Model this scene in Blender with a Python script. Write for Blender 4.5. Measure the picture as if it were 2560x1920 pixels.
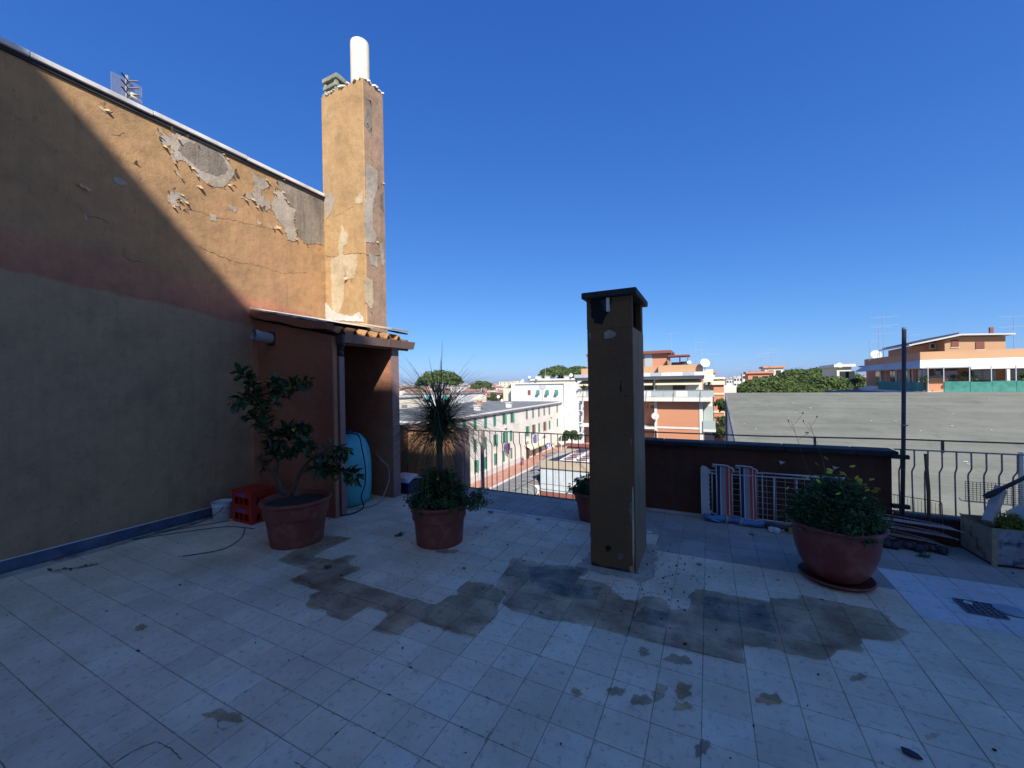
import bpy, bmesh, math, random
import numpy as np
from mathutils import Vector, Matrix, noise as mnoise
R = math.radians
random.seed(7)
for o in list(bpy.data.objects): bpy.data.objects.remove(o)
S = bpy.context.scene
COL = S.collection

# ------------------------------------------------------------------ camera, sky, sun, exposure
EYE = 1.6; FPX = 988.49
CAMM = Matrix.Rotation(R(26.44), 3, 'Z') @ Matrix.Rotation(R(90-0.161), 3, 'X') @ Matrix.Rotation(R(-0.955), 3, 'Z')
cd = bpy.data.cameras.new('camera'); cam = bpy.data.objects.new('camera', cd); COL.objects.link(cam)
cam.matrix_world = Matrix.Translation((0, 0, EYE)) @ CAMM.to_4x4()
cd.sensor_width = 36; cd.lens = FPX/2560*36; cd.clip_start = 0.02; cd.clip_end = 20000
S.camera = cam
SUN_EL = 39.6; SUN_AZ = 141.3          # azimuth clockwise from +Y
w = bpy.data.worlds.new('World'); S.world = w; w.use_nodes = True
wn = w.node_tree.nodes; wl = w.node_tree.links
sky = wn.new('ShaderNodeTexSky'); sky.sky_type = 'NISHITA'; sky.sun_disc = False
sky.sun_elevation = R(SUN_EL); sky.sun_rotation = R(SUN_AZ); sky.altitude = 60
sky.air_density = .75; sky.dust_density = 0.6; sky.ozone_density = 9.0
bgn = wn['Background']; bgn.inputs[1].default_value = 0.062
# the camera's rendering of blue: one tone curve per channel over the whole sky
sep = wn.new('ShaderNodeSeparateColor'); comb = wn.new('ShaderNodeCombineColor'); wl.new(sky.outputs[0], sep.inputs[0])
for i_, (piv, outv, pw) in enumerate(((1.33, 1.12, 1.08), (3.09, 3.42, .80), (6.86, 8.2, .50))):
    a_ = wn.new('ShaderNodeMath'); a_.operation = 'DIVIDE'; wl.new(sep.outputs[i_], a_.inputs[0]); a_.inputs[1].default_value = piv
    b_ = wn.new('ShaderNodeMath'); b_.operation = 'POWER'; wl.new(a_.outputs[0], b_.inputs[0]); b_.inputs[1].default_value = pw
    c_ = wn.new('ShaderNodeMath'); c_.operation = 'MULTIPLY'; wl.new(b_.outputs[0], c_.inputs[0]); c_.inputs[1].default_value = outv
    wl.new(c_.outputs[0], comb.inputs[i_])
wl.new(comb.outputs[0], bgn.inputs[0])
sd = bpy.data.lights.new('sun', 'SUN'); so = bpy.data.objects.new('sun', sd); COL.objects.link(so)
sd.energy = 3.9; sd.angle = R(0.53); sd.color = (1, .95, .87)
sv = Vector((math.sin(R(SUN_AZ))*math.cos(R(SUN_EL)), math.cos(R(SUN_AZ))*math.cos(R(SUN_EL)), math.sin(R(SUN_EL))))
so.rotation_euler = sv.to_track_quat('Z', 'Y').to_euler(); so.location = (8, -10, 12)
S.view_settings.view_transform = 'Standard'; S.view_settings.look = 'None'
S.view_settings.exposure = 0.95; S.view_settings.gamma = 1.0; S.view_settings.use_curve_mapping = False
S.render.engine = 'CYCLES'

# ------------------------------------------------------------------ measuring: photograph pixel (2560 wide) -> point of the place
def ray(x, y): return CAMM @ Vector(((x-1280)/FPX, -(y-960)/FPX, -1.0))
C0 = Vector((0, 0, EYE))
def at(x, y, d): return C0 + ray(x, y)*d
def onX(x, y, X): r = ray(x, y); return C0 + r*(X/r.x)
def onY(x, y, Y): r = ray(x, y); return C0 + r*(Y/r.y)
def onZ(x, y, z=0.0): r = ray(x, y); return C0 + r*((z-EYE)/r.z)
def proj(p):
    v = CAMM.transposed() @ (Vector(p)-C0)
    return (1280-FPX*v.x/v.z, 960+FPX*v.y/v.z, -v.z)

# ------------------------------------------------------------------ object helpers
LOC = {}
def tag(o, label=None, cat=None, group=None, kind=None):
    if label: o['label'] = label
    if cat: o['category'] = cat
    if group: o['group'] = group
    if kind: o['kind'] = kind
    return o
def thing(name, label, cat, loc=(0, 0, 0), group=None):
    o = bpy.data.objects.new(name, None); o.empty_display_size = .1
    COL.objects.link(o); o.location = loc; LOC[o.name] = Vector(loc)
    return tag(o, label, cat, group)
def link_mesh(me, name, parent=None, wloc=None):
    o = bpy.data.objects.new(name, me); COL.objects.link(o)
    if parent:
        o.parent = parent
        LOC[o.name] = Vector(wloc) if wloc is not None else LOC[parent.name]
        if wloc is not None: o.location = Vector(wloc)-LOC[parent.name]
    else:
        LOC[o.name] = Vector(wloc) if wloc is not None else Vector((0, 0, 0))
        if wloc is not None: o.location = wloc
    return o
class MB:
    def __init__(s): s.v = []; s.f = []; s.m = []; s.cm = 0
    def add(s, vs, fs):
        b = len(s.v); s.v += [tuple(p) for p in vs]
        for f in fs: s.f.append(tuple(i+b for i in f)); s.m.append(s.cm)
        return s
    def box(s, x0, y0, z0, x1, y1, z1):
        if x0 > x1: x0, x1 = x1, x0
        if y0 > y1: y0, y1 = y1, y0
        if z0 > z1: z0, z1 = z1, z0
        return s.add([(x0,y0,z0),(x1,y0,z0),(x1,y1,z0),(x0,y1,z0),(x0,y0,z1),(x1,y0,z1),(x1,y1,z1),(x0,y1,z1)],
                     [(0,3,2,1),(4,5,6,7),(0,1,5,4),(1,2,6,5),(2,3,7,6),(3,0,4,7)])
    def obox(s, c, size, rot=None):
        rot = rot or Matrix.Identity(3); c = Vector(c); a, b, d = [k/2 for k in size]
        vs = [c+rot@Vector(p) for p in [(-a,-b,-d),(a,-b,-d),(a,b,-d),(-a,b,-d),(-a,-b,d),(a,-b,d),(a,b,d),(-a,b,d)]]
        return s.add(vs, [(0,3,2,1),(4,5,6,7),(0,1,5,4),(1,2,6,5),(2,3,7,6),(3,0,4,7)])
    def bar(s, p, q, wdt, hgt=None):
        p = Vector(p); q = Vector(q); d = q-p; hgt = hgt or wdt
        return s.obox((p+q)/2, (wdt, hgt, d.length), d.to_track_quat('Z', 'Y').to_matrix())
    def tube(s, path, r, n=8, cap=True):
        path = [Vector(p) for p in path]; k = len(path)
        rs = r if isinstance(r, (list, tuple)) else [r]*k
        vs = []; up = None
        for i, p in enumerate(path):
            t = (path[min(i+1, k-1)]-path[max(i-1, 0)])
            if t.length < 1e-9: t = Vector((0, 0, 1))
            t.normalize()
            if up is None: up = t.orthogonal().normalized()
            else:
                up = (up-t*up.dot(t))
                up = up.normalized() if up.length > 1e-6 else t.orthogonal().normalized()
            sd_ = t.cross(up)
            for j in range(n):
                a = 2*math.pi*j/n; vs.append(p+(up*math.cos(a)+sd_*math.sin(a))*rs[i])
        fs = [(i*n+j, i*n+(j+1) % n, (i+1)*n+(j+1) % n, (i+1)*n+j) for i in range(k-1) for j in range(n)]
        if cap: fs += [tuple(range(n-1, -1, -1)), tuple((k-1)*n+j for j in range(n))]
        return s.add(vs, fs)
    def lathe(s, prof, c=(0, 0, 0), n=32, wob=0.0, sx=1, sy=1, cap0=True, cap1=True):
        vs = []
        for (r, z) in prof:
            for j in range(n):
                a = 2*math.pi*j/n; rr = r*(1+wob*math.sin(a*3+z*5)*.5)
                vs.append((c[0]+rr*sx*math.cos(a), c[1]+rr*sy*math.sin(a), c[2]+z))
        k = len(prof)
        fs = [(i*n+j, i*n+(j+1) % n, (i+1)*n+(j+1) % n, (i+1)*n+j) for i in range(k-1) for j in range(n)]
        if cap0: fs.append(tuple(range(n-1, -1, -1)))
        if cap1: fs.append(tuple((k-1)*n+j for j in range(n)))
        return s.add(vs, fs)
    def prism(s, pts, off):
        n = len(pts); off = Vector(off)
        a = [Vector(p) for p in pts]; b = [p+off for p in a]
        fs = [tuple(range(n)), tuple(range(2*n-1, n-1, -1))]+[(i, i+n, (i+1) % n+n, (i+1) % n) for i in range(n)]
        return s.add(a+b, fs)
    def face(s, pts): return s.add(pts, [tuple(range(len(pts)))])
    def build(s, name, mat, parent=None, smooth=False, bevel=0, seg=2, wloc=None, fixn=True):
        base = Vector(wloc) if wloc is not None else (LOC[parent.name] if parent else Vector((0, 0, 0)))
        me = bpy.data.meshes.new(name)
        me.from_pydata([(p[0]-base.x, p[1]-base.y, p[2]-base.z) for p in s.v], [], s.f)
        mats = mat if isinstance(mat, (list, tuple)) else [mat]
        for m in mats: me.materials.append(m)
        if len(mats) > 1: me.polygons.foreach_set('material_index', s.m)
        if fixn:
            bm = bmesh.new(); bm.from_mesh(me); bmesh.ops.recalc_face_normals(bm, faces=bm.faces); bm.to_mesh(me); bm.free()
        if smooth:
            me.shade_smooth() if hasattr(me, 'shade_smooth') else None
            for p in me.polygons: p.use_smooth = True
        o = link_mesh(me, name, parent, wloc)
        if bevel:
            b = o.modifiers.new('bevel', 'BEVEL'); b.width = bevel; b.segments = seg; b.limit_method = 'ANGLE'; b.angle_limit = R(40)
            if smooth is False and seg > 1:
                for p in me.polygons: p.use_smooth = False
        return o
def copy_tree(o, parent=None):
    c = o.copy(); COL.objects.link(c)
    if parent: c.parent = parent
    for ch in list(o.children): copy_tree(ch, c)
    return c
def dup(root, loc, rz=0.0, label=None, scale=1.0):
    c = copy_tree(root); c.location = loc; c.rotation_euler = (0, 0, rz); c.scale = (scale,)*3
    if label: c['label'] = label
    return c
def B(x0, y0, z0, x1, y1, z1): return MB().box(x0, y0, z0, x1, y1, z1)
def cards(P, N, size, rnd, asp=1.6, jit=.6):
    """many small four-cornered leaves: numpy arrays of centres and normals -> (verts, faces)"""
    n = len(P); N = N+rnd.normal(0, jit, (n, 3)); N /= np.linalg.norm(N, axis=1, keepdims=True)+1e-9
    t = np.cross(N, rnd.normal(0, 1, (n, 3))); t /= np.linalg.norm(t, axis=1, keepdims=True)+1e-9
    b = np.cross(N, t); sz = (size*rnd.uniform(.6, 1.4, (n, 1)))
    V = np.stack([P-t*sz*asp/2, P+b*sz*.5, P+t*sz*asp/2, P-b*sz*.5], 1).reshape(-1, 3)
    F = np.arange(4*n).reshape(-1, 4)
    return V, F
def np_mesh(name, V, F, mats, midx=None):
    me = bpy.data.meshes.new(name); n = len(V); m = len(F); k = F.shape[1]
    me.vertices.add(n); me.vertices.foreach_set('co', V.astype(np.float32).ravel())
    me.loops.add(m*k); me.loops.foreach_set('vertex_index', F.astype(np.int32).ravel())
    me.polygons.add(m); me.polygons.foreach_set('loop_start', np.arange(0, m*k, k, dtype=np.int32))
    me.polygons.foreach_set('loop_total', np.full(m, k, dtype=np.int32))
    for q in (mats if isinstance(mats, (list, tuple)) else [mats]): me.materials.append(q)
    if midx is not None: me.polygons.foreach_set('material_index', midx.astype(np.int32))
    me.update(calc_edges=True); me.validate()
    return me

# ------------------------------------------------------------------ materials
def newmat(name):
    m = bpy.data.materials.new(name); m.use_nodes = True
    nt = m.node_tree; return m, nt, nt.nodes, nt.links, nt.nodes['Principled BSDF']
def vmul(nt, src, s):
    n = nt.nodes.new('ShaderNodeVectorMath'); n.operation = 'MULTIPLY'; nt.links.new(src, n.inputs[0]); n.inputs[1].default_value = s; return n.outputs[0]
def nz(nt, vec, scale, detail=4, rough=.55):
    n = nt.nodes.new('ShaderNodeTexNoise'); n.inputs['Scale'].default_value = scale; n.inputs['Detail'].default_value = detail
    n.inputs['Roughness'].default_value = rough; nt.links.new(vec, n.inputs['Vector']); return n.outputs[0]
def ramp(nt, src, stops):
    r = nt.nodes.new('ShaderNodeValToRGB'); nt.links.new(src, r.inputs[0])
    e = r.color_ramp.elements
    while len(e) < len(stops): e.new(.5)
    for i, (p, c) in enumerate(stops): e[i].position = p; e[i].color = tuple(c)+(1,) if len(c) == 3 else c
    return r.outputs[0]
def g(v): return (v, v, v)
def mixc(nt, fac, a, b, mode='MIX'):
    n = nt.nodes.new('ShaderNodeMix'); n.data_type = 'RGBA'; n.blend_type = mode
    for i, s in ((0, fac), (6, a), (7, b)):
        if isinstance(s, (int, float)): n.inputs[i].default_value = s
        elif isinstance(s, tuple): n.inputs[i].default_value = tuple(s)+(1,) if len(s) == 3 else s
        else: nt.links.new(s, n.inputs[i])
    return n.outputs[2]
def bump(nt, src, dist, strength, prev=None):
    b = nt.nodes.new('ShaderNodeBump'); b.inputs['Distance'].default_value = dist; b.inputs['Strength'].default_value = strength
    nt.links.new(src, b.inputs['Height'])
    if prev: nt.links.new(prev, b.inputs['Normal'])
    return b.outputs[0]
def simple(name, c, rough=.7, var=.15, scale=4, bmp=0.0, bscale=60, metal=0, spec=.4, dirt=None, dirtamt=.5, dscale=2, translucent=0):
    m, nt, N, L, P = newmat(name)
    tc = N.new('ShaderNodeTexCoord'); v = tc.outputs['Object']
    c1 = tuple(k*(1-var) for k in c); c2 = tuple(min(1, k*(1+var)) for k in c)
    col = ramp(nt, nz(nt, v, scale), [(.3, c1), (.7, c2)])
    if dirt:
        f = ramp(nt, nz(nt, v, dscale, 8, .65), [(.5, g(0)), (.68, g(dirtamt))])
        col = mixc(nt, f, col, dirt)
    L.new(col, P.inputs['Base Color'])
    P.inputs['Roughness'].default_value = rough; P.inputs['Metallic'].default_value = metal
    P.inputs['Specular IOR Level'].default_value = spec
    if bmp: L.new(bump(nt, nz(nt, v, bscale, 4, .6), bmp, .6), P.inputs['Normal'])
    if translucent:
        tr = N.new('ShaderNodeBsdfTranslucent'); L.new(col, tr.inputs['Color'])
        ms = N.new('ShaderNodeMixShader'); ms.inputs[0].default_value = translucent
        L.new(P.outputs[0], ms.inputs[1]); L.new(tr.outputs[0], ms.inputs[2]); L.new(ms.outputs[0], N['Material Output'].inputs[0])
    return m
def plaster(name, stops, rough=.92, grain=.004, streak=.25, zmode=False, dark=(.09, .07, .05)):
    """painted render; stops = colour bands by height (metres) when zmode else a two colour mottling"""
    m, nt, N, L, P = newmat(name)
    geo = N.new('ShaderNodeNewGeometry'); v = geo.outputs['Position']
    n1 = nz(nt, v, 1.3, 5); n2 = nz(nt, v, 9, 4)
    if zmode:
        sp = N.new('ShaderNodeSeparateXYZ'); L.new(v, sp.inputs[0])
        # the band drops away from the camera: z + k*y, ragged edge
        m1 = N.new('ShaderNodeMath'); m1.operation = 'MULTIPLY_ADD'; L.new(sp.outputs[1], m1.inputs[0]); m1.inputs[1].default_value = .118; L.new(sp.outputs[2], m1.inputs[2])
        ma = N.new('ShaderNodeMath'); ma.operation = 'MULTIPLY_ADD'; L.new(n1, ma.inputs[0]); ma.inputs[1].default_value = .22; L.new(m1.outputs[0], ma.inputs[2])
        mb = N.new('ShaderNodeMath'); mb.operation = 'MULTIPLY_ADD'; L.new(n2, mb.inputs[0]); mb.inputs[1].default_value = .09; L.new(ma.outputs[0], mb.inputs[2])
        mr = N.new('ShaderNodeMapRange'); mr.inputs[1].default_value = 0; mr.inputs[2].default_value = 6; L.new(mb.outputs[0], mr.inputs[0])
        col = ramp(nt, mr.outputs[0], stops)
    else:
        col = ramp(nt, n1, [(.3, stops[0]), (.7, stops[1])])
    # vertical rain streaks and general mottling
    st = nz(nt, vmul(nt, v, (14, 14, .8)), 1, 5, .6)
    f = ramp(nt, st, [(.48, g(0)), (.75, g(streak))])
    col = mixc(nt, f, col, dark)
    f2 = ramp(nt, n2, [(.35, g(.12)), (.65, g(0))]); col = mixc(nt, f2, col, dark)
    f4 = ramp(nt, nz(nt, v, 2.4, 9, .68), [(.46, g(0)), (.64, g(.28))]); col = mixc(nt, f4, col, dark)
    f5 = ramp(nt, nz(nt, vmul(nt, v, (1, 1, .6)), 24, 6, .7), [(.56, g(0)), (.68, g(.3))]); col = mixc(nt, f5, col, dark)
    fine = nz(nt, v, 160, 3, .7); f3 = ramp(nt, fine, [(.3, g(.82)), (.7, g(1.1))]); col = mixc(nt, 1.0, col, f3, 'MULTIPLY')
    L.new(col, P.inputs['Base Color']); P.inputs['Roughness'].default_value = rough; P.inputs['Specular IOR Level'].default_value = .2
    b1 = bump(nt, nz(nt, vmul(nt, v, (1, 1, .55)), 95, 4, .65), grain, .8)
    b2 = bump(nt, nz(nt, v, 6, 5, .6), .03, .6, b1)
    b3 = bump(nt, nz(nt, v, 1.6, 3), .06, .5, b2)
    L.new(b3, P.inputs['Normal'])
    return m
# tiles ---------------------------------------------------------
def tile_mat(name, c, speck=.85, rough=.55):
    m, nt, N, L, P = newmat(name)
    geo = N.new('ShaderNodeNewGeometry'); v = geo.outputs['Position']
    oi = N.new('ShaderNodeObjectInfo')
    ad = N.new('ShaderNodeMath'); ad.operation = 'ADD'; L.new(oi.outputs['Random'], ad.inputs[0]); L.new(geo.outputs['Random Per Island'], ad.inputs[1])
    wn_ = N.new('ShaderNodeTexWhiteNoise'); wn_.noise_dimensions = '1D'; L.new(ad.outputs[0], wn_.inputs['W'])
    col = ramp(nt, wn_.outputs[0], [(0, tuple(k*.88 for k in c)), (.35, c), (.8, tuple(k*1.06 for k in c)), (1, (c[0]*1.02, c[1]*1.08, c[2]*1.16))])
    chips = N.new('ShaderNodeTexVoronoi'); chips.inputs['Scale'].default_value = 150; L.new(v, chips.inputs['Vector'])
    ch = ramp(nt, chips.outputs['Distance'], [(.16, g(1.0)), (.34, g(0))])
    n_ = nz(nt, v, 90, 2)
    ch2 = mixc(nt, 1.0, ch, ramp(nt, n_, [(.45, g(0)), (.62, g(1))]), 'MULTIPLY')
    col = mixc(nt, mixc(nt, 1.0, ch2, g(speck), 'MULTIPLY'), col, tuple(min(.75, k*1.7) for k in c))
    grime = ramp(nt, nz(nt, v, 2.1, 8, .62), [(.40, g(0)), (.70, g(.75))])
    col = mixc(nt, grime, col, (c[0]*.68, c[1]*.66, c[2]*.62))
    dirt = ramp(nt, nz(nt, v, 26, 7, .72), [(.54, g(0)), (.70, g(.6))])
    col = mixc(nt, dirt, col, (.09, .085, .08))
    oc = ramp(nt, nz(nt, vmul(nt, v, (1, 1, 1)), .75, 3), [(.52, g(0)), (.7, g(.35))])
    col = mixc(nt, oc, col, (.33, .25, .14))
    L.new(col, P.inputs['Base Color'])
    rr = ramp(nt, nz(nt, v, 5, 4), [(.3, g(rough-.12)), (.7, g(rough+.15))]); L.new(rr, P.inputs['Roughness'])
    P.inputs['Specular IOR Level'].default_value = .35
    L.new(bump(nt, nz(nt, v, 260, 3), .001, .5), P.inputs['Normal'])
    return m
M = {}
M['tile'] = tile_mat('terrazzo_tile', (.74, .60, .42))
M['tile_old'] = tile_mat('worn_grit_tile', (.34, .32, .28), .3, .75)
M['tile_white'] = tile_mat('repair_tile', (.62, .6, .57), .2, .6)
M['grout'] = simple('grout', (.42, .36, .28), .95, .2, 9, dirt=(.03, .027, .025), dirtamt=1.0, dscale=2.6)
M['cement'] = simple('cement', (.42, .36, .28), .9, .2, 6, .003, 70, dirt=(.2, .17, .13))
stp = [(0, (.37, .25, .15)), (2.975/6, (.39, .26, .155)), (2.995/6, (.38, .17, .10)), (3.14/6, (.44, .19, .11)), (3.37/6, (.47, .215, .125)), (3.395/6, (.42, .24, .12)), (1, (.46, .285, .135))]
M['wall'] = plaster('wall_paint_bands', stp, zmode=True, streak=.18)
M['ochre'] = plaster('ochre_render', [(.46, .285, .13), (.52, .335, .165)], streak=.12)
M['mauve'] = plaster('mauve_render', [(.35, .225, .15), (.41, .27, .185)], streak=.3)
M['salmon'] = plaster('salmon_render', [(.40, .175, .105), (.44, .20, .12)], streak=.08, grain=.002)
M['shedred'] = plaster('brick_red_render', [(.27, .09, .05), (.31, .11, .06)], streak=.1, grain=.002)
M['maroon'] = plaster('maroon_render', [(.075, .028, .018), (.10, .038, .024)], streak=.35)
M['pier'] = plaster('brown_pier_render', [(.165, .088, .04), (.20, .112, .053)], streak=.35)
M['exposed'] = plaster('exposed_plaster', [(.37, .31, .245), (.54, .465, .375)], streak=.25, grain=.008)
M['mortar'] = plaster('bare_mortar', [(.19, .155, .12), (.37, .31, .245)], streak=.6, grain=.016, dark=(.06, .055, .05))
M['whiteplaster'] = plaster('white_plaster', [(.58, .54, .48), (.68, .64, .58)], streak=.1, grain=.005)
M['creampatch'] = plaster('cream_undercoat', [(.50, .39, .24), (.60, .49, .33)], streak=.1)
M['flake'] = simple('paint_flake', (.46, .30, .15), .8, .2, 20)
M['coping'] = simple('pale_coping', (.62, .6, .57), .8, .15, 3, .002, 60, dirt=(.2, .19, .17))
M['darkstone'] = simple('dark_coping', (.022, .023, .028), .7, .3, 5, .003, 50, dirt=(.07, .066, .06), spec=.25)
M['soot_and_shade'] = simple('soot_and_shade', (.01, .009, .008), .95, .3, 8)  # near-black for soot, grit and cracks, and for shade painted into hollows
M['skirt'] = simple('blue_bitumen', (.05, .075, .14), .5, .3, 7, .004, 40, dirt=(.14, .15, .17), dirtamt=.6, dscale=5)
M['pot'] = simple('terracotta_plastic', (.17, .042, .028), .55, .15, 5, .0008, 90, dirt=(.28, .13, .10), dirtamt=.5, dscale=9)
M['pot_wine'] = simple('wine_plastic', (.20, .042, .034), .42, .1, 5, .0005, 90, dirt=(.38, .18, .16), dirtamt=.4, dscale=5)
M['soil'] = simple('soil', (.035, .026, .018), .98, .5, 40, .01, 60)
M['bark'] = simple('bark', (.075, .055, .04), .9, .3, 20, .004, 60)
M['palmbark'] = simple('palm_bark', (.10, .075, .05), .95, .3, 25, .005, 50)
M['leaf'] = simple('glossy_leaf', (.026, .065, .022), .3, .35, 9, translucent=.15)
M['leafy'] = simple('yellowing_leaf', (.30, .28, .05), .4, .2, 9, translucent=.2)
M['blade'] = simple('palm_blade', (.045, .085, .028), .4, .35, 9, translucent=.2)
M['bladedry'] = simple('dry_palm_blade', (.17, .15, .06), .6, .3, 9, translucent=.2)
M['fern'] = simple('ferny_leaf', (.05, .11, .03), .6, .4, 6, translucent=.25)
M['fern2'] = simple('ferny_leaf_dark', (.03, .07, .028), .6, .4, 6, translucent=.2)
M['daisy'] = simple('yellow_petals', (.75, .6, .02), .6, .1)
M['dryw'] = simple('dry_stalk', (.12, .09, .055), .9, .3, 20)
M['cyan'] = simple('turquoise_plastic', (.10, .50, .56), .38, .05, 3, spec=.5, translucent=.1)
M['darkpipe'] = simple('dark_plastic', (.03, .027, .032), .45, .2)
M['duct'] = simple('mauve_duct', (.24, .15, .14), .55, .08, 4, dirt=(.12, .08, .08), dirtamt=.4)
M['gutter'] = simple('brown_gutter', (.22, .145, .115), .5, .1, 4, dirt=(.12, .09, .08), dirtamt=.4)
M['pvc'] = simple('grey_pvc', (.30, .31, .34), .4, .1, 4, dirt=(.15, .15, .15))
M['whitepipe'] = simple('cream_pipe', (.74, .68, .52), .6, .08, 5, dirt=(.5, .48, .4), dirtamt=.5)
M['cowl'] = simple('mossy_concrete', (.24, .26, .20), .95, .3, 12, .01, 50, dirt=(.12, .13, .10))
M['rooftile'] = simple('clay_sheet', (.33, .17, .07), .85, .3, 8, .006, 50, dirt=(.12, .08, .05))
M['crate'] = simple('red_crate_plastic', (.36, .02, .009), .4, .08, 6)
M['cratelogo'] = simple('crate_print', (.15, .06, .25), .5, .2)
M['bucket'] = simple('white_bucket_plastic', (.5, .52, .56), .45, .1, 8, dirt=(.25, .24, .24), dirtamt=.7, dscale=9)
M['black'] = simple('black_rubber', (.015, .016, .02), .5, .2)
M['bluehose'] = simple('navy_hose', (.012, .02, .07), .4, .1)
M['greyhose'] = simple('grey_hose', (.25, .27, .26), .5, .1)
M['rail'] = simple('rusty_rail_paint', (.12, .085, .08), .6, .3, 30, .0008, 90, dirt=(.16, .06, .03), dirtamt=.7, dscale=14)
M['railgrey'] = simple('weathered_rail', (.34, .27, .27), .6, .3, 30, .0008, 90, dirt=(.2, .08, .04), dirtamt=.7, dscale=12)
M['polegrey'] = simple('dark_pole', (.045, .045, .052), .5, .3, 12, dirt=(.15, .08, .05), dirtamt=.5, dscale=7)
M['wood'] = simple('weathered_wood', (.17, .09, .05), .9, .3, 18, .003, 40)
M['whitemetal'] = simple('white_enamel', (.46, .46, .48), .4, .08, 12, dirt=(.3, .25, .2), dirtamt=.5, dscale=12)
M['navy'] = simple('navy_fabric', (.012, .022, .075), .85, .1)
M['greyfab'] = simple('grey_fabric', (.26, .25, .28), .85, .1)
M['redfab'] = simple('red_fabric', (.42, .07, .045), .85, .1)
M['whitefab'] = simple('white_fabric', (.6, .6, .62), .85, .1)
M['tarp'] = simple('blue_tarp', (.06, .17, .33), .4, .3, 14, .01, 18)
M['tape'] = simple('brown_tape', (.3, .27, .22), .5, .1)
M['rusttin'] = simple('peeling_planter_paint', (.30, .26, .17), .8, .3, 9, .004, 30, dirt=(.07, .045, .025), dirtamt=1.0, dscale=9)
M['planterblue'] = simple('peeling_blue_planter', (.22, .25, .28), .7, .3, 8, .005, 26, dirt=(.012, .018, .05), dirtamt=1.0, dscale=13)
M['moss'] = simple('yellow_moss', (.16, .17, .03), .9, .4, 20, .01, 40)
M['palebag'] = simple('pale_green_bag', (.42, .52, .47), .5, .15, 8, .01, 15)
M['slate'] = simple('slate', (.03, .032, .045), .7, .2, 30, .003, 60)
M['grate'] = simple('cast_grate', (.12, .13, .15), .6, .2, 20)
M['cover'] = simple('grey_cover', (.27, .31, .34), .6, .1, 9)
M['paper'] = simple('white_scrap', (.6, .6, .6), .8, .1)
def glass_mat(name, c=(.03, .045, .05)):
    m, nt, N, L, P = newmat(name); P.inputs['Base Color'].default_value = c+(1,); P.inputs['Roughness'].default_value = .08
    P.inputs['Specular IOR Level'].default_value = .9; return m
M['glass'] = glass_mat('window_glass')
M['screen'] = glass_mat('balcony_glass', (.38, .44, .43))
# city
def citymat(name, c, var=.08, scale=.3, dirt=None, da=.4, rough=.85, bmp=0):
    return simple(name, c, rough, var, scale, bmp, 8, dirt=dirt, dirtamt=da, dscale=.45)
M['cwhite'] = citymat('white_render', (.66, .64, .58), dirt=(.55, .48, .42), da=.5)
M['cblue'] = citymat('bluish_white_render', (.66, .67, .66), .04, dirt=(.6, .58, .55), da=.3)
M['cpink'] = citymat('old_white_render', (.70, .66, .58), dirt=(.54, .45, .38), da=.5)
M['ccream'] = citymat('cream_render', (.68, .62, .47))
M['corange'] = citymat('orange_render', (.52, .235, .13), .04)
M['cochre'] = citymat('ochre_city_render', (.50, .29, .155), .05)
M['cochre_shade'] = citymat('shaded_ochre_render', (.46, .25, .14), .05)  # the ochre render again, shade mixed into its colour for averted faces
M['cbrick'] = citymat('brick_band_render', (.55, .24, .14), .08)
M['cgrey'] = citymat('roof_felt', (.16, .165, .165), .15, .6, dirt=(.26, .26, .25))
M['ceave'] = citymat('mauve_grey_render', (.30, .26, .27), .05)  # plain mauve grey shared by eaves, rails, pipes and sign panels
M['shutter'] = citymat('green_shutter', (.05, .20, .15), .15, 3)
M['shutterg'] = citymat('faded_shutter', (.16, .20, .17), .15, 3)
M['shutterb'] = citymat('brown_shutter', (.16, .10, .07), .15, 3)
M['awncream'] = citymat('cream_awning', (.70, .62, .42), .08, 2)
M['silver'] = citymat('zinc_sheet', (.40, .43, .46), .1, 1, rough=.6)
M['silver2'] = citymat('white_sheet', (.62, .66, .70), .1, 1, rough=.6)
M['greenscreen'] = citymat('green_screen_cloth', (.045, .20, .16), .25, 5)
M['redbrown'] = citymat('red_brown_shutter', (.22, .075, .055), .1)
M['dish'] = citymat('dish_white', (.6, .6, .58), .03)
M['aerial'] = simple('aerial_metal', (.45, .47, .5), .4, .1, metal=.6)
M['bricks'] = citymat('red_paving', (.40, .20, .14), .2, 1.5, dirt=(.5, .36, .28))
M['asphalt'] = citymat('asphalt', (.17, .165, .165), .15, 1, dirt=(.26, .25, .24))
M['kerb'] = citymat('pale_kerb', (.55, .52, .49), .1)
M['ground'] = citymat('city_ground', (.20, .17, .13), .3, .02, dirt=(.06, .08, .04), da=1)
M['corr'] = citymat('corrugated_sheet', (.15, .17, .155), .15, 1)
M['kioskwall'] = citymat('pale_metal_panel', (.46, .51, .53), .12, 1.5, dirt=(.6, .6, .58))
M['kioskfascia'] = citymat('beige_fascia', (.42, .34, .25), .15, 1)
M['bluefelt'] = citymat('blue_black_edge', (.03, .04, .08), .2)
M['fanbrown'] = citymat('fan_hole', (.17, .075, .065), .1)
M['signblue'] = citymat('sign_blue', (.02, .12, .55), .05)
M['signwhite'] = citymat('sign_white', (.8, .8, .8), .02)
M['purple'] = citymat('purple_jacket', (.12, .06, .16), .2)
M['skin'] = citymat('skin', (.45, .26, .18), .1)
M['jeans'] = citymat('jeans', (.12, .14, .2), .1)
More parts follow.
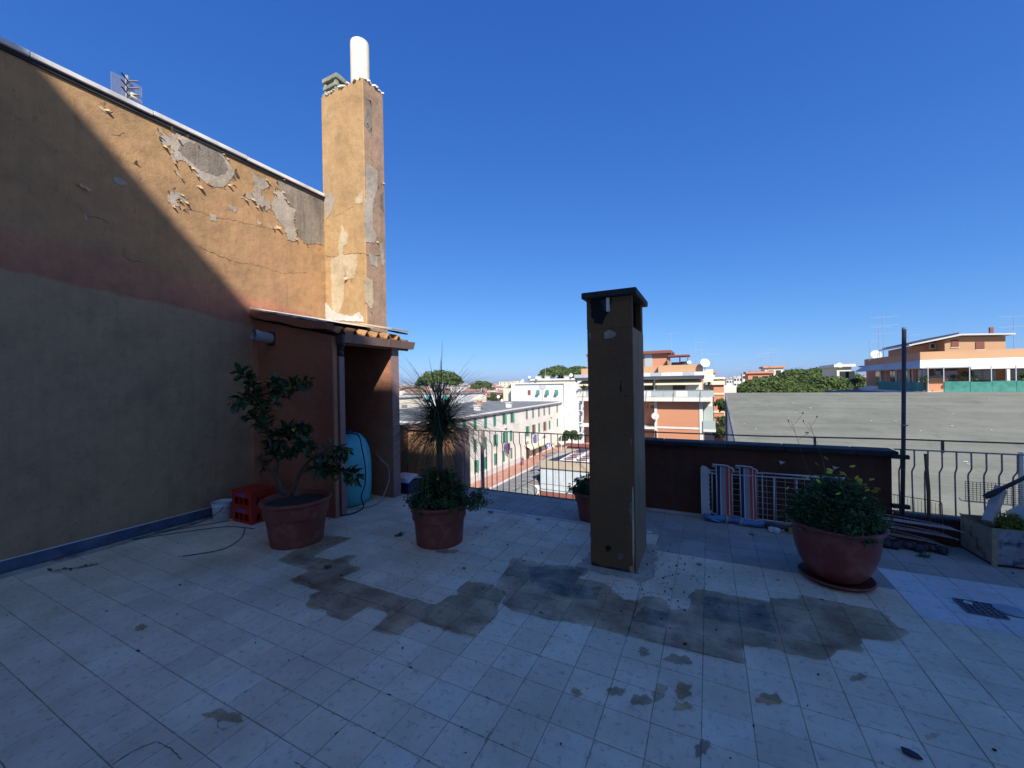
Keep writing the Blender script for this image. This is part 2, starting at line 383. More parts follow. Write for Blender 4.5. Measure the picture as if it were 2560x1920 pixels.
def canopy_mat(name, c1, c2):
    m, nt, N, L, P = newmat(name); tc = N.new('ShaderNodeTexCoord')
    oi = N.new('ShaderNodeNewGeometry'); v = tc.outputs['Object']
    r1 = ramp(nt, oi.outputs['Random Per Island'], [(0, c1), (1, c2)])
    L.new(r1, P.inputs['Base Color']); P.inputs['Roughness'].default_value = .8; P.inputs['Specular IOR Level'].default_value = .15
    tr = N.new('ShaderNodeBsdfTranslucent'); L.new(r1, tr.inputs['Color']); ms = N.new('ShaderNodeMixShader'); ms.inputs[0].default_value = .25
    L.new(P.outputs[0], ms.inputs[1]); L.new(tr.outputs[0], ms.inputs[2]); L.new(ms.outputs[0], N['Material Output'].inputs[0])
    return m
M['pine'] = canopy_mat('pine_needles', (.05, .085, .02), (.12, .165, .045))
M['bush'] = canopy_mat('bush_leaves', (.035, .065, .02), (.09, .12, .035))
M['pinebark'] = citymat('pine_bark', (.12, .08, .065), .2, 2)
def island_ramp(name, stops, interp='CONSTANT'):
    m, nt, N, L, P = newmat(name); oi = N.new('ShaderNodeNewGeometry')
    r = N.new('ShaderNodeValToRGB'); r.color_ramp.interpolation = interp; L.new(oi.outputs['Random Per Island'], r.inputs[0])
    e = r.color_ramp.elements
    while len(e) < len(stops): e.new(.5)
    for i, (p, c) in enumerate(stops): e[i].position = p; e[i].color = tuple(c)+(1,)
    L.new(r.outputs[0], P.inputs['Base Color']); P.inputs['Roughness'].default_value = .85; return m
M['farwalls'] = island_ramp('far_house_walls', [(0, (.72, .66, .55)), (.2, (.62, .48, .33)), (.4, (.75, .72, .68)), (.55, (.58, .34, .22)), (.68, (.70, .60, .45)), (.84, (.62, .42, .32))])
M['farroofs'] = island_ramp('far_house_roofs', [(0, (.30, .15, .10)), (.3, (.36, .22, .16)), (.6, (.42, .40, .38)), (.8, (.26, .12, .08))])

# water film on the floor: tints and shines what lies under it
def wet_mat(name, tint, gloss=.05, refl=.5):
    m, nt, N, L, P = newmat(name); N.remove(P)
    tr = N.new('ShaderNodeBsdfTransparent'); gl = N.new('ShaderNodeBsdfGlossy'); fr = N.new('ShaderNodeFresnel'); ms = N.new('ShaderNodeMixShader')
    geo = N.new('ShaderNodeNewGeometry')
    col = ramp(nt, nz(nt, geo.outputs['Position'], 4.5, 9, .68), [(.3, tuple(k*.72 for k in tint)), (.7, tuple(min(1, k*1.35) for k in tint))])
    L.new(col, tr.inputs['Color']); gl.inputs['Roughness'].default_value = gloss; fr.inputs['IOR'].default_value = 1.33
    L.new(bump(nt, nz(nt, geo.outputs['Position'], 130, 3), .0012, .35), gl.inputs['Normal'])
    fm = N.new('ShaderNodeMath'); fm.operation = 'MULTIPLY'; L.new(fr.outputs[0], fm.inputs[0])
    L.new(ramp(nt, nz(nt, geo.outputs['Position'], 1.7, 3), [(.25, g(refl*.25)), (.55, g(refl))]), fm.inputs[1])
    L.new(fm.outputs[0], ms.inputs[0]); L.new(tr.outputs[0], ms.inputs[1]); L.new(gl.outputs[0], ms.inputs[2]); L.new(ms.outputs[0], N['Material Output'].inputs[0])
    return m
M['wet'] = wet_mat('damp_film', (.80, .70, .65), .2, .45)
M['puddle'] = wet_mat('standing_water_film', (.9, .9, .92), .05, 1.0)
M['stain'] = wet_mat('dry_stain', (.72, .65, .56), .7, .1)
# ------------------------------------------------------------------ the terrace itself
XW = -5.6                       # face of the long wall
bld = thing('apartment_block', 'ochre apartment block that carries the tiled roof terrace, seen only at its edge', 'building', (2, -3, -16))
B(XW-.2, -9, -16, 13, 5.12, -.32).build('wall', M['ochre'], bld)
B(XW-.2, -9, -.32, 13, 5.12, -.02).build('slab', M['cement'], bld)
B(-5.5, 5.12, -.62, 2.0, 6.62, -.5).build('ledge', M['kioskfascia'], bld)
tf = thing('terrace_floor', None, None, (0, 0, 0)); tag(tf, kind='structure')
B(XW, -8.0, -.02, 13, 5.12, -.006).build('mortar_bed', M['grout'], tf)
TX, TY, GAP = .215, .2, .0018
def tile_mesh(mat, v, nm):
    mb = MB(); rr = random.Random(v); a = TX/2-GAP/2-rr.uniform(0, .0016)**1; b = TY/2-GAP/2-rr.uniform(0, .0016); z = rr.uniform(-.0012, .0006); c = .0015
    t = [rr.uniform(-.0006, .0006) for _ in range(4)]
    vs = [(-a, -b, -.006), (a, -b, -.006), (a, b, -.006), (-a, b, -.006), (-a, -b, z-c), (a, -b, z-c), (a, b, z-c), (-a, b, z-c),
          (-a+c, -b+c, z+t[0]), (a-c, -b+c, z+t[1]), (a-c, b-c, z+t[2]), (-a+c, b-c, z+t[3])]
    mb.add(vs, [(0, 1, 5, 4), (1, 2, 6, 5), (2, 3, 7, 6), (3, 0, 4, 7), (4, 5, 9, 8), (5, 6, 10, 9), (6, 7, 11, 10), (7, 4, 8, 11), (8, 9, 10, 11)])
    me = bpy.data.meshes.new(nm); me.from_pydata(mb.v, [], mb.f); me.materials.append(mat); return me
TM = {k: [tile_mesh(M[k], i, 'floor_tile') for i in range(8)] for k in ('tile', 'tile_old', 'tile_white')}
spots = []
ox = -.051+TX/2; oy = 2.93+TY/2
for i in range(-30, 30):
    for j in range(-55, 12):
        x = ox+i*TX; y = oy+j*TY
        if x-TX/2 < XW-.005 or x > 6.5 or y < -7.9 or (y < -1 and x > 1) or y+TY/2 > 5.13: continue
        px, py, d = proj((x, y, 0))
        vis = d > .3 and -80 < px < 2640 and py < 2000
        old = (y > 4.33 and x > -4.0) or (y > 4.02 and -.5 < x < 1.3)
        new = x > 1.15 and 3.55 < y < 4.45
        kind = 'tile_old' if old else ('tile_white' if new else 'tile')
        spots.append((1600/(d*d*d) if vis else 0, x, y, kind))
spots.sort(reverse=True); rt = random.Random(3)
rest = {k: ([], []) for k in TM}
for n, (s_, x, y, kind) in enumerate(spots):
    me = rt.choice(TM[kind])
    rz = rt.uniform(-.004, .004)
    if n < 296 and s_ > 0:
        o = link_mesh(me, 'floor_tile', tf); o.location = (x, y, 0); o.rotation_euler = (0, 0, rz)
    else:
        V, F = rest[kind]; b = len(V)
        V += [(v.co.x+x-rz*v.co.y, v.co.y+y+rz*v.co.x, v.co.z) for v in me.vertices]
        F += [tuple(q+b for q in p.vertices) for p in me.polygons]
for kind, (V, F) in rest.items():
    if not V: continue
    mb = MB(); mb.v = V; mb.f = F; mb.m = [0]*len(F)
    tag(mb.build('floor_tile', M[kind], tf, fixn=False), kind='stuff')
# pale cement strip that parts the two tilings, and mortar fillets at the column and along the parapet
def ragged(pts, n=5, amp=.012, seed=0, z=None):
    rr = random.Random(seed); out = []
    P = [Vector(p) for p in pts]
    for i, p in enumerate(P):
        q = P[(i+1) % len(P)]; L = (q-p).length; k = max(1, min(n, int(L/.02)))
        for j in range(k):
            t = j/k; a = p.lerp(q, t)
            if 0 < j: a = a+Vector((rr.uniform(-amp, amp), rr.uniform(-amp, amp), rr.uniform(-amp, amp) if z is None else 0))
            out.append(a)
    return out
def floor_patch(pts, name, mat, z=.0035, th=.0015, seed=0, amp=.014, n=8):
    P = ragged([Vector((p[0], p[1], z)) for p in pts], n, amp, seed, z=0)
    return MB().prism([(p.x, p.y, z-th) for p in P], (0, 0, th)).build(name, mat, tf)
floor_patch([(-3.4, 4.285), (-.55, 4.345), (-.55, 4.385), (-3.4, 4.33)], 'cement_strip', M['coping'], .004, seed=2, amp=.006, n=30)
floor_patch([(-.75, 5.08), (1.62, 5.08), (1.62, 5.2), (-.75, 5.2)], 'cement_fillet', M['cement'], .006, seed=3, amp=.012, n=40)
floor_patch([(-1.05, 3.28), (-.5, 3.25), (-.42, 3.4), (-.46, 4.05), (-.95, 4.05), (-1.02, 3.5)], 'cement_fillet', M['cement'], .0045, seed=4, amp=.02, n=14)

# damp patches and water: outlines traced on the ground
def pz(x, y, k, ox_, oy_): return onZ(ox_+x/k, oy_+y/k)
def wet(pts, k, ox_, oy_, mat='wet', seed=1, name='damp_patch', z=.0046, amp=.008):
    P = [pz(x, y, k, ox_, oy_) for x, y in pts]
    P = ragged(P, 6, amp, seed, z=0)
    mb = MB().face([(p.x, p.y, z) for p in P]); return mb.build(name, M[mat], tf)
K6 = (3.6867, 640, 1330)
wet([(200, 262), (340, 180), (440, 130), (620, 30), (760, 40), (880, 62), (700, 140), (530, 225), (700, 262), (860, 215), (930, 225), (850, 280), (870, 305), (960, 335), (970, 350), (880, 385), (790, 425), (950, 470), (1100, 520), (1225, 560), (1440, 620), (1660, 670), (1760, 600), (1860, 580), (1850, 530), (1950, 455), (2180, 490), (2300, 560), (2200, 800), (2100, 880), (1990, 980), (1730, 905), (1500, 830), (1400, 890), (1330, 950), (1230, 955), (1060, 905), (1210, 775), (1200, 745), (1040, 695), (910, 770), (815, 828), (650, 760), (630, 720), (500, 710), (450, 680), (500, 620), (490, 580), (600, 550), (440, 500), (400, 490), (300, 455), (490, 360), (340, 315)], *K6)
K9 = (3.253, 1560, 1400)
wet([(-905, -18), (-700, 20), (-560, 50), (-500, 40), (-300, 70), (-290, 110), (-380, 150), (-170, 190), (-130, 210), (0, 325), (110, 335), (150, 300), (280, 300), (360, 345), (375, 405), (520, 400), (550, 345), (520, 295), (600, 240), (720, 255), (910, 295), (1090, 325), (1180, 345), (1190, 310), (1420, 320), (1430, 292), (1700, 340), (2000, 395), (2110, 430), (2200, 520), (2330, 600), (2200, 665), (1940, 645), (1920, 700), (1950, 750), (1750, 735), (1640, 825), (1500, 800), (1300, 760), (1270, 735), (970, 695), (985, 850), (640, 772), (320, 695), (0, 612), (-300, 530), (-560, 500), (-900, 420), (-1000, 360), (-960, 300), (-1040, 200)], *K9, seed=9)
wet([(655, 300), (780, 310), (910, 340), (1150, 380), (1240, 600), (960, 540), (930, 520), (660, 470)], *K9, mat='puddle', seed=12, z=.0062)
wet([(-780, 40), (-600, 70), (-330, 90), (-400, 200), (-180, 230), (-230, 330), (-480, 300), (-760, 190)], *K9, mat='puddle', seed=15, z=.0062)
wet([(160, 380), (360, 430), (340, 560), (60, 500)], *K9, mat='puddle', seed=17, z=.0062)
def floor_crack(pts, w_, seed):
    rr = random.Random(seed); P = [onZ(*p) for p in pts]; Q = []
    for i in range(len(P)-1):
        for j in range(8): Q.append(P[i].lerp(P[i+1], j/8)+Vector((rr.uniform(-.002, .002), rr.uniform(-.002, .002), 0)))
    Q.append(P[-1]); V = []
    for i, q_ in enumerate(Q):
        d = (Q[min(i+1, len(Q)-1)]-Q[max(i-1, 0)]); n = Vector((-d.y, d.x, 0)).normalized()*w_*rr.uniform(.4, 1.5)*(1 if 0 < i < len(Q)-1 else .2); V += [(q_.x-n.x, q_.y-n.y, .0023), (q_.x+n.x, q_.y+n.y, .0023)]
    MB().add(V, [(2*i, 2*i+2, 2*i+3, 2*i+1) for i in range(len(Q)-1)]).build('crack', M['soot_and_shade'], tf, fixn=False)
floor_crack([(278, 1914), (330, 1880), (372, 1862), (392, 1854)], .0018, 1); floor_crack([(393, 1855), (430, 1874), (455, 1900)], .0011, 2); floor_crack([(548, 1800), (542, 1815), (556, 1826), (572, 1820), (580, 1814)], .0009, 3)
floor_crack([(736, 1905), (770, 1925)], .001, 4); floor_crack([(1210, 1858), (1222, 1838), (1232, 1820)], .0012, 5); floor_crack([(1570, 1590), (1600, 1470), (1605, 1440)], .0012, 6); floor_crack([(1572, 1588), (1700, 1620), (1860, 1660)], .0013, 7)
floor_crack([(2000, 1395), (1905, 1380), (1700, 1345)], .0008, 8); floor_crack([(2260, 1420), (2325, 1448), (2440, 1505)], .0010, 9); floor_crack([(830, 1415), (690, 1380)], .001, 10)
rch = random.Random(31); mbc = MB()
for i in range(330):
    gx_ = rch.randrange(-26, 12)*TX-.051; gy_ = rch.randrange(-12, 11)*TY+2.93
    if gx_ < XW+.05 or gx_ > 2.3 or gy_ > 5.05: continue
    if i % 3: gx_ += rch.uniform(0, TX); along = 'x'
    else: gy_ += rch.uniform(0, TY); along = 'y'
    s = rch.uniform(.0018, .005)*(1.9 if rch.random() < .1 else 1); pts = []
    for k in range(7):
        a = 6.283*k/7; q = s*rch.uniform(.5, 1.2); pts.append((gx_+q*math.cos(a)*(2.5 if along == 'x' else .8), gy_+q*math.sin(a)*(.8 if along == 'x' else 2.5), .0024))
    mbc.face(pts)
tag(mbc.build('chipped_joint', M['darkstone'], tf), kind='stuff')
def blot(x, y, rx, ry, seed):
    rr = random.Random(seed); P = []; ph1 = rr.uniform(0, 6); ph2 = rr.uniform(0, 6)
    for i in range(40):
        a = 2*math.pi*i/40; k = .82+.22*math.sin(a*2+ph1)+.14*math.sin(a*5+ph2)+rr.uniform(-.09, .09); q = onZ(x+rx*math.cos(a)*k, y+ry*math.sin(a)*k); P.append((q.x, q.y, .0045))
    MB().face(P).build('stain', M['stain'], tf)
for i, (x, y, rx, ry) in enumerate([(1610, 1631, 20, 11), (1695, 1650, 34, 17), (1441, 1733, 18, 11), (1541, 1730, 22, 16), (1603, 1752, 26, 20), (1648, 1733, 24, 22), (1708, 1728, 30, 20), (1707, 1768, 22, 16), (1922, 1750, 32, 22), (2145, 1695, 22, 12), (352, 1570, 18, 9), (1755, 1872, 20, 26), (2330, 1842, 20, 10), (1120, 1380, 26, 8), (560, 1792, 50, 20)]):
    blot(x, y, rx, ry, i)

# ------------------------------------------------------------------ the long wall on the left
wall = thing('rendered_wall', 'tall peeling ochre wall of the neighbouring building with a salmon band, running along the left side', 'wall', (XW, 1.5, 0))
B(XW-.3, -7.9, -.3, XW, 4.46, 4.66).build('render', M['wall'], wall)
ng = 60
mb = MB()
rr = random.Random(5)
y = -7.9
while y < 4.44:
    L = min(rr.uniform(.9, 1.3), 4.46-y); dz = rr.uniform(-.004, .004)
    mb.box(XW-.34, y+.002, 4.685+dz, XW+.045, y+L-.002, 4.735+dz); y += L
mb.build('coping', M['coping'], wall, bevel=.006)
mb = MB(); mb.box(XW-.3, -7.9, 4.64, XW+.02, 4.46, 4.684); mb.build('mortar_joint', M['darkstone'], wall)
B(XW, -7.9, .0, XW+.018, 3.27, .105).build('skirting', M['skirt'], wall, bevel=.004)
B(XW, -7.9, .1055, XW+.009, 3.27, .113).build('sealant_line', M['coping'], wall)
nb = thing('neighbouring_building', 'body of the neighbouring building behind the peeling wall with its flat roof', 'building', (-11, 1, -16))
B(-18, -9, -16, XW-.3, 4.46, 4.6).build('wall', M['ochre'], nb)
# where the paint has come off: bared render, 3 mm proud of nothing but drawn by a raised ragged edge
z1 = lambda x, y: (x/2.212, 50+y/2.212)
def patch(plane, val, pts, mat, parent, name='bare_patch', th=.004, seed=0, conv=z1, off=0.0):
    f = {'X': onX, 'Y': onY}[plane]
    P = [f(*conv(x, y), val) for x, y in pts]
    rr = random.Random(seed+11); out = []
    for i, p in enumerate(P):
        q = P[(i+1) % len(P)]; k = max(1, int((q-p).length/.022))
        for j in range(k):
            a = p.lerp(q, j/k); s = .009
            if plane == 'X': a += Vector((0, rr.uniform(-s, s), rr.uniform(-s, s)))
            else: a += Vector((rr.uniform(-s, s), 0, rr.uniform(-s, s)))
            out.append(a)
    o = Vector((1, 0, 0)) if plane == 'X' else Vector((0, -1, 0))
    return MB().prism([p+o*(off+.0005) for p in out], o*th).build(name, mat, parent)
PW = [([(860,625),(885,605),(945,655),(960,600),(1000,640),(1060,660),(1130,665),(1200,700),(1250,760),(1290,830),(1320,855),(1270,890),(1240,930),(1160,915),(1110,880),(1070,840),(1050,800),(1000,775),(960,790),(945,740),(950,690),(905,700)], 'exposed'),
 ([(1390,840),(1430,875),(1475,880),(1490,925),(1445,940),(1445,970),(1490,1000),(1500,1040),(1470,1060),(1420,1035),(1385,990),(1330,985),(1350,965),(1400,960),(1410,920)], 'exposed'),
 ([(1535,865),(1610,895),(1700,930),(1790,975),(1790,1240),(1750,1235),(1700,1245),(1655,1205),(1640,1180),(1625,1110),(1635,1050),(1590,1020),(1560,950),(1530,930)], 'mortar'),
 ([(1520,940),(1560,955),(1590,1020),(1632,1050),(1622,1120),(1642,1190),(1630,1225),(1590,1215),(1570,1150),(1520,1090),(1505,1050),(1510,980)], 'exposed'),
 ([(935,950),(960,940),(1000,965),(1030,985),(1030,1005),(990,990),(975,1010),(1000,1040),(960,1030),(925,1000)], 'exposed'),
 ([(960,835),(990,850),(1015,885),(1000,880)], 'exposed'), ([(1160,1070),(1200,1085),(1195,1115),(1165,1110)], 'exposed'), ([(1260,1020),(1310,1040),(1300,1065),(1265,1045)], 'exposed'),
 ([(535,475),(580,480),(625,505),(600,520),(560,495)], 'creampatch'), ([(620,870),(665,875),(705,905),(670,915),(630,895)], 'exposed'), ([(440,905),(500,935),(495,945),(460,925)], 'creampatch'),
 ([(1480,1135),(1530,1140),(1520,1158),(1490,1150)], 'creampatch'), ([(1418,1108),(1450,1122),(1440,1135),(1420,1120)], 'creampatch'), ([(460,1085),(480,1080),(490,1120),(470,1110)], 'exposed')]
for i, (pts, mt) in enumerate(PW): patch('X', XW, pts, M[mt], wall, seed=i, off=(.002 if i == 3 else 0), th=(.0055 if i == 3 else .004))
patch('X', XW, [(1000, 690), (1040, 672), (1120, 690), (1195, 720), (1240, 775), (1262, 830), (1240, 850), (1200, 860), (1160, 850), (1100, 830), (1060, 790), (1010, 750), (985, 720)], M['mortar'], wall, seed=33, off=.0035, th=.002)
def flake(p, size, rr, parent, plane='X', mat='flake'):
    """a curled scale of paint still hanging by one edge"""
    p = Vector(p); n = Vector((1, 0, 0)) if plane == 'X' else Vector((0, -1, 0)); t = Vector((0, 1, 0)) if plane == 'X' else Vector((1, 0, 0)); u = Vector((0, 0, 1))
    a = rr.uniform(0, 6.28); d = t*math.cos(a)+u*math.sin(a); s = t*-math.sin(a)+u*math.cos(a)
    V = []; nn = 4
    for i in range(nn+1):
        k = i/nn; lift = size*.75*k**1.6; wd = size*(.55-.35*k)*rr.uniform(.7, 1.2)
        c = p+d*size*k*.8+n*(lift+.003)
        V += [c-s*wd, c+s*wd*rr.uniform(.6, 1.1)]
    F = [(2*i, 2*i+1, 2*i+3, 2*i+2) for i in range(nn)]
    mb = MB(); mb.add(V, F); mb.add([v-n*.002 for v in V], [tuple(reversed(f)) for f in F])
    mb.build('paint_flake', M[mat], parent, fixn=False)
rf = random.Random(21)
# small curled scales along every torn edge
for pts, mt in PW[:6]:
    for i in range(len(pts)):
        a = pts[i]; b = pts[(i+1) % len(pts)]
        for k in range(2):
            if rf.random() < .55:
                t = rf.random(); flake(onX(*z1(a[0]+(b[0]-a[0])*t, a[1]+(b[1]-a[1])*t), XW)+Vector((.003, 0, 0)), rf.uniform(.015, .045), rf, wall)
for x, y, s in [(868,640,.09),(888,612,.08),(905,690,.08),(890,665,.07),(1308,858,.13),(1290,880,.09),(1225,735,.06),(1345,980,.08),(1395,985,.09),(1455,1050,.1),(1440,1035,.07),(1525,1143,.1),(1500,1148,.06),(460,918,.08),(490,935,.07),(556,478,.09),(575,488,.07),(1100,915,.09),(1000,1042,.08),(955,618,.09),(985,650,.08),(1480,935,.06),(1740,985,.07),(1105,705,.06),(1520,1165,.07),(750,800,.07),(1280,905,.07)]:
    flake(onX(*z1(x, y), XW), s*.62, rf, wall)
# ------------------------------------------------------------------ chimney
chim = thing('chimney', 'tall square ochre chimney with peeling paint at the end of the long wall', 'chimney', (-5.16, 4.67, 2.3))
CX0, CX1, CY0, CY1, CZ = -5.63, -4.69, 4.46, 4.88, 6.34
mb = MB(); mb.cm = 0; mb.box(CX0, CY0, 0, CX1-.004, CY1, CZ); mb.build('shaft', M['ochre'], chim, bevel=.012)
mb = B(CX1-.0035, CY0+.012, 2.3, CX1+.002, CY1-.005, CZ-.01); mb.build('side_render', M['mauve'], chim)  # right side faced with a darker, browner render than the shaft
patch('Y', CY0, [(1800,960),(1835,955),(1850,1000),(1835,1060),(1800,1110),(1796,1000)], M['exposed'], chim, seed=41)
patch('Y', CY0, [(1965,990),(2004,945),(2004,1015),(1970,1015)], M['creampatch'], chim, seed=42)
patch('Y', CY0, [(1890,1130),(1905,1170),(1925,1180),(1920,1240),(1900,1250),(1895,1300),(1975,1295),(1975,1360),(1955,1430),(1925,1430),(1905,1380),(1900,1560),(1870,1640),(1840,1630),(1835,1480),(1828,1320),(1880,1300),(1870,1260)], M['creampatch'], chim, seed=43)
patch('Y', CY0, [(1800,1560),(1830,1600),(1860,1620),(1950,1640),(1985,1615),(2010,1650),(2010,1668),(1800,1660)], M['whiteplaster'], chim, seed=44, th=.012)
for i, (pts, mt) in enumerate([([(2020,430),(2055,450),(2055,640),(2010,570),(2025,500)], 'mortar'), ([(2022,790),(2085,830),(2090,920),(2060,1010),(2060,1150),(2085,1200),(2070,1235),(2020,1225),(2012,1100),(2022,950)], 'exposed'),
  ([(2035,1290),(2085,1310),(2085,1370),(2050,1350)], 'exposed'), ([(2014,1420),(2060,1440),(2065,1560),(2050,1600),(2016,1550)], 'creampatch'), ([(2104,960),(2118,950),(2120,1060),(2106,1040)], 'mortar'), ([(2100,1240),(2120,1230),(2124,1370),(2110,1350)], 'exposed')]):
    patch('X', CX1, pts, M[mt], chim, seed=50+i, off=.003)
for x, y, s in [(2045,445,.08),(2030,570,.06),(2050,610,.07),(2085,460,.05),(2090,915,.06),(2070,1010,.05),(2080,1225,.06),(2115,900,.05),(2050,1605,.06)]:
    flake(onX(*z1(x, y), CX1)+Vector((.003, 0, 0)), s*.6, rf, chim)
for x, y, s in [(1925,1425,.1),(1940,1440,.08),(1865,1215,.05)]: flake(onY(*z1(x, y), CY0), s*.6, rf, chim, 'Y', 'creampatch')
# cracks
def crack(plane, val, pts, parent, seed, w_=.0022, off=0.0):
    rr = random.Random(seed); f = onX if plane == 'X' else onY; P = [f(*z1(*p), val) for p in pts]; Q = []
    for i in range(len(P)-1):
        n = max(1, int((P[i+1]-P[i]).length/.025))
        for j in range(n):
            a = P[i].lerp(P[i+1], j/n); Q.append(a+(Vector((0, rr.uniform(-.006, .006), rr.uniform(-.01, .01))) if plane == 'X' else Vector((rr.uniform(-.006, .006), 0, rr.uniform(-.01, .01)))))
    Q.append(P[-1]); o = Vector((.0012+off, 0, 0)) if plane == 'X' else Vector((0, -.0012-off, 0)); mb = MB(); V = []
    for q_ in Q: h = w_*rr.uniform(.4, 1.6); V += [q_+o-Vector((0, 0, h)), q_+o+Vector((0, 0, h))]
    mb.add(V, [(2*i, 2*i+2, 2*i+3, 2*i+1) for i in range(len(Q)-1)]); mb.build('crack', M['soot_and_shade'], parent, fixn=False)
crack('X', XW, [(1000,1045),(1060,1050),(1110,1062),(1180,1090)], wall, 1); crack('X', XW, [(1090,1250),(1180,1290),(1280,1330)], wall, 2); crack('X', XW, [(620,635),(650,640),(690,625)], wall, 3); crack('X', XW, [(1180,1095),(1260,1100),(1380,1130),(1480,1150)], wall, 4, .0016)
crack('X', XW, [(1290,1340),(1400,1350),(1560,1400),(1700,1400)], wall, 5, .0014); crack('X', XW, [(480,1085),(540,1095),(600,1120)], wall, 6); crack('X', XW, [(700,1270),(680,1300),(720,1330),(800,1340)], wall, 7)
crack('Y', CY0, [(1795,1300),(1840,1312),(1880,1308),(1920,1296),(1965,1290),(2005,1290)], chim, 8, .003); crack('X', CX1, [(2008,1292),(2040,1300),(2085,1306),(2115,1296)], chim, 9, .003, .003)
crack('X', CX1, [(2045,640),(2060,700),(2050,760),(2068,800)], chim, 10, .002, .003); crack('Y', CY0, [(1960,1030),(1900,1060),(1850,1090)], chim, 11, .0015)
# top crumbling mortar
mb = MB()
for i in range(26):
    t = rf.random(); mb.obox((CX1-rf.uniform(-.01, .9)*(i % 2), CY0+rf.uniform(0, .42)*((i+1) % 2), CZ+rf.uniform(-.008, .012)), (rf.uniform(.02, .07), rf.uniform(.02, .06), rf.uniform(.01, .03)), Matrix.Rotation(rf.uniform(0, 3), 3, 'Z'))
tag(mb.build('crumbled_mortar', M['coping'], chim), kind='stuff')
pa = onY(899, 110, 4.68); pipe_t = thing('flue_pipe', 'cream cylindrical flue pipe on top of the tall chimney', 'flue pipe', (pa.x, 4.68, CZ))
rp = .145
mb = MB().lathe([(rp, 0), (rp, pa.z-CZ-.04), (rp*.97, pa.z-CZ), (rp*.86, pa.z-CZ), (rp*.86, .25)], (pa.x, 4.68, CZ), 32, cap1=False)
o = mb.build('pipe', M['whitepipe'], pipe_t, smooth=True); o.modifiers.new('edge', 'EDGE_SPLIT').split_angle = R(40)
MB().lathe([(rp+.05, 0), (rp+.035, .02), (rp+.002, .035)], (pa.x, 4.68, CZ), 20, wob=.1, cap1=False).build('mortar_collar', M['whiteplaster'], pipe_t)
ca = onY(843, 200, 4.68); cw = thing('chimney_cowl', 'grey louvred concrete cowl beside the cream flue pipe', 'chimney cowl', (ca.x, 4.68, CZ))
hw = .16
def ring(z, nm, h=.06, k=1.0):
    mb = MB()
    mb.prism([(ca.x+sx*hw*k, 4.68+sy*hw*k, z) for sx, sy in ((-1,-1),(1,-1),(1,1),(-1,1))], (0, 0, h))
    mb.build(nm, M['cowl'], cw, bevel=.008)
def posts(z, h):
    for sx in (-1, 1):
        for sy in (-1, 1): B(ca.x+sx*.095, 4.68+sy*.095, z, ca.x+sx*.145, 4.68+sy*.145, z+h).build('post', M['cowl'], cw)
ring(CZ, 'base', .09, 1.05); posts(CZ+.09, .06); ring(CZ+.15, 'ring', .06); posts(CZ+.21, .06); ring(CZ+.27, 'cap_rim', .07, 1.04)
mb = MB(); zz = CZ+.34; b_ = [(ca.x+sx*hw, 4.68+sy*hw, zz) for sx, sy in ((-1,-1),(1,-1),(1,1),(-1,1))]; t_ = [(ca.x+sx*.05, 4.68+sy*.05, zz+.12) for sx, sy in ((-1,-1),(1,-1),(1,1),(-1,1))]
mb.add(b_+t_, [(0,1,5,4),(1,2,6,5),(2,3,7,6),(3,0,4,7),(4,5,6,7)]); mb.build('cap', M['cowl'], cw, bevel=.01)
B(ca.x-.1, 4.58, CZ+.09, ca.x+.1, 4.78, CZ+.27).build('flue_core', M['soot_and_shade'], cw)
# ------------------------------------------------------------------ shed
shed = thing('lean_to_shed', 'small brick red lean-to shed with a corrugated roof against the long wall, open at right', 'shed', (-4.8, 3.8, 0))
FY = 3.30
mb = MB(); mb.prism([(XW+.001, FY, 0), (-4.07, FY, 0), (-4.07, FY, 2.21), (XW+.001, FY, 2.53)], (0, .12, 0)); mb.build('front_wall', M['shedred'], shed)
B(XW+.001, FY-.075, 0, XW+.09, FY-.001, 2.30).build('corner_pilaster', M['salmon'], shed)
B(-4.07+.001, FY+.01, 0, -4.045, FY+.06, 2.2).build('jamb', M['salmon'], shed)
mb = MB(); mb.prism([(XW+.001, 4.25, 0), (-4.03, 4.25, 0), (-4.03, 4.25, 2.19), (XW+.001, 4.25, 2.53)], (0, .14, 0)); mb.build('end_wall', M['salmon'], shed)
B(-4.0295, 4.2505, 0, -4.005, 4.3895, 2.19).build('end_jamb', M['duct'], shed)
def roofz(x): return 2.665+(x-XW)*(-.205)
# mortar-faced verge, corrugated sheet, white weathering slab
ns = 14; mb = MB(); top = []; bot = []
for i in range(ns+1):
    x = XW+.01+(i/ns)*1.52; top.append((x, FY-.06, roofz(x)+.012*math.sin(i*1.1))); bot.append((x, FY-.06, roofz(x)-.085-.01*math.sin(i*.8)-.02*math.sin(math.pi*i/ns)))
mb.prism(bot+top[::-1], (0, .1, 0)); mb.build('verge', M['shedred'], shed)
mb = MB()
cols = 72; per = .195; W = []
for j in range(cols+1):
    y = FY-.02+j*(1.22/cols); ph = ((j*(1.22/cols)) % per)/per; h = .072*max(0, min(1, 4.2*(.5-abs(ph-.5))-1.1)); W.append((y, h))
V = []
for x in (XW, -3.96):
    for (y, h) in W: V.append((x, y, roofz(x)-.085+h))
for x in (XW, -3.96):
    for (y, h) in W: V.append((x, y, roofz(x)-.098+h))
k = cols+1; F = [(j, j+1, k+j+1, k+j) for j in range(cols)]+[(2*k+j, 3*k+j, 3*k+j+1, 2*k+j+1) for j in range(cols)]+[(k+j, k+j+1, 3*k+j+1, 3*k+j) for j in range(cols)]+[(j, 2*k+j, 2*k+j+1, j+1) for j in range(cols)]
mb.add(V, F); mb.build('corrugated_sheet', M['rooftile'], shed, fixn=False)
mb = MB(); n = 16; P = []
rr = random.Random(8)
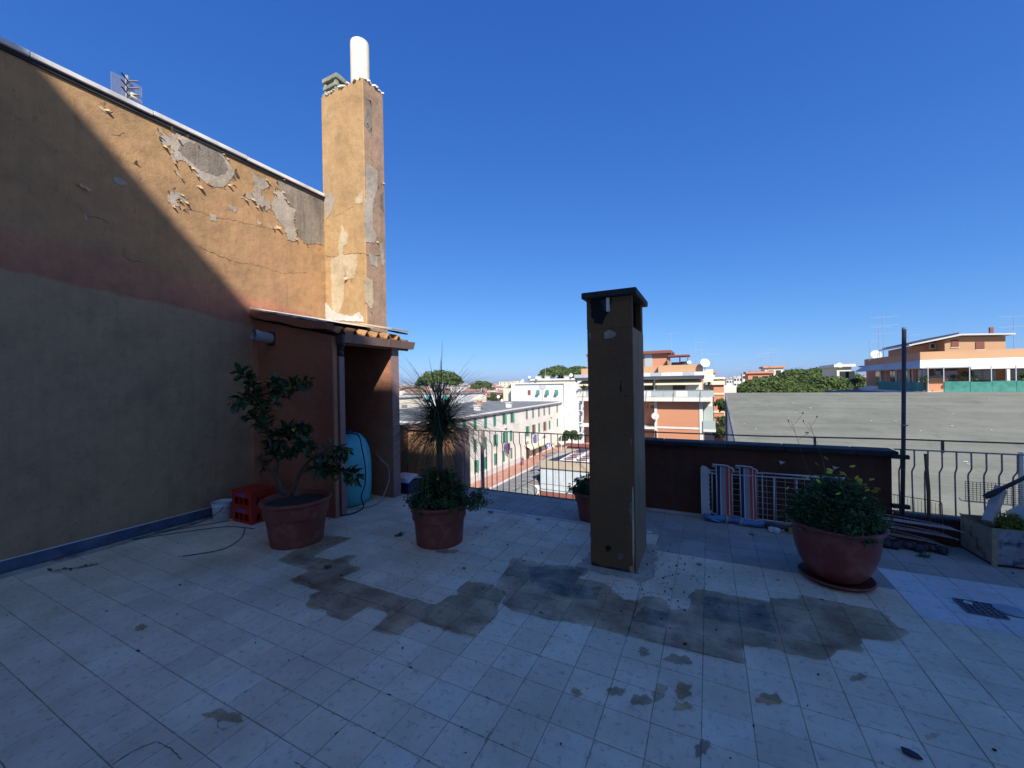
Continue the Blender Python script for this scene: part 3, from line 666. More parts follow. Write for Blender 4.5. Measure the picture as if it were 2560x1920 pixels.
for i in range(n+1):
    x = XW+.02+i/n*1.5
    P.append((x, FY-.055+rr.uniform(-.012, .006), roofz(x)+.018+rr.uniform(-.004, .01)))
Q = [(p[0], 4.5, roofz(p[0])+.03) for p in P]
mb.add([(p[0], p[1], p[2]-.02) for p in P]+P+Q, [(i, i+1, n+2+i, n+1+i) for i in range(n)]+[(n+1+i, n+2+i, 2*n+3+i, 2*n+2+i) for i in range(n)])
mb.build('cement_topping', M['whiteplaster'], shed)
mb = MB(); mb.obox((-4.24, 4.36, roofz(-4.24)+.055), (.62, .34, .022), Matrix.Rotation(R(11), 3, 'Y')); mb.build('loose_slab', M['creampatch'], shed, bevel=.003)
mb = MB(); mb.obox((-4.06, 4.44, roofz(-4.05)+.02), (.2, .22, .02), Matrix.Rotation(R(14), 3, 'Y')@Matrix.Rotation(R(10), 3, 'Z')); mb.build('broken_sheet', M['darkstone'], shed)
patch('X', XW, [(1430,1640),(1470,1625),(1540,1628),(1640,1640),(1790,1655),(1790,1668),(1600,1662),(1440,1652)], M['whiteplaster'], shed, seed=61, th=.03)
# gutter
B(-4.035, 3.43, 2.10, -4.008, 4.6, 2.262).build('fascia_board', M['wood'], shed)
gx = -3.955
mb = MB(); sec = [(-.045, .095), (-.045, 0), (.028, 0), (.06, .095), (.067, .095), (.034, -.006), (-.05, -.006), (-.05, .095)]
ys = [3.36, 3.52, 4.10, 4.12, 4.62]; 
for a, b in ((3.36, 3.50), (3.506, 4.09), (4.11, 4.62)):
    mb.prism([(gx+sx, a, 2.128+sz) for sx, sz in sec], (0, b-a, 0))
mb.build('gutter', M['gutter'], shed)
for a in (3.50, 4.088): MB().prism([(gx+sx*1.12, a, 2.128+sz*1.05-.001) for sx, sz in sec], (0, .03, 0)).build('gutter_bracket', M['duct'], shed)
B(gx-.06, 3.335, 2.1, gx+.05, 3.37, 2.215).build('gutter_end', M['darkpipe'], shed, bevel=.01)
mb = MB().tube([(-3.995, 3.405, 2.14), (-4.02, 3.41, 2.10), (-4.065, 3.43, 2.04), (-4.065, 3.43, 1.9)], [.045, .04, .034, .034], 14)
mb.tube([(-4.065, 3.43, 2.055), (-4.065, 3.43, 1.975)], .042, 14); mb.build('downpipe', M['darkpipe'], shed, smooth=True)
B(-4.12, 3.385, 0.0, -4.03, 3.46, 1.96).build('pipe_casing', M['duct'], shed, bevel=.004)
mb = MB().tube([(-5.2, 3.32, 2.24), (-5.215, 3.07, 2.27)], .066, 24, cap=False); mb.tube([(-5.213, 3.115, 2.266), (-5.215, 3.07, 2.27)], .073, 24, cap=False)
mb.tube([(-5.2, 3.32, 2.24), (-5.215, 3.07, 2.27)], .06, 24, cap=False)
mb.build('vent_pipe', M['pvc'], shed, smooth=True, fixn=False)
B(-5.28, 3.285, 2.15, -5.13, 3.299, 2.33).build('pipe_flange', M['darkstone'], shed, bevel=.01)
MB().tube([(-5.2, 3.25, 2.248), (-5.2, 3.24, 2.25)], .059, 20).build('pipe_shade_disc', M['soot_and_shade'], shed)  # black disc stands in for the shade inside the open pipe
# ------------------------------------------------------------------ low walls, parapet, column
lw = thing('low_wall', 'ochre low wall with brown pier at the left end of the railing behind the palm', 'wall', (-4.1, 5.3, -.3))
B(-4.72, 4.40, -.3, -4.62, 5.26, .88).build('return_wall', M['maroon'], lw); B(-4.76, 4.395, .88, -4.58, 5.27, .915).build('coping', M['darkstone'], lw)
B(-4.72, 5.26, -.6, -3.62, 5.42, .872).build('panel', plaster('pink_ochre_render', [(.50, .27, .16), (.54, .30, .18)], streak=.1), lw); B(-3.615, 5.2, -.6, -3.49, 5.42, .885).build('pier', M['duct'], lw)
par = thing('parapet', 'dark maroon parapet wall with a dark stone coping at the far right edge', 'wall', (.4, 5.28, 0))
B(-1.1, 5.2, -.3, 1.62, 5.36, .80).build('wall', M['maroon'], par)
mb = MB(); rr = random.Random(3); x = -1.13
while x < 1.64:
    L = min(rr.uniform(.55, .8), 1.665-x); mb.box(x+.0015, 5.155, .80+rr.uniform(0, .004), x+L-.0015, 5.40, .862+rr.uniform(-.003, .003)); x += L
mb.build('coping', M['darkstone'], par, bevel=.012)
kb = thing('kerb_wall', 'knee-high dark kerb wall under the right hand railing', 'wall', (3, 5.28, 0))
B(1.6205, 5.2, -.3, 5.5, 5.34, .205).build('wall', M['maroon'], kb); B(1.667, 5.18, .206, 5.5, 5.36, .236).build('coping', M['darkstone'], kb, bevel=.004)
colm = thing('flue_column', 'free-standing square brown flue column with a flat cap in the middle of the terrace', 'column', (-.75, 3.67, 0))
c0, c1, d0, d1 = -.94, -.56, 3.37, 3.965
B(c0, d0, -.01, c1, d1, 2.05).build('shaft', M['pier'], colm, bevel=.008)
B(c1+.0005, d0+.006, 0, c1+.004, d1-.006, 2.049).build('side_render', plaster('beige_render', [(.27, .195, .125), (.34, .25, .165)], streak=.35), colm)  # right side faced with a lighter beige render than the shaft
B(c0, d0, 2.05, c1, d0+.045, 2.31).build('head_panel', M['pier'], colm); B(c0, d1-.05, 2.05, c1, d1, 2.31).build('head_panel', M['pier'], colm); B(c0, d0+.046, 2.05, c0+.045, d1-.051, 2.31).build('head_panel', M['pier'], colm)
B(c1-.05, d1-.11, 2.05, c1-.0005, d1-.051, 2.31).build('head_panel', M['pier'], colm)
B(c0+.046, d0+.046, 2.0505, c1-.06, d1-.051, 2.30).build('shade_core', M['soot_and_shade'], colm)  # solid black block paints the shade inside the open head
B(c0-.035, d0-.045, 2.3105, c1+.045, d1+.05, 2.365).build('cap', M['darkstone'], colm, bevel=.01)
zc = lambda x, y: (1400+x/2.212, 700+y/2.212)
patch('Y', d0, [(165,95),(225,88),(285,95),(270,180),(245,215),(235,245),(190,235),(170,180)], M['soot_and_shade'], colm, 'soot_stain', .0008, 70, zc)
patch('Y', d0, [(248,290),(270,282),(305,285),(305,305),(275,325),(250,320)], M['exposed'], colm, 'bare_patch', .003, 71, zc)
patch('Y', d0, [(222,125),(240,108),(262,112),(262,150),(245,170),(232,140)], M['black'], colm, 'vent_hole', .0025, 72, zc)
for i, (pts, mt) in enumerate([([(255,1468),(275,1462),(280,1490),(262,1505),(250,1490)], 'soot_and_shade'), ([(318,1515),(345,1512),(350,1540),(330,1552),(316,1538)], 'mortar'), ([(330,560),(342,556),(345,600),(338,622),(328,600)], 'soot_and_shade'), ([(350,636),(372,640),(370,648),(352,646)], 'soot_and_shade'),
    ([(176,1555),(190,1562),(240,1580),(300,1590),(360,1600),(408,1622),(408,1640),(176,1592)], 'darkstone'), ([(384,1240),(398,1230),(400,1330),(392,1345),(386,1300)], 'mortar'), ([(386,1590),(405,1585),(408,1625),(396,1628)], 'creampatch'), ([(168,1400),(176,1395),(178,1450),(172,1460)], 'mortar'), ([(390,880),(397,870),(398,930),(393,940)], 'mortar'), ([(160,300),(168,290),(170,340),(164,350)], 'mortar')]):
    patch('Y', d0, pts, M[mt], colm, 'chip', .0012, 80+i, zc)
for i, pts in enumerate([[(300,1620),(290,1560),(305,1500),(295,1440)], [(200,700),(215,790),(208,860)], [(370,1050),(378,1120),(372,1200),(384,1260)], [(360,420),(355,470),(362,520)]]): crack('Y', d0, [((q_[0]/2.212+1400)*2.212, (q_[1]/2.212+700-50)*2.212) for q_ in pts], colm, 90+i, .0012, .0004)
p = onY(*zc(268, 140), d0)
B(p.x-.012, d0-.03, p.z-.055, p.x+.012, d0-.002, p.z+.06).build('metal_flap', M['coping'], colm)
for (zz) in (793, 882):
    q = onY(1472, zz, 3.5); MB().tube([(c0-.03, 3.5, q.z), (c0+.02, 3.5, q.z)], .009, 8).build('pin', M['rail'], colm)
for i, (x, y, s) in enumerate([(335,590,.03),(360,640,.02),(290,708,.018),(265,1480,.035),(330,1530,.03),(238,1005,.012),(215,800,.01),(220,355,.012),(375,940,.012),(365,985,.014)]):
    q = onY(*zc(x, y), d0); MB().lathe([(s*.7, 0), (s*.55, .002)], (0, 0, 0), 9, wob=.4).build('chip', M['soot_and_shade'], colm, wloc=(q.x, d0-.0005, q.z)).rotation_euler = (R(90), 0, 0)
patch('X', c1, [(398,1150),(404,1140),(408,1300),(410,1480),(405,1600),(400,1480)], M['creampatch'], colm, 'bare_edge', .002, 73, zc)
# ------------------------------------------------------------------ railings
def railing(name, label, x0, x1, Y, ztop, zbot, mat, step=.0985, r=.0065, xb=None):
    t = thing(name, label, 'railing', ((x0+x1)/2, Y, zbot), None)
    n = int((x1-x0)/step); xb = x0 if xb is None else xb
    B(x0, Y-.011, ztop-.012, x1, Y+.011, ztop).build('top_rail', M[mat], t, bevel=.002)
    B(xb, Y+.028, zbot, x1, Y+.05, zbot+.014).build('bottom_rail', M[mat], t, bevel=.002)
    prev = None
    for i in range(n+1):
        x = x0+.05+i*step
        if x > x1: break
        if x < xb: continue
        wl_ = (x, Y, ztop)
        if prev is None:
            mb = MB().tube([(x, Y, ztop-.008), (x, Y, .735), (x, Y+.006, .715), (x, Y+.042, .672), (x, Y+.048, .645), (x, Y+.045, .4), (x, Y+.04, zbot+.01)], r, 6)
            prev = mb.build('baluster', M[mat], t, smooth=True, wloc=wl_)
        else:
            o = link_mesh(prev.data, 'baluster', t, wl_)
            o.rotation_euler = (random.uniform(-.006, .006), random.uniform(-.008, .008), random.uniform(-.2, .2))
    return t
rl = railing('railing', 'rusty iron railing with S-bent balusters between the palm and the column', -4.6, -1.12, 5.2, .885, -.035, 'rail', xb=-3.5)
B(-3.12, 5.18, -.02, -3.085, 5.21, .88).build('stanchion', M['railgrey'], rl)
rr_ = railing('railing', 'weathered iron railing with S-bent balusters on the kerb wall at the right', 1.64, 5.4, 5.2, .885, .245, 'railgrey')
B(2.485, 5.19, .24, 2.51, 5.215, .9).build('stanchion', M['whitepipe'], rr_)
hr = thing('handrail', 'thin black handrail running above the dark parapet coping', 'handrail', (1.5, 5.26, .95))
MB().tube([(-1.1, 5.26, .948), (.5, 5.26, .951), (1.7, 5.26, .972), (3, 5.26, .975), (5.4, 5.26, .975)], .0075, 8).build('rail', M['rail'], hr, smooth=True)
for px in (2037, 2356, 1640):
    q = onY(px, 1110, 5.26); B(q.x-.01, 5.25, .855, q.x+.01, 5.268, .968).build('bracket', M['rail'], hr)
pole = thing('metal_pole', 'tall thin dark metal pole clamped to the end of the parapet', 'pole', (1.70, 5.14, 0))
MB().tube([(1.675, 5.14, .2), (1.69, 5.14, .9), (1.707, 5.14, 2.06)], .017, 10).build('post', M['polegrey'], pole, smooth=True)
MB().tube([(1.7075, 5.14, 2.055), (1.708, 5.14, 2.075)], .0175, 10).build('end_cap', M['pvc'], pole)
for z_ in (.815, .33):
    B(1.60, 5.118, z_-.02, 1.73, 5.162, z_+.02).build('clamp', M['black'], pole, bevel=.004)
MB().tube([(1.665, 5.12, 1.125), (1.72, 5.12, 1.125)], .006, 6).build('clip', M['pvc'], pole)
wp = thing('wooden_stake', 'reddish weathered wooden stake leaning on the right hand railing', 'stake', (1.87, 5.13, 0))
MB().tube([(1.862, 5.13, .15), (1.858, 5.12, .5), (1.852, 5.15, .855)], [.014, .015, .014], 8).build('stake', M['wood'], wp, smooth=True)

# ------------------------------------------------------------------ taller part of the block behind the viewer: its shadow covers the terrace
HY = -8.0; HZ = 4.605-1.061*(HY-1.454)-.02
hb = thing('apartment_building', 'tall ochre upper part of the block behind the viewer whose shadow covers the terrace', 'building', (9, -12, 0))
B(1.2, -16, -.02, 19, HY-.05, HZ-.1).build('wall', M['ochre'], hb)
B(1.1, -16.05, HZ-.099, 19.1, HY, HZ).build('cornice', M['coping'], hb)
B(8.6, -16, HZ, 19, HY-.05, HZ+1.25).build('roof_storey', M['ochre'], hb); B(8.55, -16.05, HZ+1.2505, 19.1, HY, HZ+1.35).build('cornice', M['coping'], hb)
for fl in range(4):
    for x in (2.4, 5.4, 8.4, 11.4, 14.4, 17.0):
        f = B(x, HY-.05, .9+fl*3.3, x+1.2, HY-.01, 2.3+fl*3.3).build('window', M['redbrown'], hb)
        for k in range(2): B(x+.06+k*.6, HY-.0095, .98+fl*3.3, x+.54+k*.6, HY-.006, 2.22+fl*3.3).build('pane', M['glass'], f)
# ------------------------------------------------------------------ ground, street
G = -16.0
gm = B(-6000, -300, G-.5, 6000, 9000, G-.02)
tag(gm.build('ground', M['ground']), kind='structure')
def sheet(x0, y0, x1, y1, z, name, mat): return tag(B(x0, y0, z-.3, x1, y1, z).build(name, mat), kind='structure')
sheet(-32.55, 20, -19.5, 140, G, 'road', M['asphalt'])
sheet(-37.4, 20, -33.0, 104, G+.14, 'pavement', M['bricks'])
sheet(-32.98, 20, -32.56, 104, G+.16, 'kerb', M['kerb'])
sheet(-19.45, 72, -14.5, 140, G+.14, 'pavement', M['bricks'])
# ------------------------------------------------------------------ windows
def shutter_window(b, plane, val, u, z0, wd, h, mat='shutter', opened=False, out=1, slats=False):
    """louvred shutters in a recess on a facade lying in X=val (facing +X) or Y=val (facing -Y)"""
    if plane == 'X':
        f = B(val-.02, u-wd/2-.05, z0-.09, val+.05, u+wd/2+.05, z0).build('window', M['kerb'], b)
        B(val+.002, u-wd/2, z0+.001, val+.012, u+wd/2, z0+h).build('pane', M['glass'], f)
        if opened:
            for s in (-1, 1):
                mb = MB(); e = u+s*wd/2; mb.bar((val+.03, e, z0+h/2), (val+.38, e+s*.22, z0+h/2), h, .04)
                mb = MB(); mb.prism([(val+.02, e, z0), (val+.34, e+s*.25, z0), (val+.34, e+s*.25, z0+h), (val+.02, e, z0+h)], (0, .035, 0)); mb.build('shutter', M[mat], f)
        else:
            for s in (-1, 1):
                B(val+.013, u+s*.01, z0+.01, val+.055, u+s*(wd/2), z0+h).build('shutter', M[mat], f)
    else:
        f = B(u-wd/2-.05, val-.05, z0-.09, u+wd/2+.05, val+.02, z0).build('window', M['kerb'], b)
        B(u-wd/2, val-.012, z0+.001, u+wd/2, val-.002, z0+h).build('pane', M['glass'], f)
        for s in (-1, 1): B(u+s*.01, val-.055, z0+.01, u+s*wd/2, val-.013, z0+h).build('shutter', M[mat], f)
    return f
# ---- the long white street building
XA = -37.4
A = thing('apartment_building', 'long old white three-storey building with green shutters along the street', 'building', (-45, 80, G))
B(-62, 46, G, XA, 105.8, -4.35).build('wall', M['cpink'], A)
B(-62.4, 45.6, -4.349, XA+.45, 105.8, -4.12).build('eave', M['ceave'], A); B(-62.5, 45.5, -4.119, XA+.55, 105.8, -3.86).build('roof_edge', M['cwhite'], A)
B(-62.0, 46.0, -3.9, XA+.1, 105.79, -3.83).build('roof', M['cgrey'], A)
B(XA, 46, G+.1, XA+.06, 80.5, G+1.25).build('plinth', M['kerb'], A)
W1 = [(50.2,1),(53.4,0),(56.6,0),(60.1,0),(63.8,0),(67.3,0),(71.1,1),(74.7,1),(82.5,0),(86.1,0),(89.7,0),(93.2,0),(96.8,0),(102.8,0)]
for (y, op) in W1: shutter_window(A, 'X', XA, y, -6.75, .95, 2.15, 'shutter' if y < 75 else 'shutterg', bool(op))
for (y, op) in [(50.2,0),(53.4,1),(56.6,0),(60.0,0),(63.6,0),(67.2,1),(71,1),(74.3,0),(82.4,1),(86,1),(89.7,0),(93.0,1),(96.8,0),(102.8,0)]: shutter_window(A, 'X', XA, y, -10.6, .95, 2.2, 'shutterb' if y in (86, 93.0) else 'shutter', bool(op))
for (y, op) in [(50.2,0),(53.4,0),(56.6,1),(60.0,1),(63.5,0),(67.3,0),(70.8,0),(74.3,0)]: shutter_window(A, 'X', XA, y, -14.3, .9, 2.2, 'shutter' if y < 74 else 'shutterg', bool(op))
for i, y in enumerate((82.4, 86.2, 90.0)):
    f = B(XA, y-1.1, G+.15, XA+.04, y+1.1, G+2.75).build('shop_front', M['glass' if i < 2 else 'shutter'], A)
    B(XA+.041, y-1.1, G+.15, XA+.08, y-.75, G+2.7).build('jamb', M['ccream'], f)
B(XA+.0, 80.7, G+3.55, XA+.14, 94, G+4.25).build('shop_sign', M['cwhite'], A)
B(XA+.141, 81.0, G+3.6, XA+.16, 83.0, G+4.2).build('sign_panel', M['ceave'], A); B(XA+.141, 91.6, G+3.6, XA+.16, 93.6, G+4.2).build('sign_panel', M['ceave'], A)
aw = MB(); aw.prism([(XA+.02, 81, G+3.45), (XA+1.5, 81, G+2.75), (XA+1.5, 81, G+2.4), (XA+1.46, 81, G+2.4), (XA+1.46, 81, G+2.72), (XA+.02, 81, G+3.4)], (0, 12.5, 0)); aw.build('awning', M['awncream'], A)
def air_unit(b, x, y, z): 
    f = B(x, y-.4, z, x+.3, y+.4, z+.55).build('air_conditioner', M['cwhite'], b, bevel=.02)
for y in (71.8, 98): air_unit(A, XA+.06, y, -7.6)
la = thing('laundry', 'dark laundry hanging below a window of the long white building', 'laundry', (XA+.5, 71.3, -11.6))
mb = MB()
for i, (y, h) in enumerate(((70.3, 1.1), (70.9, 1.9), (71.5, 2.3), (72.1, 1.5))): mb.prism([(XA+.45+.03*i, y, -10.75), (XA+.45+.03*i, y+.55, -10.75), (XA+.5+.05*i, y+.48, -10.75-h), (XA+.5, y+.1, -10.75-h*.9)], (.03, 0, 0))
mb.build('cloth', M['purple'], la)
MB().tube([(XA+.4, 70, -10.74), (XA+.45, 72.9, -10.74)], .02, 5).build('line', M['aerial'], la)
la2 = thing('laundry', 'blue and red cloth hanging above the cream shop awning', 'laundry', (XA+.5, 86.2, -11.2))
mb = MB()
mb.prism([(XA+.5, 85.2, -10.75), (XA+.5, 86.9, -10.75), (XA+.56, 86.7, -13.0), (XA+.54, 86.1, -13.7), (XA+.5, 85.5, -12.9)], (.04, 0, 0)); mb.build('cloth', citymat('blue_cloth', (.12, .13, .35)), la2)
mb = MB().prism([(XA+.56, 86.1, -12.9), (XA+.56, 86.8, -12.6), (XA+.58, 86.4, -13.6)], (.03, 0, 0)); mb.build('red_cloth', M['redfab'], la2)
# roof furniture of A
def sat_dish(name, label, p, r, aim, mast=1.0, mat='dish'):
    t = thing(name, label, 'satellite dish', (p[0], p[1], p[2]-mast))
    MB().tube([(p[0], p[1], p[2]-mast), (p[0], p[1], p[2])], .03*max(1, r), 6).build('mast', M['aerial'], t)
    a = Vector(aim).normalized(); q = a.to_track_quat('Z', 'Y').to_matrix(); n = 20; V = [Vector(p)+a*.02]; F = []
    for k, (rr_, dz) in enumerate(((.5, .06), (1.0, .22))):
        for j in range(n):
            an = 2*math.pi*j/n; V.append(Vector(p)+q@Vector((r*rr_*math.cos(an), r*rr_*math.sin(an), r*dz)))
    for j in range(n): F.append((0, 1+j, 1+(j+1) % n)); F.append((1+j, 1+n+j, 1+n+(j+1) % n, 1+(j+1) % n))
    MB().add(V, F).build('reflector', M[mat], t, smooth=True, fixn=False)
    MB().tube([Vector(p)+q@Vector((0, -r, r*.2)), Vector(p)+a*r*1.0], .02, 5).build('feed_arm', M['aerial'], t)
    return t
def aerial(name, label, p, h, rods=5, wd=1.2, rz=.3, booms=1):
    t = thing(name, label, 'television aerial', p); p = Vector(p); u = Vector((math.cos(rz), math.sin(rz), 0)); v = Vector((-math.sin(rz), math.cos(rz), 0))
    MB().tube([p, p+Vector((0, 0, h))], .02*p.y/50, 5).build('mast', M['aerial'], t)
    for b_ in range(booms):
        z = Vector((0, 0, h-.15-b_*.7)); c = p+z; MB().tube([c-u*wd*.5, c+u*wd*.6], .010*p.y/45, 4).build('boom', M['aerial'], t)
        mb = MB()
        for i in range(rods):
            k = -.5+1.1*i/(rods-1); L = .55*(1-.4*i/rods); mb.tube([c+u*wd*k-v*L*.6-Vector((0, 0, L*.25)), c+u*wd*k+v*L*.6+Vector((0, 0, L*.25))], .005*p.y/45, 3)
        tag(mb.build('rod', M['aerial'], t), kind='stuff')
    return t
sunward = (.48, -.6, .4)
sat_dish('satellite_dish', 'large white satellite dish on the grey roof of the long building, nearest the pines', tuple(onY(1246, 992, 97)), .45, (.3, -.9, .3), 1.3)
sat_dish('satellite_dish', 'small cream satellite dish beside the larger white dish on the long grey roof', tuple(onY(1255, 1001, 92)), .36, (.3, -.9, .2), 1.0, 'ccream')
sat_dish('satellite_dish', 'white satellite dish low on the left end of the grey roof beside the shed post', tuple(onY(992, 1036, 66)), .58, (.2, -.9, .3), 1.2)
for i, (px, py, Y, lab) in enumerate([(1199, 1006, 84, 'small red brick chimney on the long grey roof'), (1272, 1012, 78, 'small white chimney near the edge of the long grey roof'), (1193, 1019, 68, 'small white chimney pot with a dark base on the long grey roof')]):
    q = onY(px, py, Y); t = thing('roof_chimney', lab, 'chimney', (q.x, Y, -3.83))
    B(q.x-.55, Y-.4, -3.84, q.x+.55, Y+.4, q.z+.35).build('stack', M['corange' if i == 0 else 'cwhite'], t); B(q.x-.68, Y-.5, q.z+.351, q.x+.68, Y+.5, q.z+.55).build('cap', M['kerb'], t)
# ---- white building closing the street, three tilted green shutters
YB = 105.95
Bb = thing('apartment_building', 'bluish white building closing the street with three tilted green shutters and a heart-shaped stain', 'building', (-44, 112, G))
B(-52.6, YB, G, -36.3, YB+12, 1.15).build('wall', M['cblue'], Bb); B(-51.4, YB-.35, 1.151, -36.4, YB+12, 1.42).build('cornice', M['cwhite'], Bb)
B(-36.29, YB-.4, G, -32.4, YB+12, 1.38).build('side_tower', M['cblue'], Bb)
B(-52.9, YB-.3, G, -52.61, YB+12, 1.6).build('pilaster', M['cwhite'], Bb)
B(-36.2, YB-.45, .35, -34.0, YB-.401, 1.3).build('cream_panel', M['ccream'], Bb)
shutter_window(Bb, 'Y', YB, -47.1, -2.05, .9, 1.45, 'redbrown')
for x in (-44.3, -41.45, -38.6):
    f = B(x-.5, YB-.05, -2.15, x+.5, YB+.02, -2.06).build('window', M['kerb'], Bb); B(x-.45, YB-.012, -2.05, x+.45, YB-.002, -.6).build('pane', M['glass'], f)
    MB().prism([(x-.47, YB-.03, -.6), (x+.47, YB-.03, -.6), (x+.47, YB-.75, -1.95), (x-.47, YB-.75, -1.95)], (0, -.04, .02)).build('tilted_shutter', M['shutter'], f)
q0 = -42.95
for nm, pts in (('stain_left', [(-1.25, .2), (-.9, .75), (-.35, .85), (0, .45), (0, -.55), (-.35, -.75), (-.9, -.6)]), ('stain_right', [(.2, -.75), (.1, .2), (.35, .55), (1.1, .55), (1.2, .1), (.75, -.5), (.4, -1.05)])):
    MB().prism([(q0+x, YB-.012, .15+z) for x, z in pts], (0, -.01, 0)).build('stain', citymat(nm, (.50, .46, .45)), Bb)
MB().tube([(q0, YB-.1, .3), (q0, YB-.1, -3.8)], .06, 6).build('drainpipe', M['ceave'], Bb)
for z, in ((-3.0,), (-6.2,), (-9.6,), (-12.5,)):
    f = B(-32.41, YB+1.0, z, -32.3, YB+2.2, z+1.9).build('window', M['glass'], Bb); B(-32.3, YB+.7, z-.25, -31.2, YB+2.6, z-.1).build('balcony', M['cwhite'], Bb); B(-31.24, YB+.7, z-.099, -31.2, YB+2.6, z+.7).build('balcony_rail', M['ceave'], Bb)
# building with the long cream attic behind it
Cc = thing('apartment_building', 'cream building with a flat roof and dishes just behind the bluish white one', 'building', (-40, 122, G))
p0 = onY(1325, 948, 120); p1 = onY(1439, 950, 120)
B(p0.x, 120, G, p1.x, 132, p0.z-.5).build('wall', M['ccream'], Cc); B(p0.x-.5, 119.5, p0.z-.499, p1.x+.6, 132, p0.z).build('roof_slab', M['cwhite'], Cc)
B(p1.x+.61, 119.9, G, p1.x+8, 130, p0.z-.3).build('wall', M['cwhite'], Cc)
for px in (1342, 1364, 1413):
    q = onY(px, 941, 120); B(q.x-.7, 121, p0.z, q.x+.7, 122.4, q.z).build('chimney', M['kerb'], Cc); B(q.x-.85, 120.8, q.z, q.x+.85, 122.6, q.z+.18).build('chimney_cap', M['coping'], Cc)
for px, py, r in ((1323, 943, .85), (1342, 944, .8), (1428, 938, 1.05)):
    pass
sat_dish('satellite_dish', 'white satellite dish leftmost on the roof of the bluish white building', tuple(onY(1307, 951, 118)), .42, (.2, -.9, .25), 1.4)
sat_dish('satellite_dish', 'white satellite dish standing highest against the sky left of the umbrella pines', tuple(onY(1324, 943, 119)), .44, (.2, -.9, .25), 1.4)
sat_dish('satellite_dish', 'white satellite dish beside the cream chimney in front of the umbrella pines', tuple(onY(1342, 945, 119)), .42, (.2, -.9, .25), 1.3)
sat_dish('satellite_dish', 'largest white satellite dish in front of the right umbrella pine', tuple(onY(1428, 938, 119)), .56, (.2, -.9, .25), 1.4)
q = onY(1364, 940, 119.5); aerial('television_aerial', 'tall thin aerial standing in front of the left umbrella pine', (q.x, 119.5, q.z), 3.4, 5, 2.6, .1, 2)
q = onY(1272, 990, 99); aerial('television_aerial', 'thin aerial at the back edge of the long grey roof', (q.x, 99, -3.83), 6.2, 4, 3.0, .1, 2)
# ---- left: white block behind the palm
Dd = thing('apartment_building', 'low white building with teal window awnings half hidden behind the palm', 'building', (-58, 90, G))
q0_ = onY(1001, 978, 108); q1_ = onY(1160, 988, 108)
B(q0_.x, 108, G, q1_.x, 120, q0_.z-1.0).build('wall', M['cblue'], Dd); B(q0_.x-.3, 107.7, q0_.z-.999, q1_.x+.3, 120, q0_.z-.75).build('cornice', M['ceave'], Dd)
B(q0_.x, 107.5, G, q0_.x+1.2, 109, q0_.z+.1).build('chimney', M['cwhite'], Dd)
for px in (1046, 1072, 1117):
    x = onY(px, 996, 107.9).x; z = onY(px, 996, 107.9).z
    f = B(x-.7, 107.9, z-1.2, x+.7, 107.99, z+.7).build('window', M['glass'], Dd); MB().prism([(x-.8, 107.9, z+.8), (x+.8, 107.9, z+.8), (x+.8, 107.0, z-.3), (x-.8, 107.0, z-.3)], (0, -.05, 0)).build('awning', citymat('teal_awning', (.05, .35, .33)), f)
D2 = thing('apartment_building', 'pale yellow building edge with a narrow window just right of the shed', 'building', (-70, 85, G))
q = onY(993, 994, 85); B(q.x-14, 85, G, q.x+.8, 95, q.z).build('wall', M['ccream'], D2); B(q.x-14, 84.6, q.z, q.x+1.3, 95, q.z+.4).build('roof', M['kerb'], D2)
B(q.x-.4, 84.95, q.z-4, q.x+.1, 84.99, q.z-1.5).build('window', M['glass'], D2)
D3 = thing('roof_cabin', 'white rooftop cabin on the near end of the long grey roof', 'roof cabin', (-53, 84, -3.83))
a_ = onY(1002, 1018, 80); b_ = onY(1060, 1014, 80); B(a_.x, 80, -3.83, b_.x, 84, a_.z+.5).build('wall', M['cwhite'], D3); B(a_.x+.3, 79.96, -3.7, a_.x+2.2, 79.99, a_.z-.2).build('door', M['cgrey'], D3)
D4 = thing('roof_cabin', 'cream rooftop cabin with a boarded side beyond the left end of the grey roof', 'roof cabin', (-50, 98, -3.83))
a_ = onY(1184, 994, 98); b_ = onY(1203, 994, 98); B(a_.x, 98, -3.83, b_.x, 101, a_.z+.6).build('wall', M['ccream'], D4)
D5 = thing('stair_tower', 'plain cream stair tower left of the bluish white building', 'tower', (-56, 108, G))
a_ = onY(1258, 971, 109); b_ = onY(1278, 971, 109); B(a_.x, 109, G, b_.x, 112, a_.z).build('wall', M['ccream'], D5)
# ------------------------------------------------------------------ orange apartment building E (front at Y=40)
YE = 40.0
Eb = thing('apartment_building', 'orange and white apartment building with zinc canopy and white balconies right of the column', 'building', (-5.5, 46, G))
B(-12.1, YE+1.6, G, -.55, YE+12, 2.3).build('wall', M['corange'], Eb)
for z in (-.36, -3.1, -5.9, -8.7, -11.5): 
    if z > -1: B(-12.3, YE-.75, z, .3, YE+1.599, z+.39).build('balcony_slab', M['cwhite'], Eb)
    else:
        B(-4.45, YE-.01, z+.13, -.80, YE+1.5, z+.32).build('floor_band', M['cwhite'], Eb)
        B(-.499, YE-.2, z-.02, .52, YE+1.8, z+.2).build('balcony_slab', M['cwhite'], Eb); B(-12.0, YE-.2, z+.05, -4.70, YE+1.59, z+.25).build('balcony_slab', M['cwhite'], Eb)
for z0, z1 in ((-3.0+.19, -.361), (-5.8+.19, -3.0), (-8.6, -5.8), (-16, -8.6)):
    B(-4.449, YE, z0+.03, -.801, YE+1.5, z1-.02).build('panel_wall', M['corange'], Eb)
B(-4.69, YE-.06, G, -4.45, YE+1.58, -.361).build('pier', M['cwhite'], Eb); B(-.80, YE-.06, G, -.50, YE+1.58, -.361).build('pier', M['cwhite'], Eb)
B(-9.0, YE-.06, G, -8.7, YE+1.58, -.361).build('pier', M['cwhite'], Eb)
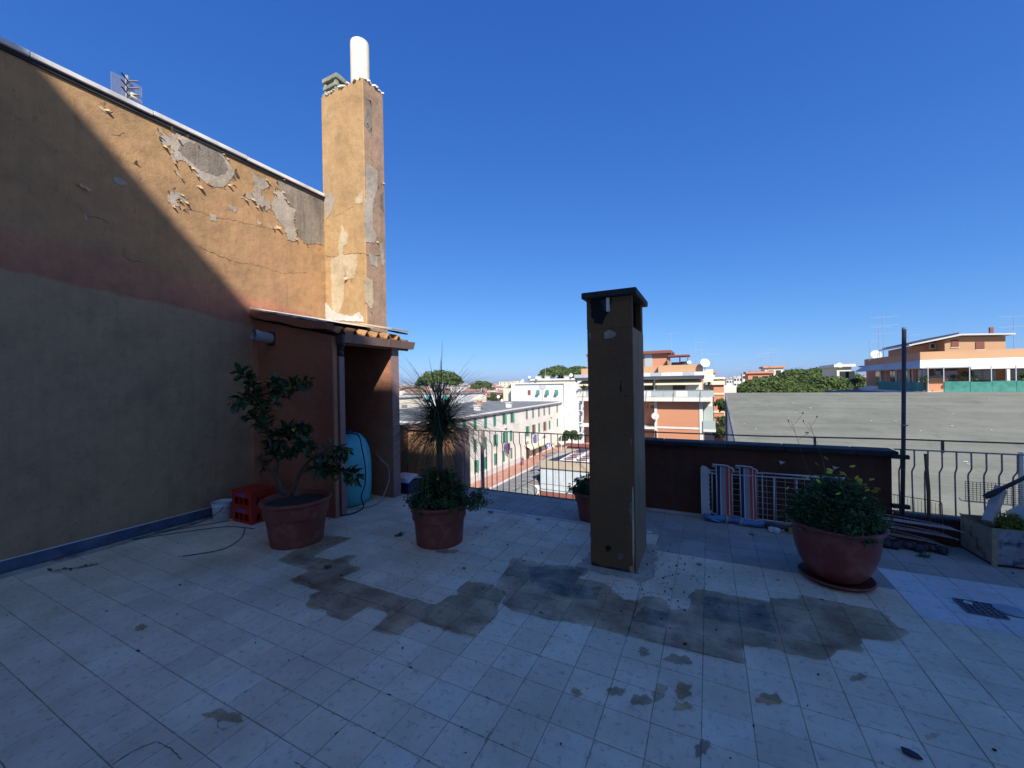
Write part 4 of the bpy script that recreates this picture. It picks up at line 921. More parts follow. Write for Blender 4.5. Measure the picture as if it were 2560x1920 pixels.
B(-.549, YE+1.7, -3, .3, YE+8, -.37).build('side_wall', M['ccream'], Eb)
B(-.45, YE+1.61, -2.8, .35, YE+1.69, -.9).build('balcony_door', M['screen'], Eb)
B(-.5, YE-.18, -2.9, .5, YE-.14, -2.1).build('balcony_glass', M['screen'], Eb); B(.46, YE-.13, -2.9, .5, YE+1.7, -2.1).build('balcony_glass', M['screen'], Eb)
# attic storey: glass balustrade panels, awnings, canopy, parapet
for i in range(12):
    x0 = -12.2+i*1.05
    B(x0+.01, YE-.72, .08, x0+1.04, YE-.69, .64).build('balustrade_panel', M['screen' if i % 3 else 'cwhite'], Eb)
for x in (-11.5, -9.3, -7.1, -5.35, -2.95, -1.55+.83): 
    MB().tube([(x, YE-.78, -.3), (x+.06, YE-.8, .35), (x+.1, YE-.74, .68)], .03, 5).build('balustrade_post', M['ceave'], Eb)
B(-12.2, YE-.75, .641, .1, YE-.67, .69).build('balustrade_rail', M['ceave'], Eb)
for i, x in enumerate((-11.6, -9.6, -7.6, -5.7, -4.35, -3.1, -1.9)): B(x, YE+.9, .05, x+1.1, YE+1.0, 1.65).build('window', M['glass' if i % 2 else 'screen'], Eb)
B(-12.1, YE+1.02, .04, -.6, YE+1.58, 1.9).build('attic_wall', M['cwhite'], Eb)
for a, b in ((-12.1, -8.2), (-8.0, -4.78), (-4.5, -.64)):
    MB().prism([(a, YE+.85, 1.64), (a, YE-.5, 1.28), (a, YE-.5, 1.16), (a, YE-.46, 1.16), (a, YE-.46, 1.25), (a, YE+.85, 1.58)], (b-a, 0, 0)).build('awning', M['awncream'], Eb)
for x in (-4.64, -.58, -8.1): B(x-.06, YE-.1, .04, x+.06, YE+.2, 1.66).build('attic_post', M['ccream'], Eb)
mb = MB(); mb.prism([(-12.3, YE+1.0, 2.36), (-12.3, YE-.9, 2.2), (-12.3, YE-.9, 1.98), (-12.3, YE-.55, 1.69), (-12.3, YE+1.0, 1.69)], (11.95, 0, 0)); mb.build('canopy', M['silver'], Eb)
x = -12.3
while x < -.4:
    B(x, YE-.93, 2.0, x+.9, YE-.901, 2.33).build('canopy_panel', M['silver2' if int(x*3) % 2 else 'silver'], Eb); x += .93
B(-4.28, YE+.3, 2.361, -.45, YE+.5, 3.03).build('roof_parapet', M['cochre'], Eb); B(-12.1, YE+.9, 2.361, -4.34, YE+1.1, 2.98).build('roof_parapet', M['cochre'], Eb)
B(-4.33, YE+.29, 2.37, -4.285, YE+1.1, 3.0).build('parapet_return', M['cochre_shade'], Eb)
B(-12.1, YE+1.1, 2.3, -.5, YE+12, 2.45).build('roof', M['cgrey'], Eb)
ph = YE+6
a_ = onY(1600, 886, ph); b_ = onY(1666, 886, ph)
B(a_.x-6, ph, 2.4, b_.x, ph+5, a_.z).build('penthouse', M['cbrick'], Eb); B(a_.x-6, ph-.5, a_.z, b_.x+.5, ph+5, a_.z+.3).build('penthouse_roof', M['redbrown'], Eb)
q = onY(1621, 901, ph-.1); B(q.x-.4, ph-.06, q.z-1.1, q.x+.4, ph-.01, q.z+.9).build('window', M['screen'], Eb)
q = onY(1670, 888, ph-2); q2 = onY(1723, 886, ph-2); q3 = onY(1700, 905, ph-2)
B(q.x, ph-2, q.z-.15, q2.x, ph+.5, q.z).build('pergola_roof', M['redbrown'], Eb); B(q.x+.2, ph-.5, 2.4, q3.x, ph+.3, q.z-.7).build('pergola_wall', M['redbrown'], Eb)
B(q3.x, ph-.6, 2.4, q2.x-.2, ph+.2, q3.z+.1).build('glazed_porch', M['glass'], Eb)
for xx in (q2.x-.15, q2.x-.9, q3.x): B(xx-.05, ph-1.95, q3.z, xx+.05, ph-1.85, q.z-.15).build('pergola_post', M['redbrown'], Eb)
# things on E
sat_dish('satellite_dish', 'big white satellite dish at the right corner of the orange building\'s roof', tuple(onY(1762, 908, YE)), .42, (.35, -.8, .35), .8)
sat_dish('satellite_dish', 'white satellite dish on the balcony corner of the orange building', tuple(onY(1638, 1040, YE-.5)), .33, (.2, -.9, .1), .4)
sat_dish('satellite_dish', 'very small white satellite dish by the roof pergola', tuple(onY(1723, 906, YE+3)), .2, (.2, -.9, .2), .5)
for px, py, Y, h, bm_, lab in [(1678, 882, 46, 2.1, 1, 'thin aerial rising behind the roof pergola'), (1739, 905, 41, 2.0, 0, 'lattice aerial mast left of the big roof dish'), (1753, 905, 41.5, 1.9, 2, 'aerial with two booms just left of the big roof dish'), (1783, 915, 44, 1.2, 1, 'short aerial right of the big roof dish')]:
    q = onY(px, py, Y); aerial('television_aerial', lab, (q.x, Y, q.z-.2), h+.3, 4, 1.0, .2, bm_)
def spiky(name, label, p, h, n, mat='bush', L=.9, pot=True, cat='plant'):
    t = thing(name, label, cat, p); rr = random.Random(int(p[0]*97)); mb = MB(); p = Vector(p)
    for i in range(n):
        a = rr.uniform(0, 6.28); e = rr.uniform(-.1, 1.3); d = Vector((math.cos(a)*math.cos(e), math.sin(a)*math.cos(e), math.sin(e))); s = Vector((-math.sin(a), math.cos(a), 0))*L*.05
        c = p+Vector((0, 0, h)); m_ = c+d*L*.6+Vector((0, 0, .05)); e_ = c+d*L-Vector((0, 0, L*.3))
        mb.add([c-s, c+s, m_+s*1.6, e_, m_-s*1.6], [(0, 1, 2, 4), (4, 2, 3)])
    tag(mb.build('frond', M[mat], t, fixn=False), kind='stuff')
    MB().tube([p, p+Vector((0, 0, h))], L*.06, 6).build('trunk', M['pinebark'], t)
    if pot: MB().lathe([(L*.16, 0), (L*.22, L*.3), (L*.2, L*.3)], p, 12).build('pot', M['corange'], t)
q = onY(1459, 990, YE-.2); spiky('potted_palm', 'dark spiky potted palm on the white balcony just left of the column', (q.x, YE-.3, .04), .65, 34, L=.95)
q = onY(1772, 985, YE+.2); spiky('potted_plant', 'tall leafy plant on the corner balcony of the orange building', (q.x, YE+.3, .04), 1.0, 26, L=.55)
q = onY(1793, 1050, YE); spiky('potted_plant', 'yellow green plant hanging at the corner of the lower balcony', (q.x, YE+.2, q.z-.3), .3, 26, L=.5)
ac = thing('boiler_cabinet', 'reddish boiler cabinet with a white pipe on the balcony wall behind the dish', 'cabinet', tuple(onY(1625, 1030, YE+1.5)))
q = onY(1625, 1030, YE+1.5); B(q.x-.35, YE+1.3, q.z-.5, q.x+.35, YE+1.59, q.z+.4).build('box', M['cbrick'], ac); MB().tube([(q.x, YE+1.3, q.z+.4), (q.x, YE+1.3, q.z+.8), (q.x+.5, YE+1.3, q.z+.85)], .05, 8).build('pipe', M['cwhite'], ac)
# ---- slim orange building right of E
q0_ = onY(1784, 962, 62); q1_ = onY(1810, 962, 62)
Fb = thing('apartment_building', 'narrow brick orange building with pale floor bands beside the grey roof', 'building', (q0_.x, 64, G))
B(q0_.x, 62, G, q1_.x, 72, q0_.z).build('wall', M['cbrick'], Fb); B(q0_.x-1, 61.7, q0_.z+.001, q1_.x+.1, 72, q0_.z+.5).build('parapet', M['ccream'], Fb)
for pz_ in (985, 1008, 1030): 
    z = onY(1797, pz_, 62).z; B(q0_.x-.05, 61.9, z-.1, q1_.x+.05, 62.0, z+.15).build('floor_band', M['awncream'], Fb)
B(q0_.x-1.9, 63, G, q0_.x-.01, 72, q0_.z+2.2).build('side_wing', M['ccream'], Fb); B(q1_.x+.01, 64, G, q1_.x+1.6, 74, q0_.z-.2).build('side_wing', M['cwhite'], Fb)
for (px, py, Y, wpx, lab, mt, rf_) in [(1778, 933, 85, 18, 'cream building with a small red roof cabin just right of the big roof dish', 'ccream', 'corange'), (1797, 948, 90, 22, 'pinkish building with a red roof terrace behind the slim orange one', 'cbrick', 'ccream'), (1830, 978, 75, 22, 'white rooftop with an aerial mast at the left edge of the pines', 'cwhite', 'cgrey')]:
    a_ = onY(px-wpx/2, py, Y); b_ = onY(px+wpx/2, py, Y); t = thing('apartment_building', lab, 'building', (a_.x, Y, G))
    B(a_.x, Y, G, b_.x, Y+10, a_.z).build('wall', M[mt], t); B(a_.x-.3, Y-.3, a_.z, b_.x+.3, Y+10, a_.z+.4).build('roof', M[rf_], t)
    for k in range(3):
        for j in range(2):
            x = a_.x+(b_.x-a_.x)*(.25+.4*j); B(x, Y-.04, a_.z-2.6-3*k, x+.8, Y-.005, a_.z-1.2-3*k).build('window', M['glass'], t)
def roof_felt_mat():
    m, nt, N, L, P = newmat('grey_roof_felt'); v = N.new('ShaderNodeTexCoord').outputs['Object']
    a = ramp(nt, nz(nt, vmul(nt, v, (.12, 1.6, 1)), 1, 6, .6), [(.3, (.135, .138, .108)), (.7, (.185, .187, .15))])
    b = ramp(nt, nz(nt, v, .5, 7, .65), [(.42, g(0)), (.68, g(.55))]); c = mixc(nt, b, a, (.23, .23, .185))
    d = ramp(nt, nz(nt, vmul(nt, v, (1, .5, 1)), 1.6, 8, .7), [(.55, g(0)), (.7, g(.45))]); c = mixc(nt, d, c, (.085, .09, .08))
    L.new(c, P.inputs['Base Color']); P.inputs['Roughness'].default_value = .9; P.inputs['Specular IOR Level'].default_value = .25
    L.new(bump(nt, nz(nt, v, 3, 6), .03, .6), P.inputs['Normal']); return m
# ------------------------------------------------------------------ big grey sloping felt roof F
XF = 1.12; ridge = .52; sl = (.52+1.36)/(35-22.02)
def fz(y):
    z = ridge-(35-y)*sl
    return z-(.25*max(0, (y-33.4)/1.6)**2 if y > 33.4 else 0)*0
FR = thing('sloping_roof_building', 'large grey felt roof of a low building sloping down towards the terrace', 'building', (10, 24, G))
ys = [9.5+(35-9.5)*i/24 for i in range(25)]
mb = MB(); V = []
for y in ys:
    for x in (XF, 60): V.append((x, y, fz(y)))
F = [(2*i, 2*i+1, 2*i+3, 2*i+2) for i in range(24)]
mb.add(V, F)
mb.add([(x, y, z-.12) for x, y, z in V], [tuple(reversed(f)) for f in F]); mb.build('roof', None or roof_felt_mat(), FR, fixn=False)
mb = MB(); y = 9.5
while y < 34:
    mb.box(XF+.02, y, fz(y)-.004, 60, y+.012, fz(y)+.004+.012*sl); y += 1.02
tag(mb.build('felt_seam', simple('seam_felt', (.13, .135, .12), .9), FR), kind='stuff')
mb = MB(); mb.prism([(XF-.02, y, fz(y)+.03) for y in ys]+[(XF-.02, y, fz(y)-.35) for y in reversed(ys)], (.14, 0, 0)); mb.build('verge', M['cgrey'], FR)
mb = MB(); mb.prism([(XF+.15, 9.6, G), (XF+.15, 35, G), (XF+.15, 35, fz(35)-.13), (XF+.15, 9.6, fz(9.6)-.13)], (.3, 0, 0)); mb.build('gable_wall', M['cwhite'], FR)
B(XF+.5, 9.6, G, 60, 9.9, fz(9.6)-.13).build('front_wall', M['cwhite'], FR); B(XF, 35.0, G, 60, 35.3, ridge+.02).build('ridge_parapet', M['cgrey'], FR)
rr = random.Random(5); mb = MB()
for i in range(70):
    x = rr.uniform(1.5, 22); y = rr.uniform(14, 34.8); s = rr.uniform(.03, .11)
    mb.obox((x, y, fz(y)+.012), (s*rr.uniform(.5, 2.2), s, .01), Matrix.Rotation(rr.uniform(0, 3), 3, 'Z'))
tag(mb.build('pale_scrap', M['paper'], FR), kind='stuff')
# ------------------------------------------------------------------ G: ochre building with green screens at the right
YG, XG = 38.0, 13.45
Gb = thing('apartment_building', 'ochre penthouse building with sheet-metal awning and green screened terrace at the right edge', 'building', (20, 44, G))
B(XG+.9, YG+3.2, G, 40, YG+14, 2.6).build('wall', M['cbrick'], Gb)
B(XG-.0, YG, 2.70, 40, YG+.25, 3.30).build('roof_parapet', M['cochre'], Gb); B(XG, YG+.251, 2.70, XG+.25, YG+11.2, 3.28).build('roof_parapet', M['cochre_shade'], Gb)
B(XG+.25, YG+.25, 2.6, 40, YG+13.9, 2.72).build('flat_roof', M['cgrey'], Gb)
mb = MB(); mb.prism([(XG, YG, 2.72), (40, YG, 2.72), (40, YG-.75, 2.2), (XG-.28, YG-.75, 2.2)], (0, .03, -.08)); mb.build('sheet_awning', M['silver2'], Gb)
mb = MB(); mb.prism([(XG, YG, 2.72), (XG, YG+11.3, 2.68), (XG-.35, YG+12.5, 2.2), (XG-.28, YG-.75, 2.2)], (.05, 0, -.08)); mb.build('sheet_awning', M['silver'], Gb)
B(XG-.3, YG-1.4, .1, 40, YG+14, .50).build('terrace_slab', M['cwhite'], Gb); B(XG+.6, YG-1.8, .37, 40, YG-1.401, .49).build('ledge', M['cwhite'], Gb)
B(XG-2.5, YG-1.4, -.1, XG-.31, YG+14, .32).build('side_roof', M['cgrey'], Gb)
x = XG+.72; i = 0; rr = random.Random(12)
while x < 27:
    L = rr.uniform(.9, 1.6); z1_ = 1.2+rr.uniform(-.03, .03)
    B(x+.01, YG-1.3+rr.uniform(-.02, .02), .51, x+L-.01, YG-1.27, z1_).build('screen_cloth', M['greenscreen'], Gb)
    B(x-.02, YG-1.26, .5, x+.02, YG-1.22, 2.2).build('awning_post', M['silver'], Gb); x += L
y = YG-1.2; 
while y < YG+7.2:
    L = rr.uniform(.9, 1.5); B(XG-.1, y+.02, .51, XG-.07, y+L-.02, 1.2+rr.uniform(-.03, .03)).build('screen_cloth', M['greenscreen'], Gb)
    B(XG-.06, y-.02, .5, XG-.02, y+.02, 2.2).build('awning_post', M['silver'], Gb); y += L
B(XG-.1, YG+7.3, .5, XG-.02, YG+11.2, .78).build('brick_step', M['cwhite'], Gb)
for y in (YG+1.4, YG+4.2, YG+6.6, YG+10.0):
    f = B(XG+.85, y, .55, XG+.899, y+1.3, 2.15).build('glass_door', M['glass'], Gb); B(XG+.84, y-.1, .55, XG+.849, y+.35, 2.2).build('frame', M['cwhite'], f)
for x in (15.4, 17.4, 19.3): 
    f = B(x, YG+3.15, .6, x+1.2, YG+3.199, 2.1).build('glass_door', M['glass'], Gb); B(x-.08, YG+3.1, .6, x, YG+3.149, 2.15).build('frame', M['cwhite'], f)
# penthouse with butterfly slope
PY = YG+1.6
xl = onY(2120+1215/5.027, 860, PY).x; xr = onY(2120+1980/5.027, 860, PY).x; xll = onY(2120+850/5.027, 860, PY).x
zt = onY(2120+1390/5.027, 810+128/5.027, PY).z; ztr = onY(2120+1980/5.027, 810+130/5.027, PY).z; zl = onY(2120+800/5.027, 810+262/5.027, PY).z; xp = onY(2120+1390/5.027, 850, PY).x
mb = MB(); mb.prism([(xl, PY, 2.7), (xr, PY, 2.7), (xr, PY, ztr-.12), (xp, PY, zt-.16), (xl, PY, zt-.16-(xp-xl)*.28)], (0, 5, 0)); mb.build('penthouse', M['cochre'], Gb)
mb = MB(); mb.prism([(xll, PY+1.2, 2.7), (xl-.01, PY+1.2, 2.7), (xl-.01, PY+1.2, zt-.2-(xp-xl)*.28), (xll, PY+1.2, zl-.12)], (0, 3.8, 0)); mb.build('penthouse_wing', M['cochre_shade'], Gb)
mb = MB(); mb.prism([(xll-.5, PY-.4, zl), (xp, PY-.4, zt), (xr+.3, PY-.4, ztr+.03), (xr+.3, PY-.4, ztr-.07), (xp, PY-.4, zt-.12), (xll-.5, PY-.4, zl-.1)], (0, 5.8, 0)); mb.build('penthouse_roof', M['kerb'], Gb)
mb = MB(); mb.prism([(xll-.3, PY-.3, zl+.05), (xp-.1, PY-.3, zt+.0), (xp-.1, PY-.3, zt+.1), (xll-.3, PY-.3, zl+.13)], (0, 5.6, 0)); mb.build('roof_panel', M['bluefelt'], Gb)
for (u0, v0, u1, v1) in ((1295, 200, 1390, 290), (1603, 225, 1713, 318)):
    a_ = onY(2120+u0/5.027, 810+v0/5.027, PY); b_ = onY(2120+u1/5.027, 810+v1/5.027, PY); f = B(a_.x-.04, PY-.05, b_.z-.04, b_.x+.04, PY-.005, b_.z).build('window', M['cwhite'], Gb); B(a_.x, PY-.04, b_.z, b_.x, PY-.006, a_.z).build('roller_shutter', M['redbrown'], f)
a_ = onY(2120+1060/5.027, 810+278/5.027, PY+1.2); f = B(a_.x-.18, PY+1.15, a_.z-.22, a_.x+.18, PY+1.199, a_.z+.22).build('window', M['cwhite'], Gb); B(a_.x-.1, PY+1.14, a_.z-.15, a_.x+.1, PY+1.149, a_.z+.15).build('pane', M['glass'], f)
q = onY(2120+1810/5.027, 810+40/5.027, PY+2); B(q.x-.09, PY+2, ztr, q.x+.09, PY+2.2, q.z).build('chimney', M['redbrown'], Gb)
# white portico and garden shed on its terrace
B(17.25, YG-.9, .5, 17.4, YG-.75, 2.1).build('portico_post', M['cwhite'], Gb); B(15.6, YG-.95, 2.0, 24, YG-.7, 2.16).build('portico_beam', M['cwhite'], Gb)
cab = thing('garden_shed', 'low brown garden shed with grey roof behind the green terrace screens', 'shed', (14.3, 38.6, .5))
B(13.9, 38.3, .5, 15.0, 39.2, 1.45).build('wall', M['corange'], cab); MB().prism([(13.8, 38.2, 1.45), (14.45, 38.2, 1.72), (15.1, 38.2, 1.45)], (0, 1.1, 0)).build('roof', M['cgrey'], cab)
spiky('potted_palm', 'bright green palm on the screened terrace at the right', (15.9, 38.2, .5), .95, 40, 'fern', .75)
spiky('potted_plant', 'bushy plant over the first green screens of the right terrace', (13.3, 37.0, .5), .75, 40, 'bush', .45)
spiky('potted_plant', 'dark leafy plant at the far left corner of the right hand building', (XG-.5, YG+12, .35), .6, 60, 'bush', .9)
spiky('potted_plant', 'thin reddish plants along the right part of the green screens', (18.0, 37.1, .5), .85, 44, 'bush', .55)
sat_dish('satellite_dish', 'white satellite dish on the left part of the ochre penthouse roof', tuple(onX(2120+350/5.027, 810+388/5.027, XG+.3)), .42, (.1, -.9, .3), .5)
for px, py, Y, h, bm_, wd, lab in [(2209, 890, 44, 3.6, 3, 1.6, 'tall rooftop aerial with three booms left of the metal pole'), (2198, 893, 45, 2.9, 1, 1.4, 'shorter aerial left of the tallest rooftop aerial'), (2174, 898, 47, 1.9, 1, .9, 'low aerial left of the rooftop dish'), (2272, 868, 40, 1.2, 1, 1.2, 'small aerial just right of the metal pole'), (2386, 835, 41, .9, 0, .5, 'slim mast above the penthouse roof'), (2535, 875, 39.5, 2.6, 2, 1.4, 'aerial with crossed booms at the right edge of the picture')]:
    q = onY(px, py, Y); aerial('television_aerial', lab, (q.x, Y, q.z-.15), h, 4, wd, .05, bm_)
for px, py, Y, wpx, lab in [(2110, 918, 70, 36, 'cream attic behind the pines, left of the ochre penthouse'), (1935, 920, 110, 46, 'white attic with a pinkish roof behind the left part of the pines'), (1900, 934, 100, 60, 'reddish flat rooftop at the left edge of the pines')]:
    a_ = onY(px-wpx/2, py, Y); b_ = onY(px+wpx/2, py, Y); t = thing('apartment_building', lab, 'building', (a_.x, Y, G))
    B(a_.x, Y, G, b_.x, Y+8, a_.z).build('wall', M['ccream' if px != 1900 else 'corange'], t); B(a_.x-.4, Y-.4, a_.z+.001, b_.x+.4, Y+8, a_.z+.4).build('roof', M['cwhite' if px == 2110 else 'cbrick'], t)
    for k in range(2): x = a_.x+(b_.x-a_.x)*(.2+.4*k); B(x, Y-.04, a_.z-1.8, x+1.0, Y-.005, a_.z-.6).build('window', M['glass'], t)
sat_dish('satellite_dish', 'white satellite dish on the cream attic behind the pines', tuple(onY(2099, 913, 69)), .36, (.1, -.9, .2), .6)
# ------------------------------------------------------------------ lower roof terrace with kiosk in front of the street
LZ = -6.6
lb = thing('low_building', 'lower flat-roofed building between the terrace and the street', 'building', (-9, 34, G))
MB().prism([(-12.0, 22.5, LZ-.2), (1.0, 22.5, LZ-.2), (1.0, 38, LZ-.2), (-14.9, 38, LZ-.2)], (0, 0, G-LZ)).build('wall', M['kioskfascia'], lb); MB().prism([(-12.2, 22.4, LZ-.199), (1.0, 22.4, LZ-.199), (1.0, 38, LZ-.199), (-15.1, 38.1, LZ-.199)], (0, 0, .199)).build('roof', citymat('gravel_roof', (.33, .31, .27), .15, .8), lb)
kx0 = -10.95; ky = 26.5
kq = lambda x, y: onY(1240+x/9.217, 1130+y/9.217, ky)
ktop = kq(1110, 200).z; kmid = kq(1030, 350).z; kx0 = kq(1020, 500).x
kio = thing('roof_kiosk', 'pale metal-clad rooftop cabin with beige fascia and a white panel with brown discs on top', 'cabin', (kx0+3, ky, LZ))
x = kx0; i = 0
while x < kx0+6.4:
    L = (1.15, .62, .62, 1.15, 1.2)[i % 5]; B(x+.006, ky, LZ+.35, x+L-.006, ky+.06, kmid).build('panel', M['kioskwall'], kio, bevel=.01); x += L; i += 1
B(kx0, ky+.061, LZ, kx0+6.4, ky+6, kmid).build('body', M['kioskwall'], kio)
B(kx0-.05, ky-.12, kmid+.001, kx0+6.5, ky+.2, ktop).build('fascia', M['kioskfascia'], kio); B(kx0-.05, ky+.201, kmid+.001, kx0+6.5, ky+6.1, ktop-.1).build('roof', M['kioskfascia'], kio)
MB().prism([(kx0+.3, ky+.25, ktop-.09), (kx0+1.0, ky+.25, ktop-.09), (kx0+2.0, ky+6, ktop-.09), (kx0+1.2, ky+6, ktop-.09)], (0, 0, .03)).build('blue_strip', M['bluefelt'], kio)
B(kx0, ky-.04, LZ+.05, kx0+6.4, ky+.01, LZ+.3).build('red_sill', M['redbrown'], kio)
for z in (LZ+.98,): MB().tube([(kx0-1.2, ky-.5, z+.05), (kx0+6, ky-.5, z)], .02, 5).build('red_rail', M['redbrown'], kio)
wa = onZ(1240+1470/9.217, 1130+190/9.217, ktop); wb = onZ(1240+2080/9.217, 1130+235/9.217, ktop); wc = onZ(1240+1830/9.217, 1130+10/9.217, ktop)
wy1 = wc.y; wx0 = wa.x; wx1 = wb.x+.05
wpan = thing('vent_panel', 'white panel with rows of brown discs lying on the roof of the metal cabin', 'panel', ((wx0+wx1)/2, wa.y, ktop))
B(wx0, wa.y, ktop+.002, wx1+1.2, wy1, ktop+.05).build('sheet', M['cwhite'], wpan)
nr = 5; sx = (wx1-wx0)/2
for r_ in range(nr):
    for c_ in range(3):
        MB().lathe([(.40, 0), (.40, .01)], (wx0+sx*(.5+c_)+.03, wa.y+(wy1-wa.y)*(r_+.5)/nr, ktop+.051), 18, sx=sx*.95, sy=(wy1-wa.y)/nr*1.0).build('disc', M['fanbrown'], wpan)
rp_ = thing('roof_parapet', 'red brown panelled parapet behind the metal rooftop cabin', 'parapet', (kx0+4, ky+8, LZ))
za = onY(1240+1700/9.217, 1109, ky+7).z; zb_ = onY(1440, 1127, ky+7).z; xa = onY(1418, 1110, ky+7).x
for i in range(6): B(xa+i*1.0+.01, ky+7, LZ, xa+i*1.0+.99, ky+7.1, za-.25).build('panel', M['fanbrown'], rp_)
B(xa-.1, ky+6.9, za-.249, xa+6.2, ky+7.3, za).build('coping', M['redbrown'], rp_)
# barrel canopies of corrugated sheet
SH = -.185
def canopy(x0, x1, y0, y1, zb, rise, label):
    t = thing('corrugated_canopy', label, 'canopy', ((x0+x1)/2, y0, LZ)); n = 90; V = []; k = 5
    for i in range(n+1):
        y = y0+(y1-y0)*i/n; w_ = .035*(i % 2)
        for j in range(k+1):
            a = math.pi*j/k; V.append(((x0+x1)/2-(x1-x0)/2*math.cos(a)+SH*(y-y0), y, zb+rise*math.sin(a)+w_))
    F = [(i*(k+1)+j, i*(k+1)+j+1, (i+1)*(k+1)+j+1, (i+1)*(k+1)+j) for i in range(n) for j in range(k)]
    MB().add(V, F).build('corrugated_sheet', M['corr'], t, fixn=False)
    for q in range(6):
        y = y0+(y1-y0)*q/5; MB().tube([((x0+x1)/2-(x1-x0)/2*math.cos(math.pi*j/8)*1.01+SH*(y-y0), y, zb+.06+rise*math.sin(math.pi*j/8)) for j in range(9)], .045, 5).build('rib', M['ceave'], t)
    for y in (y0, (y0+y1)/2, y1):
        for x in (x0+SH*(y-y0), x1+SH*(y-y0)): B(x-.05, y-.05, LZ, x+.05, y+.05, zb).build('post', M['rail'], t)
    for x in (x0, x1): MB().tube([(x, y0, zb), (x+SH*(y1-y0), y1, zb)], .06, 5).build('edge_beam', M['rail'], t)
    return t
canopy(-12.25, -10.5, 23.3, 29.6, LZ+.5, .4, 'nearer grey corrugated barrel canopy left of the metal rooftop cabin')
canopy(-13.5, -11.7, 30.0, 37.8, LZ+.6, .45, 'farther corrugated barrel canopy beyond the metal rooftop cabin')
fe = thing('sheet_fence', 'greenish corrugated sheet fence left of the metal rooftop cabin', 'fence', (-12, 24, LZ))
fa = onY(1262, 1243, 24.3)
V = []; n = 80
for i in range(n+1):
    y = 23.9+i*.07; V += [(-11.7+.03*(i % 2), y, LZ), (-11.7+.03*(i % 2), y, LZ+1.0)]
MB().add(V, [(2*i, 2*i+2, 2*i+3, 2*i+1) for i in range(n)]).build('corrugated_sheet', M['corr'], fe, fixn=False)
MB().tube([(-11.7, 23.9, LZ+1.02), (-11.7, 29.5, LZ+1.02)], .03, 5).build('top_rail', M['rail'], fe)
# white garden chair
chp = onZ(1338, 1247, LZ)
gc = thing('garden_chair', 'white plastic garden chair beside the metal rooftop cabin', 'chair', tuple(chp)); X, Y, Z = chp
B(X-.24, Y-.22, Z+.40, X+.24, Y+.22, Z+.44).build('seat', M['cwhite'], gc, bevel=.01)
MB().prism([(X-.22, Y+.2, Z+.44), (X+.22, Y+.2, Z+.44), (X+.18, Y+.32, Z+.88), (X-.18, Y+.32, Z+.88)], (0, .03, 0)).build('backrest', M['cwhite'], gc)
for sx in (-1, 1):
    for sy in (-1, 1): MB().tube([(X+sx*.21, Y+sy*.19, Z+.4), (X+sx*.26, Y+sy*.25, Z)], .022, 6).build('leg', M['cwhite'], gc)
    MB().tube([(X+sx*.25, Y-.2, Z+.42), (X+sx*.26, Y-.18, Z+.64), (X+sx*.25, Y+.25, Z+.66)], .02, 6).build('armrest', M['cwhite'], gc)
# ------------------------------------------------------------------ street things
ped = onZ(1307, 1163, G+.14)
def person(p, label):
    t = thing('person', label, 'person', tuple(p)); x, y, z = p
    me = bpy.data.meshes.new('body'); J = [(0,0,.92),(0,.02,1.15),(0,.03,1.38),(0,.0,1.5),(0,-.02,1.62),(-.18,.02,1.40),(-.24,-.04,1.14),(-.22,-.16,.92),(.18,.02,1.40),(.25,.08,1.14),(.24,.02,.88),(-.09,0,.88),(-.10,-.14,.48),(-.1,-.06,.06),(-.1,-.2,.03),(.09,0,.88),(.10,.12,.48),(.1,.3,.10),(.1,.2,.03),(0,-.02,1.70)]
    Ed = [(0,1),(1,2),(2,3),(3,4),(4,19),(2,5),(5,6),(6,7),(2,8),(8,9),(9,10),(0,11),(11,12),(12,13),(13,14),(0,15),(15,16),(16,17),(17,18)]
    rad = [.16,.15,.15,.06,.095,.075,.05,.035,.075,.05,.035,.1,.07,.045,.035,.1,.07,.045,.035,.085]
    me.from_pydata(J, Ed, []); o = bpy.data.objects.new('body', me); COL.objects.link(o); o.parent = t; me.materials.append(M['purple'])
    sk = o.modifiers.new('skin', 'SKIN')
    for i, r in enumerate(rad): me.skin_vertices[0].data[i].radius = (r, r*.8)
    me.skin_vertices[0].data[0].use_root = True
    o.modifiers.new('sub', 'SUBSURF').levels = 1
    MB().lathe([(.02, 0), (.08, .03), (.105, .11), (.095, .19), (.03, .23)], (x, y-.01, z+1.56), 12).build('hair', M['redbrown'], t, smooth=True)
    MB().lathe([(.06, 0), (.085, .05), (.07, .13)], (x, y-.05, z+1.55), 10).build('face', M['skin'], t, smooth=True)
    MB().lathe([(.12, 0), (.17, .3), (.2, .5), (.17, .55)], (x, y-.02, z+.42), 10, sy=.7).build('skirt', M['jeans'], t, smooth=True)
    MB().lathe([(.1, 0), (.17, .12), (.13, .3), (.02, .34)], (x-.3, y-.22, z+.48), 8, sy=.6).build('bag', M['purple'], t, smooth=True)
    return t
person(ped, 'person in a purple jacket walking on the red pavement with a bag')
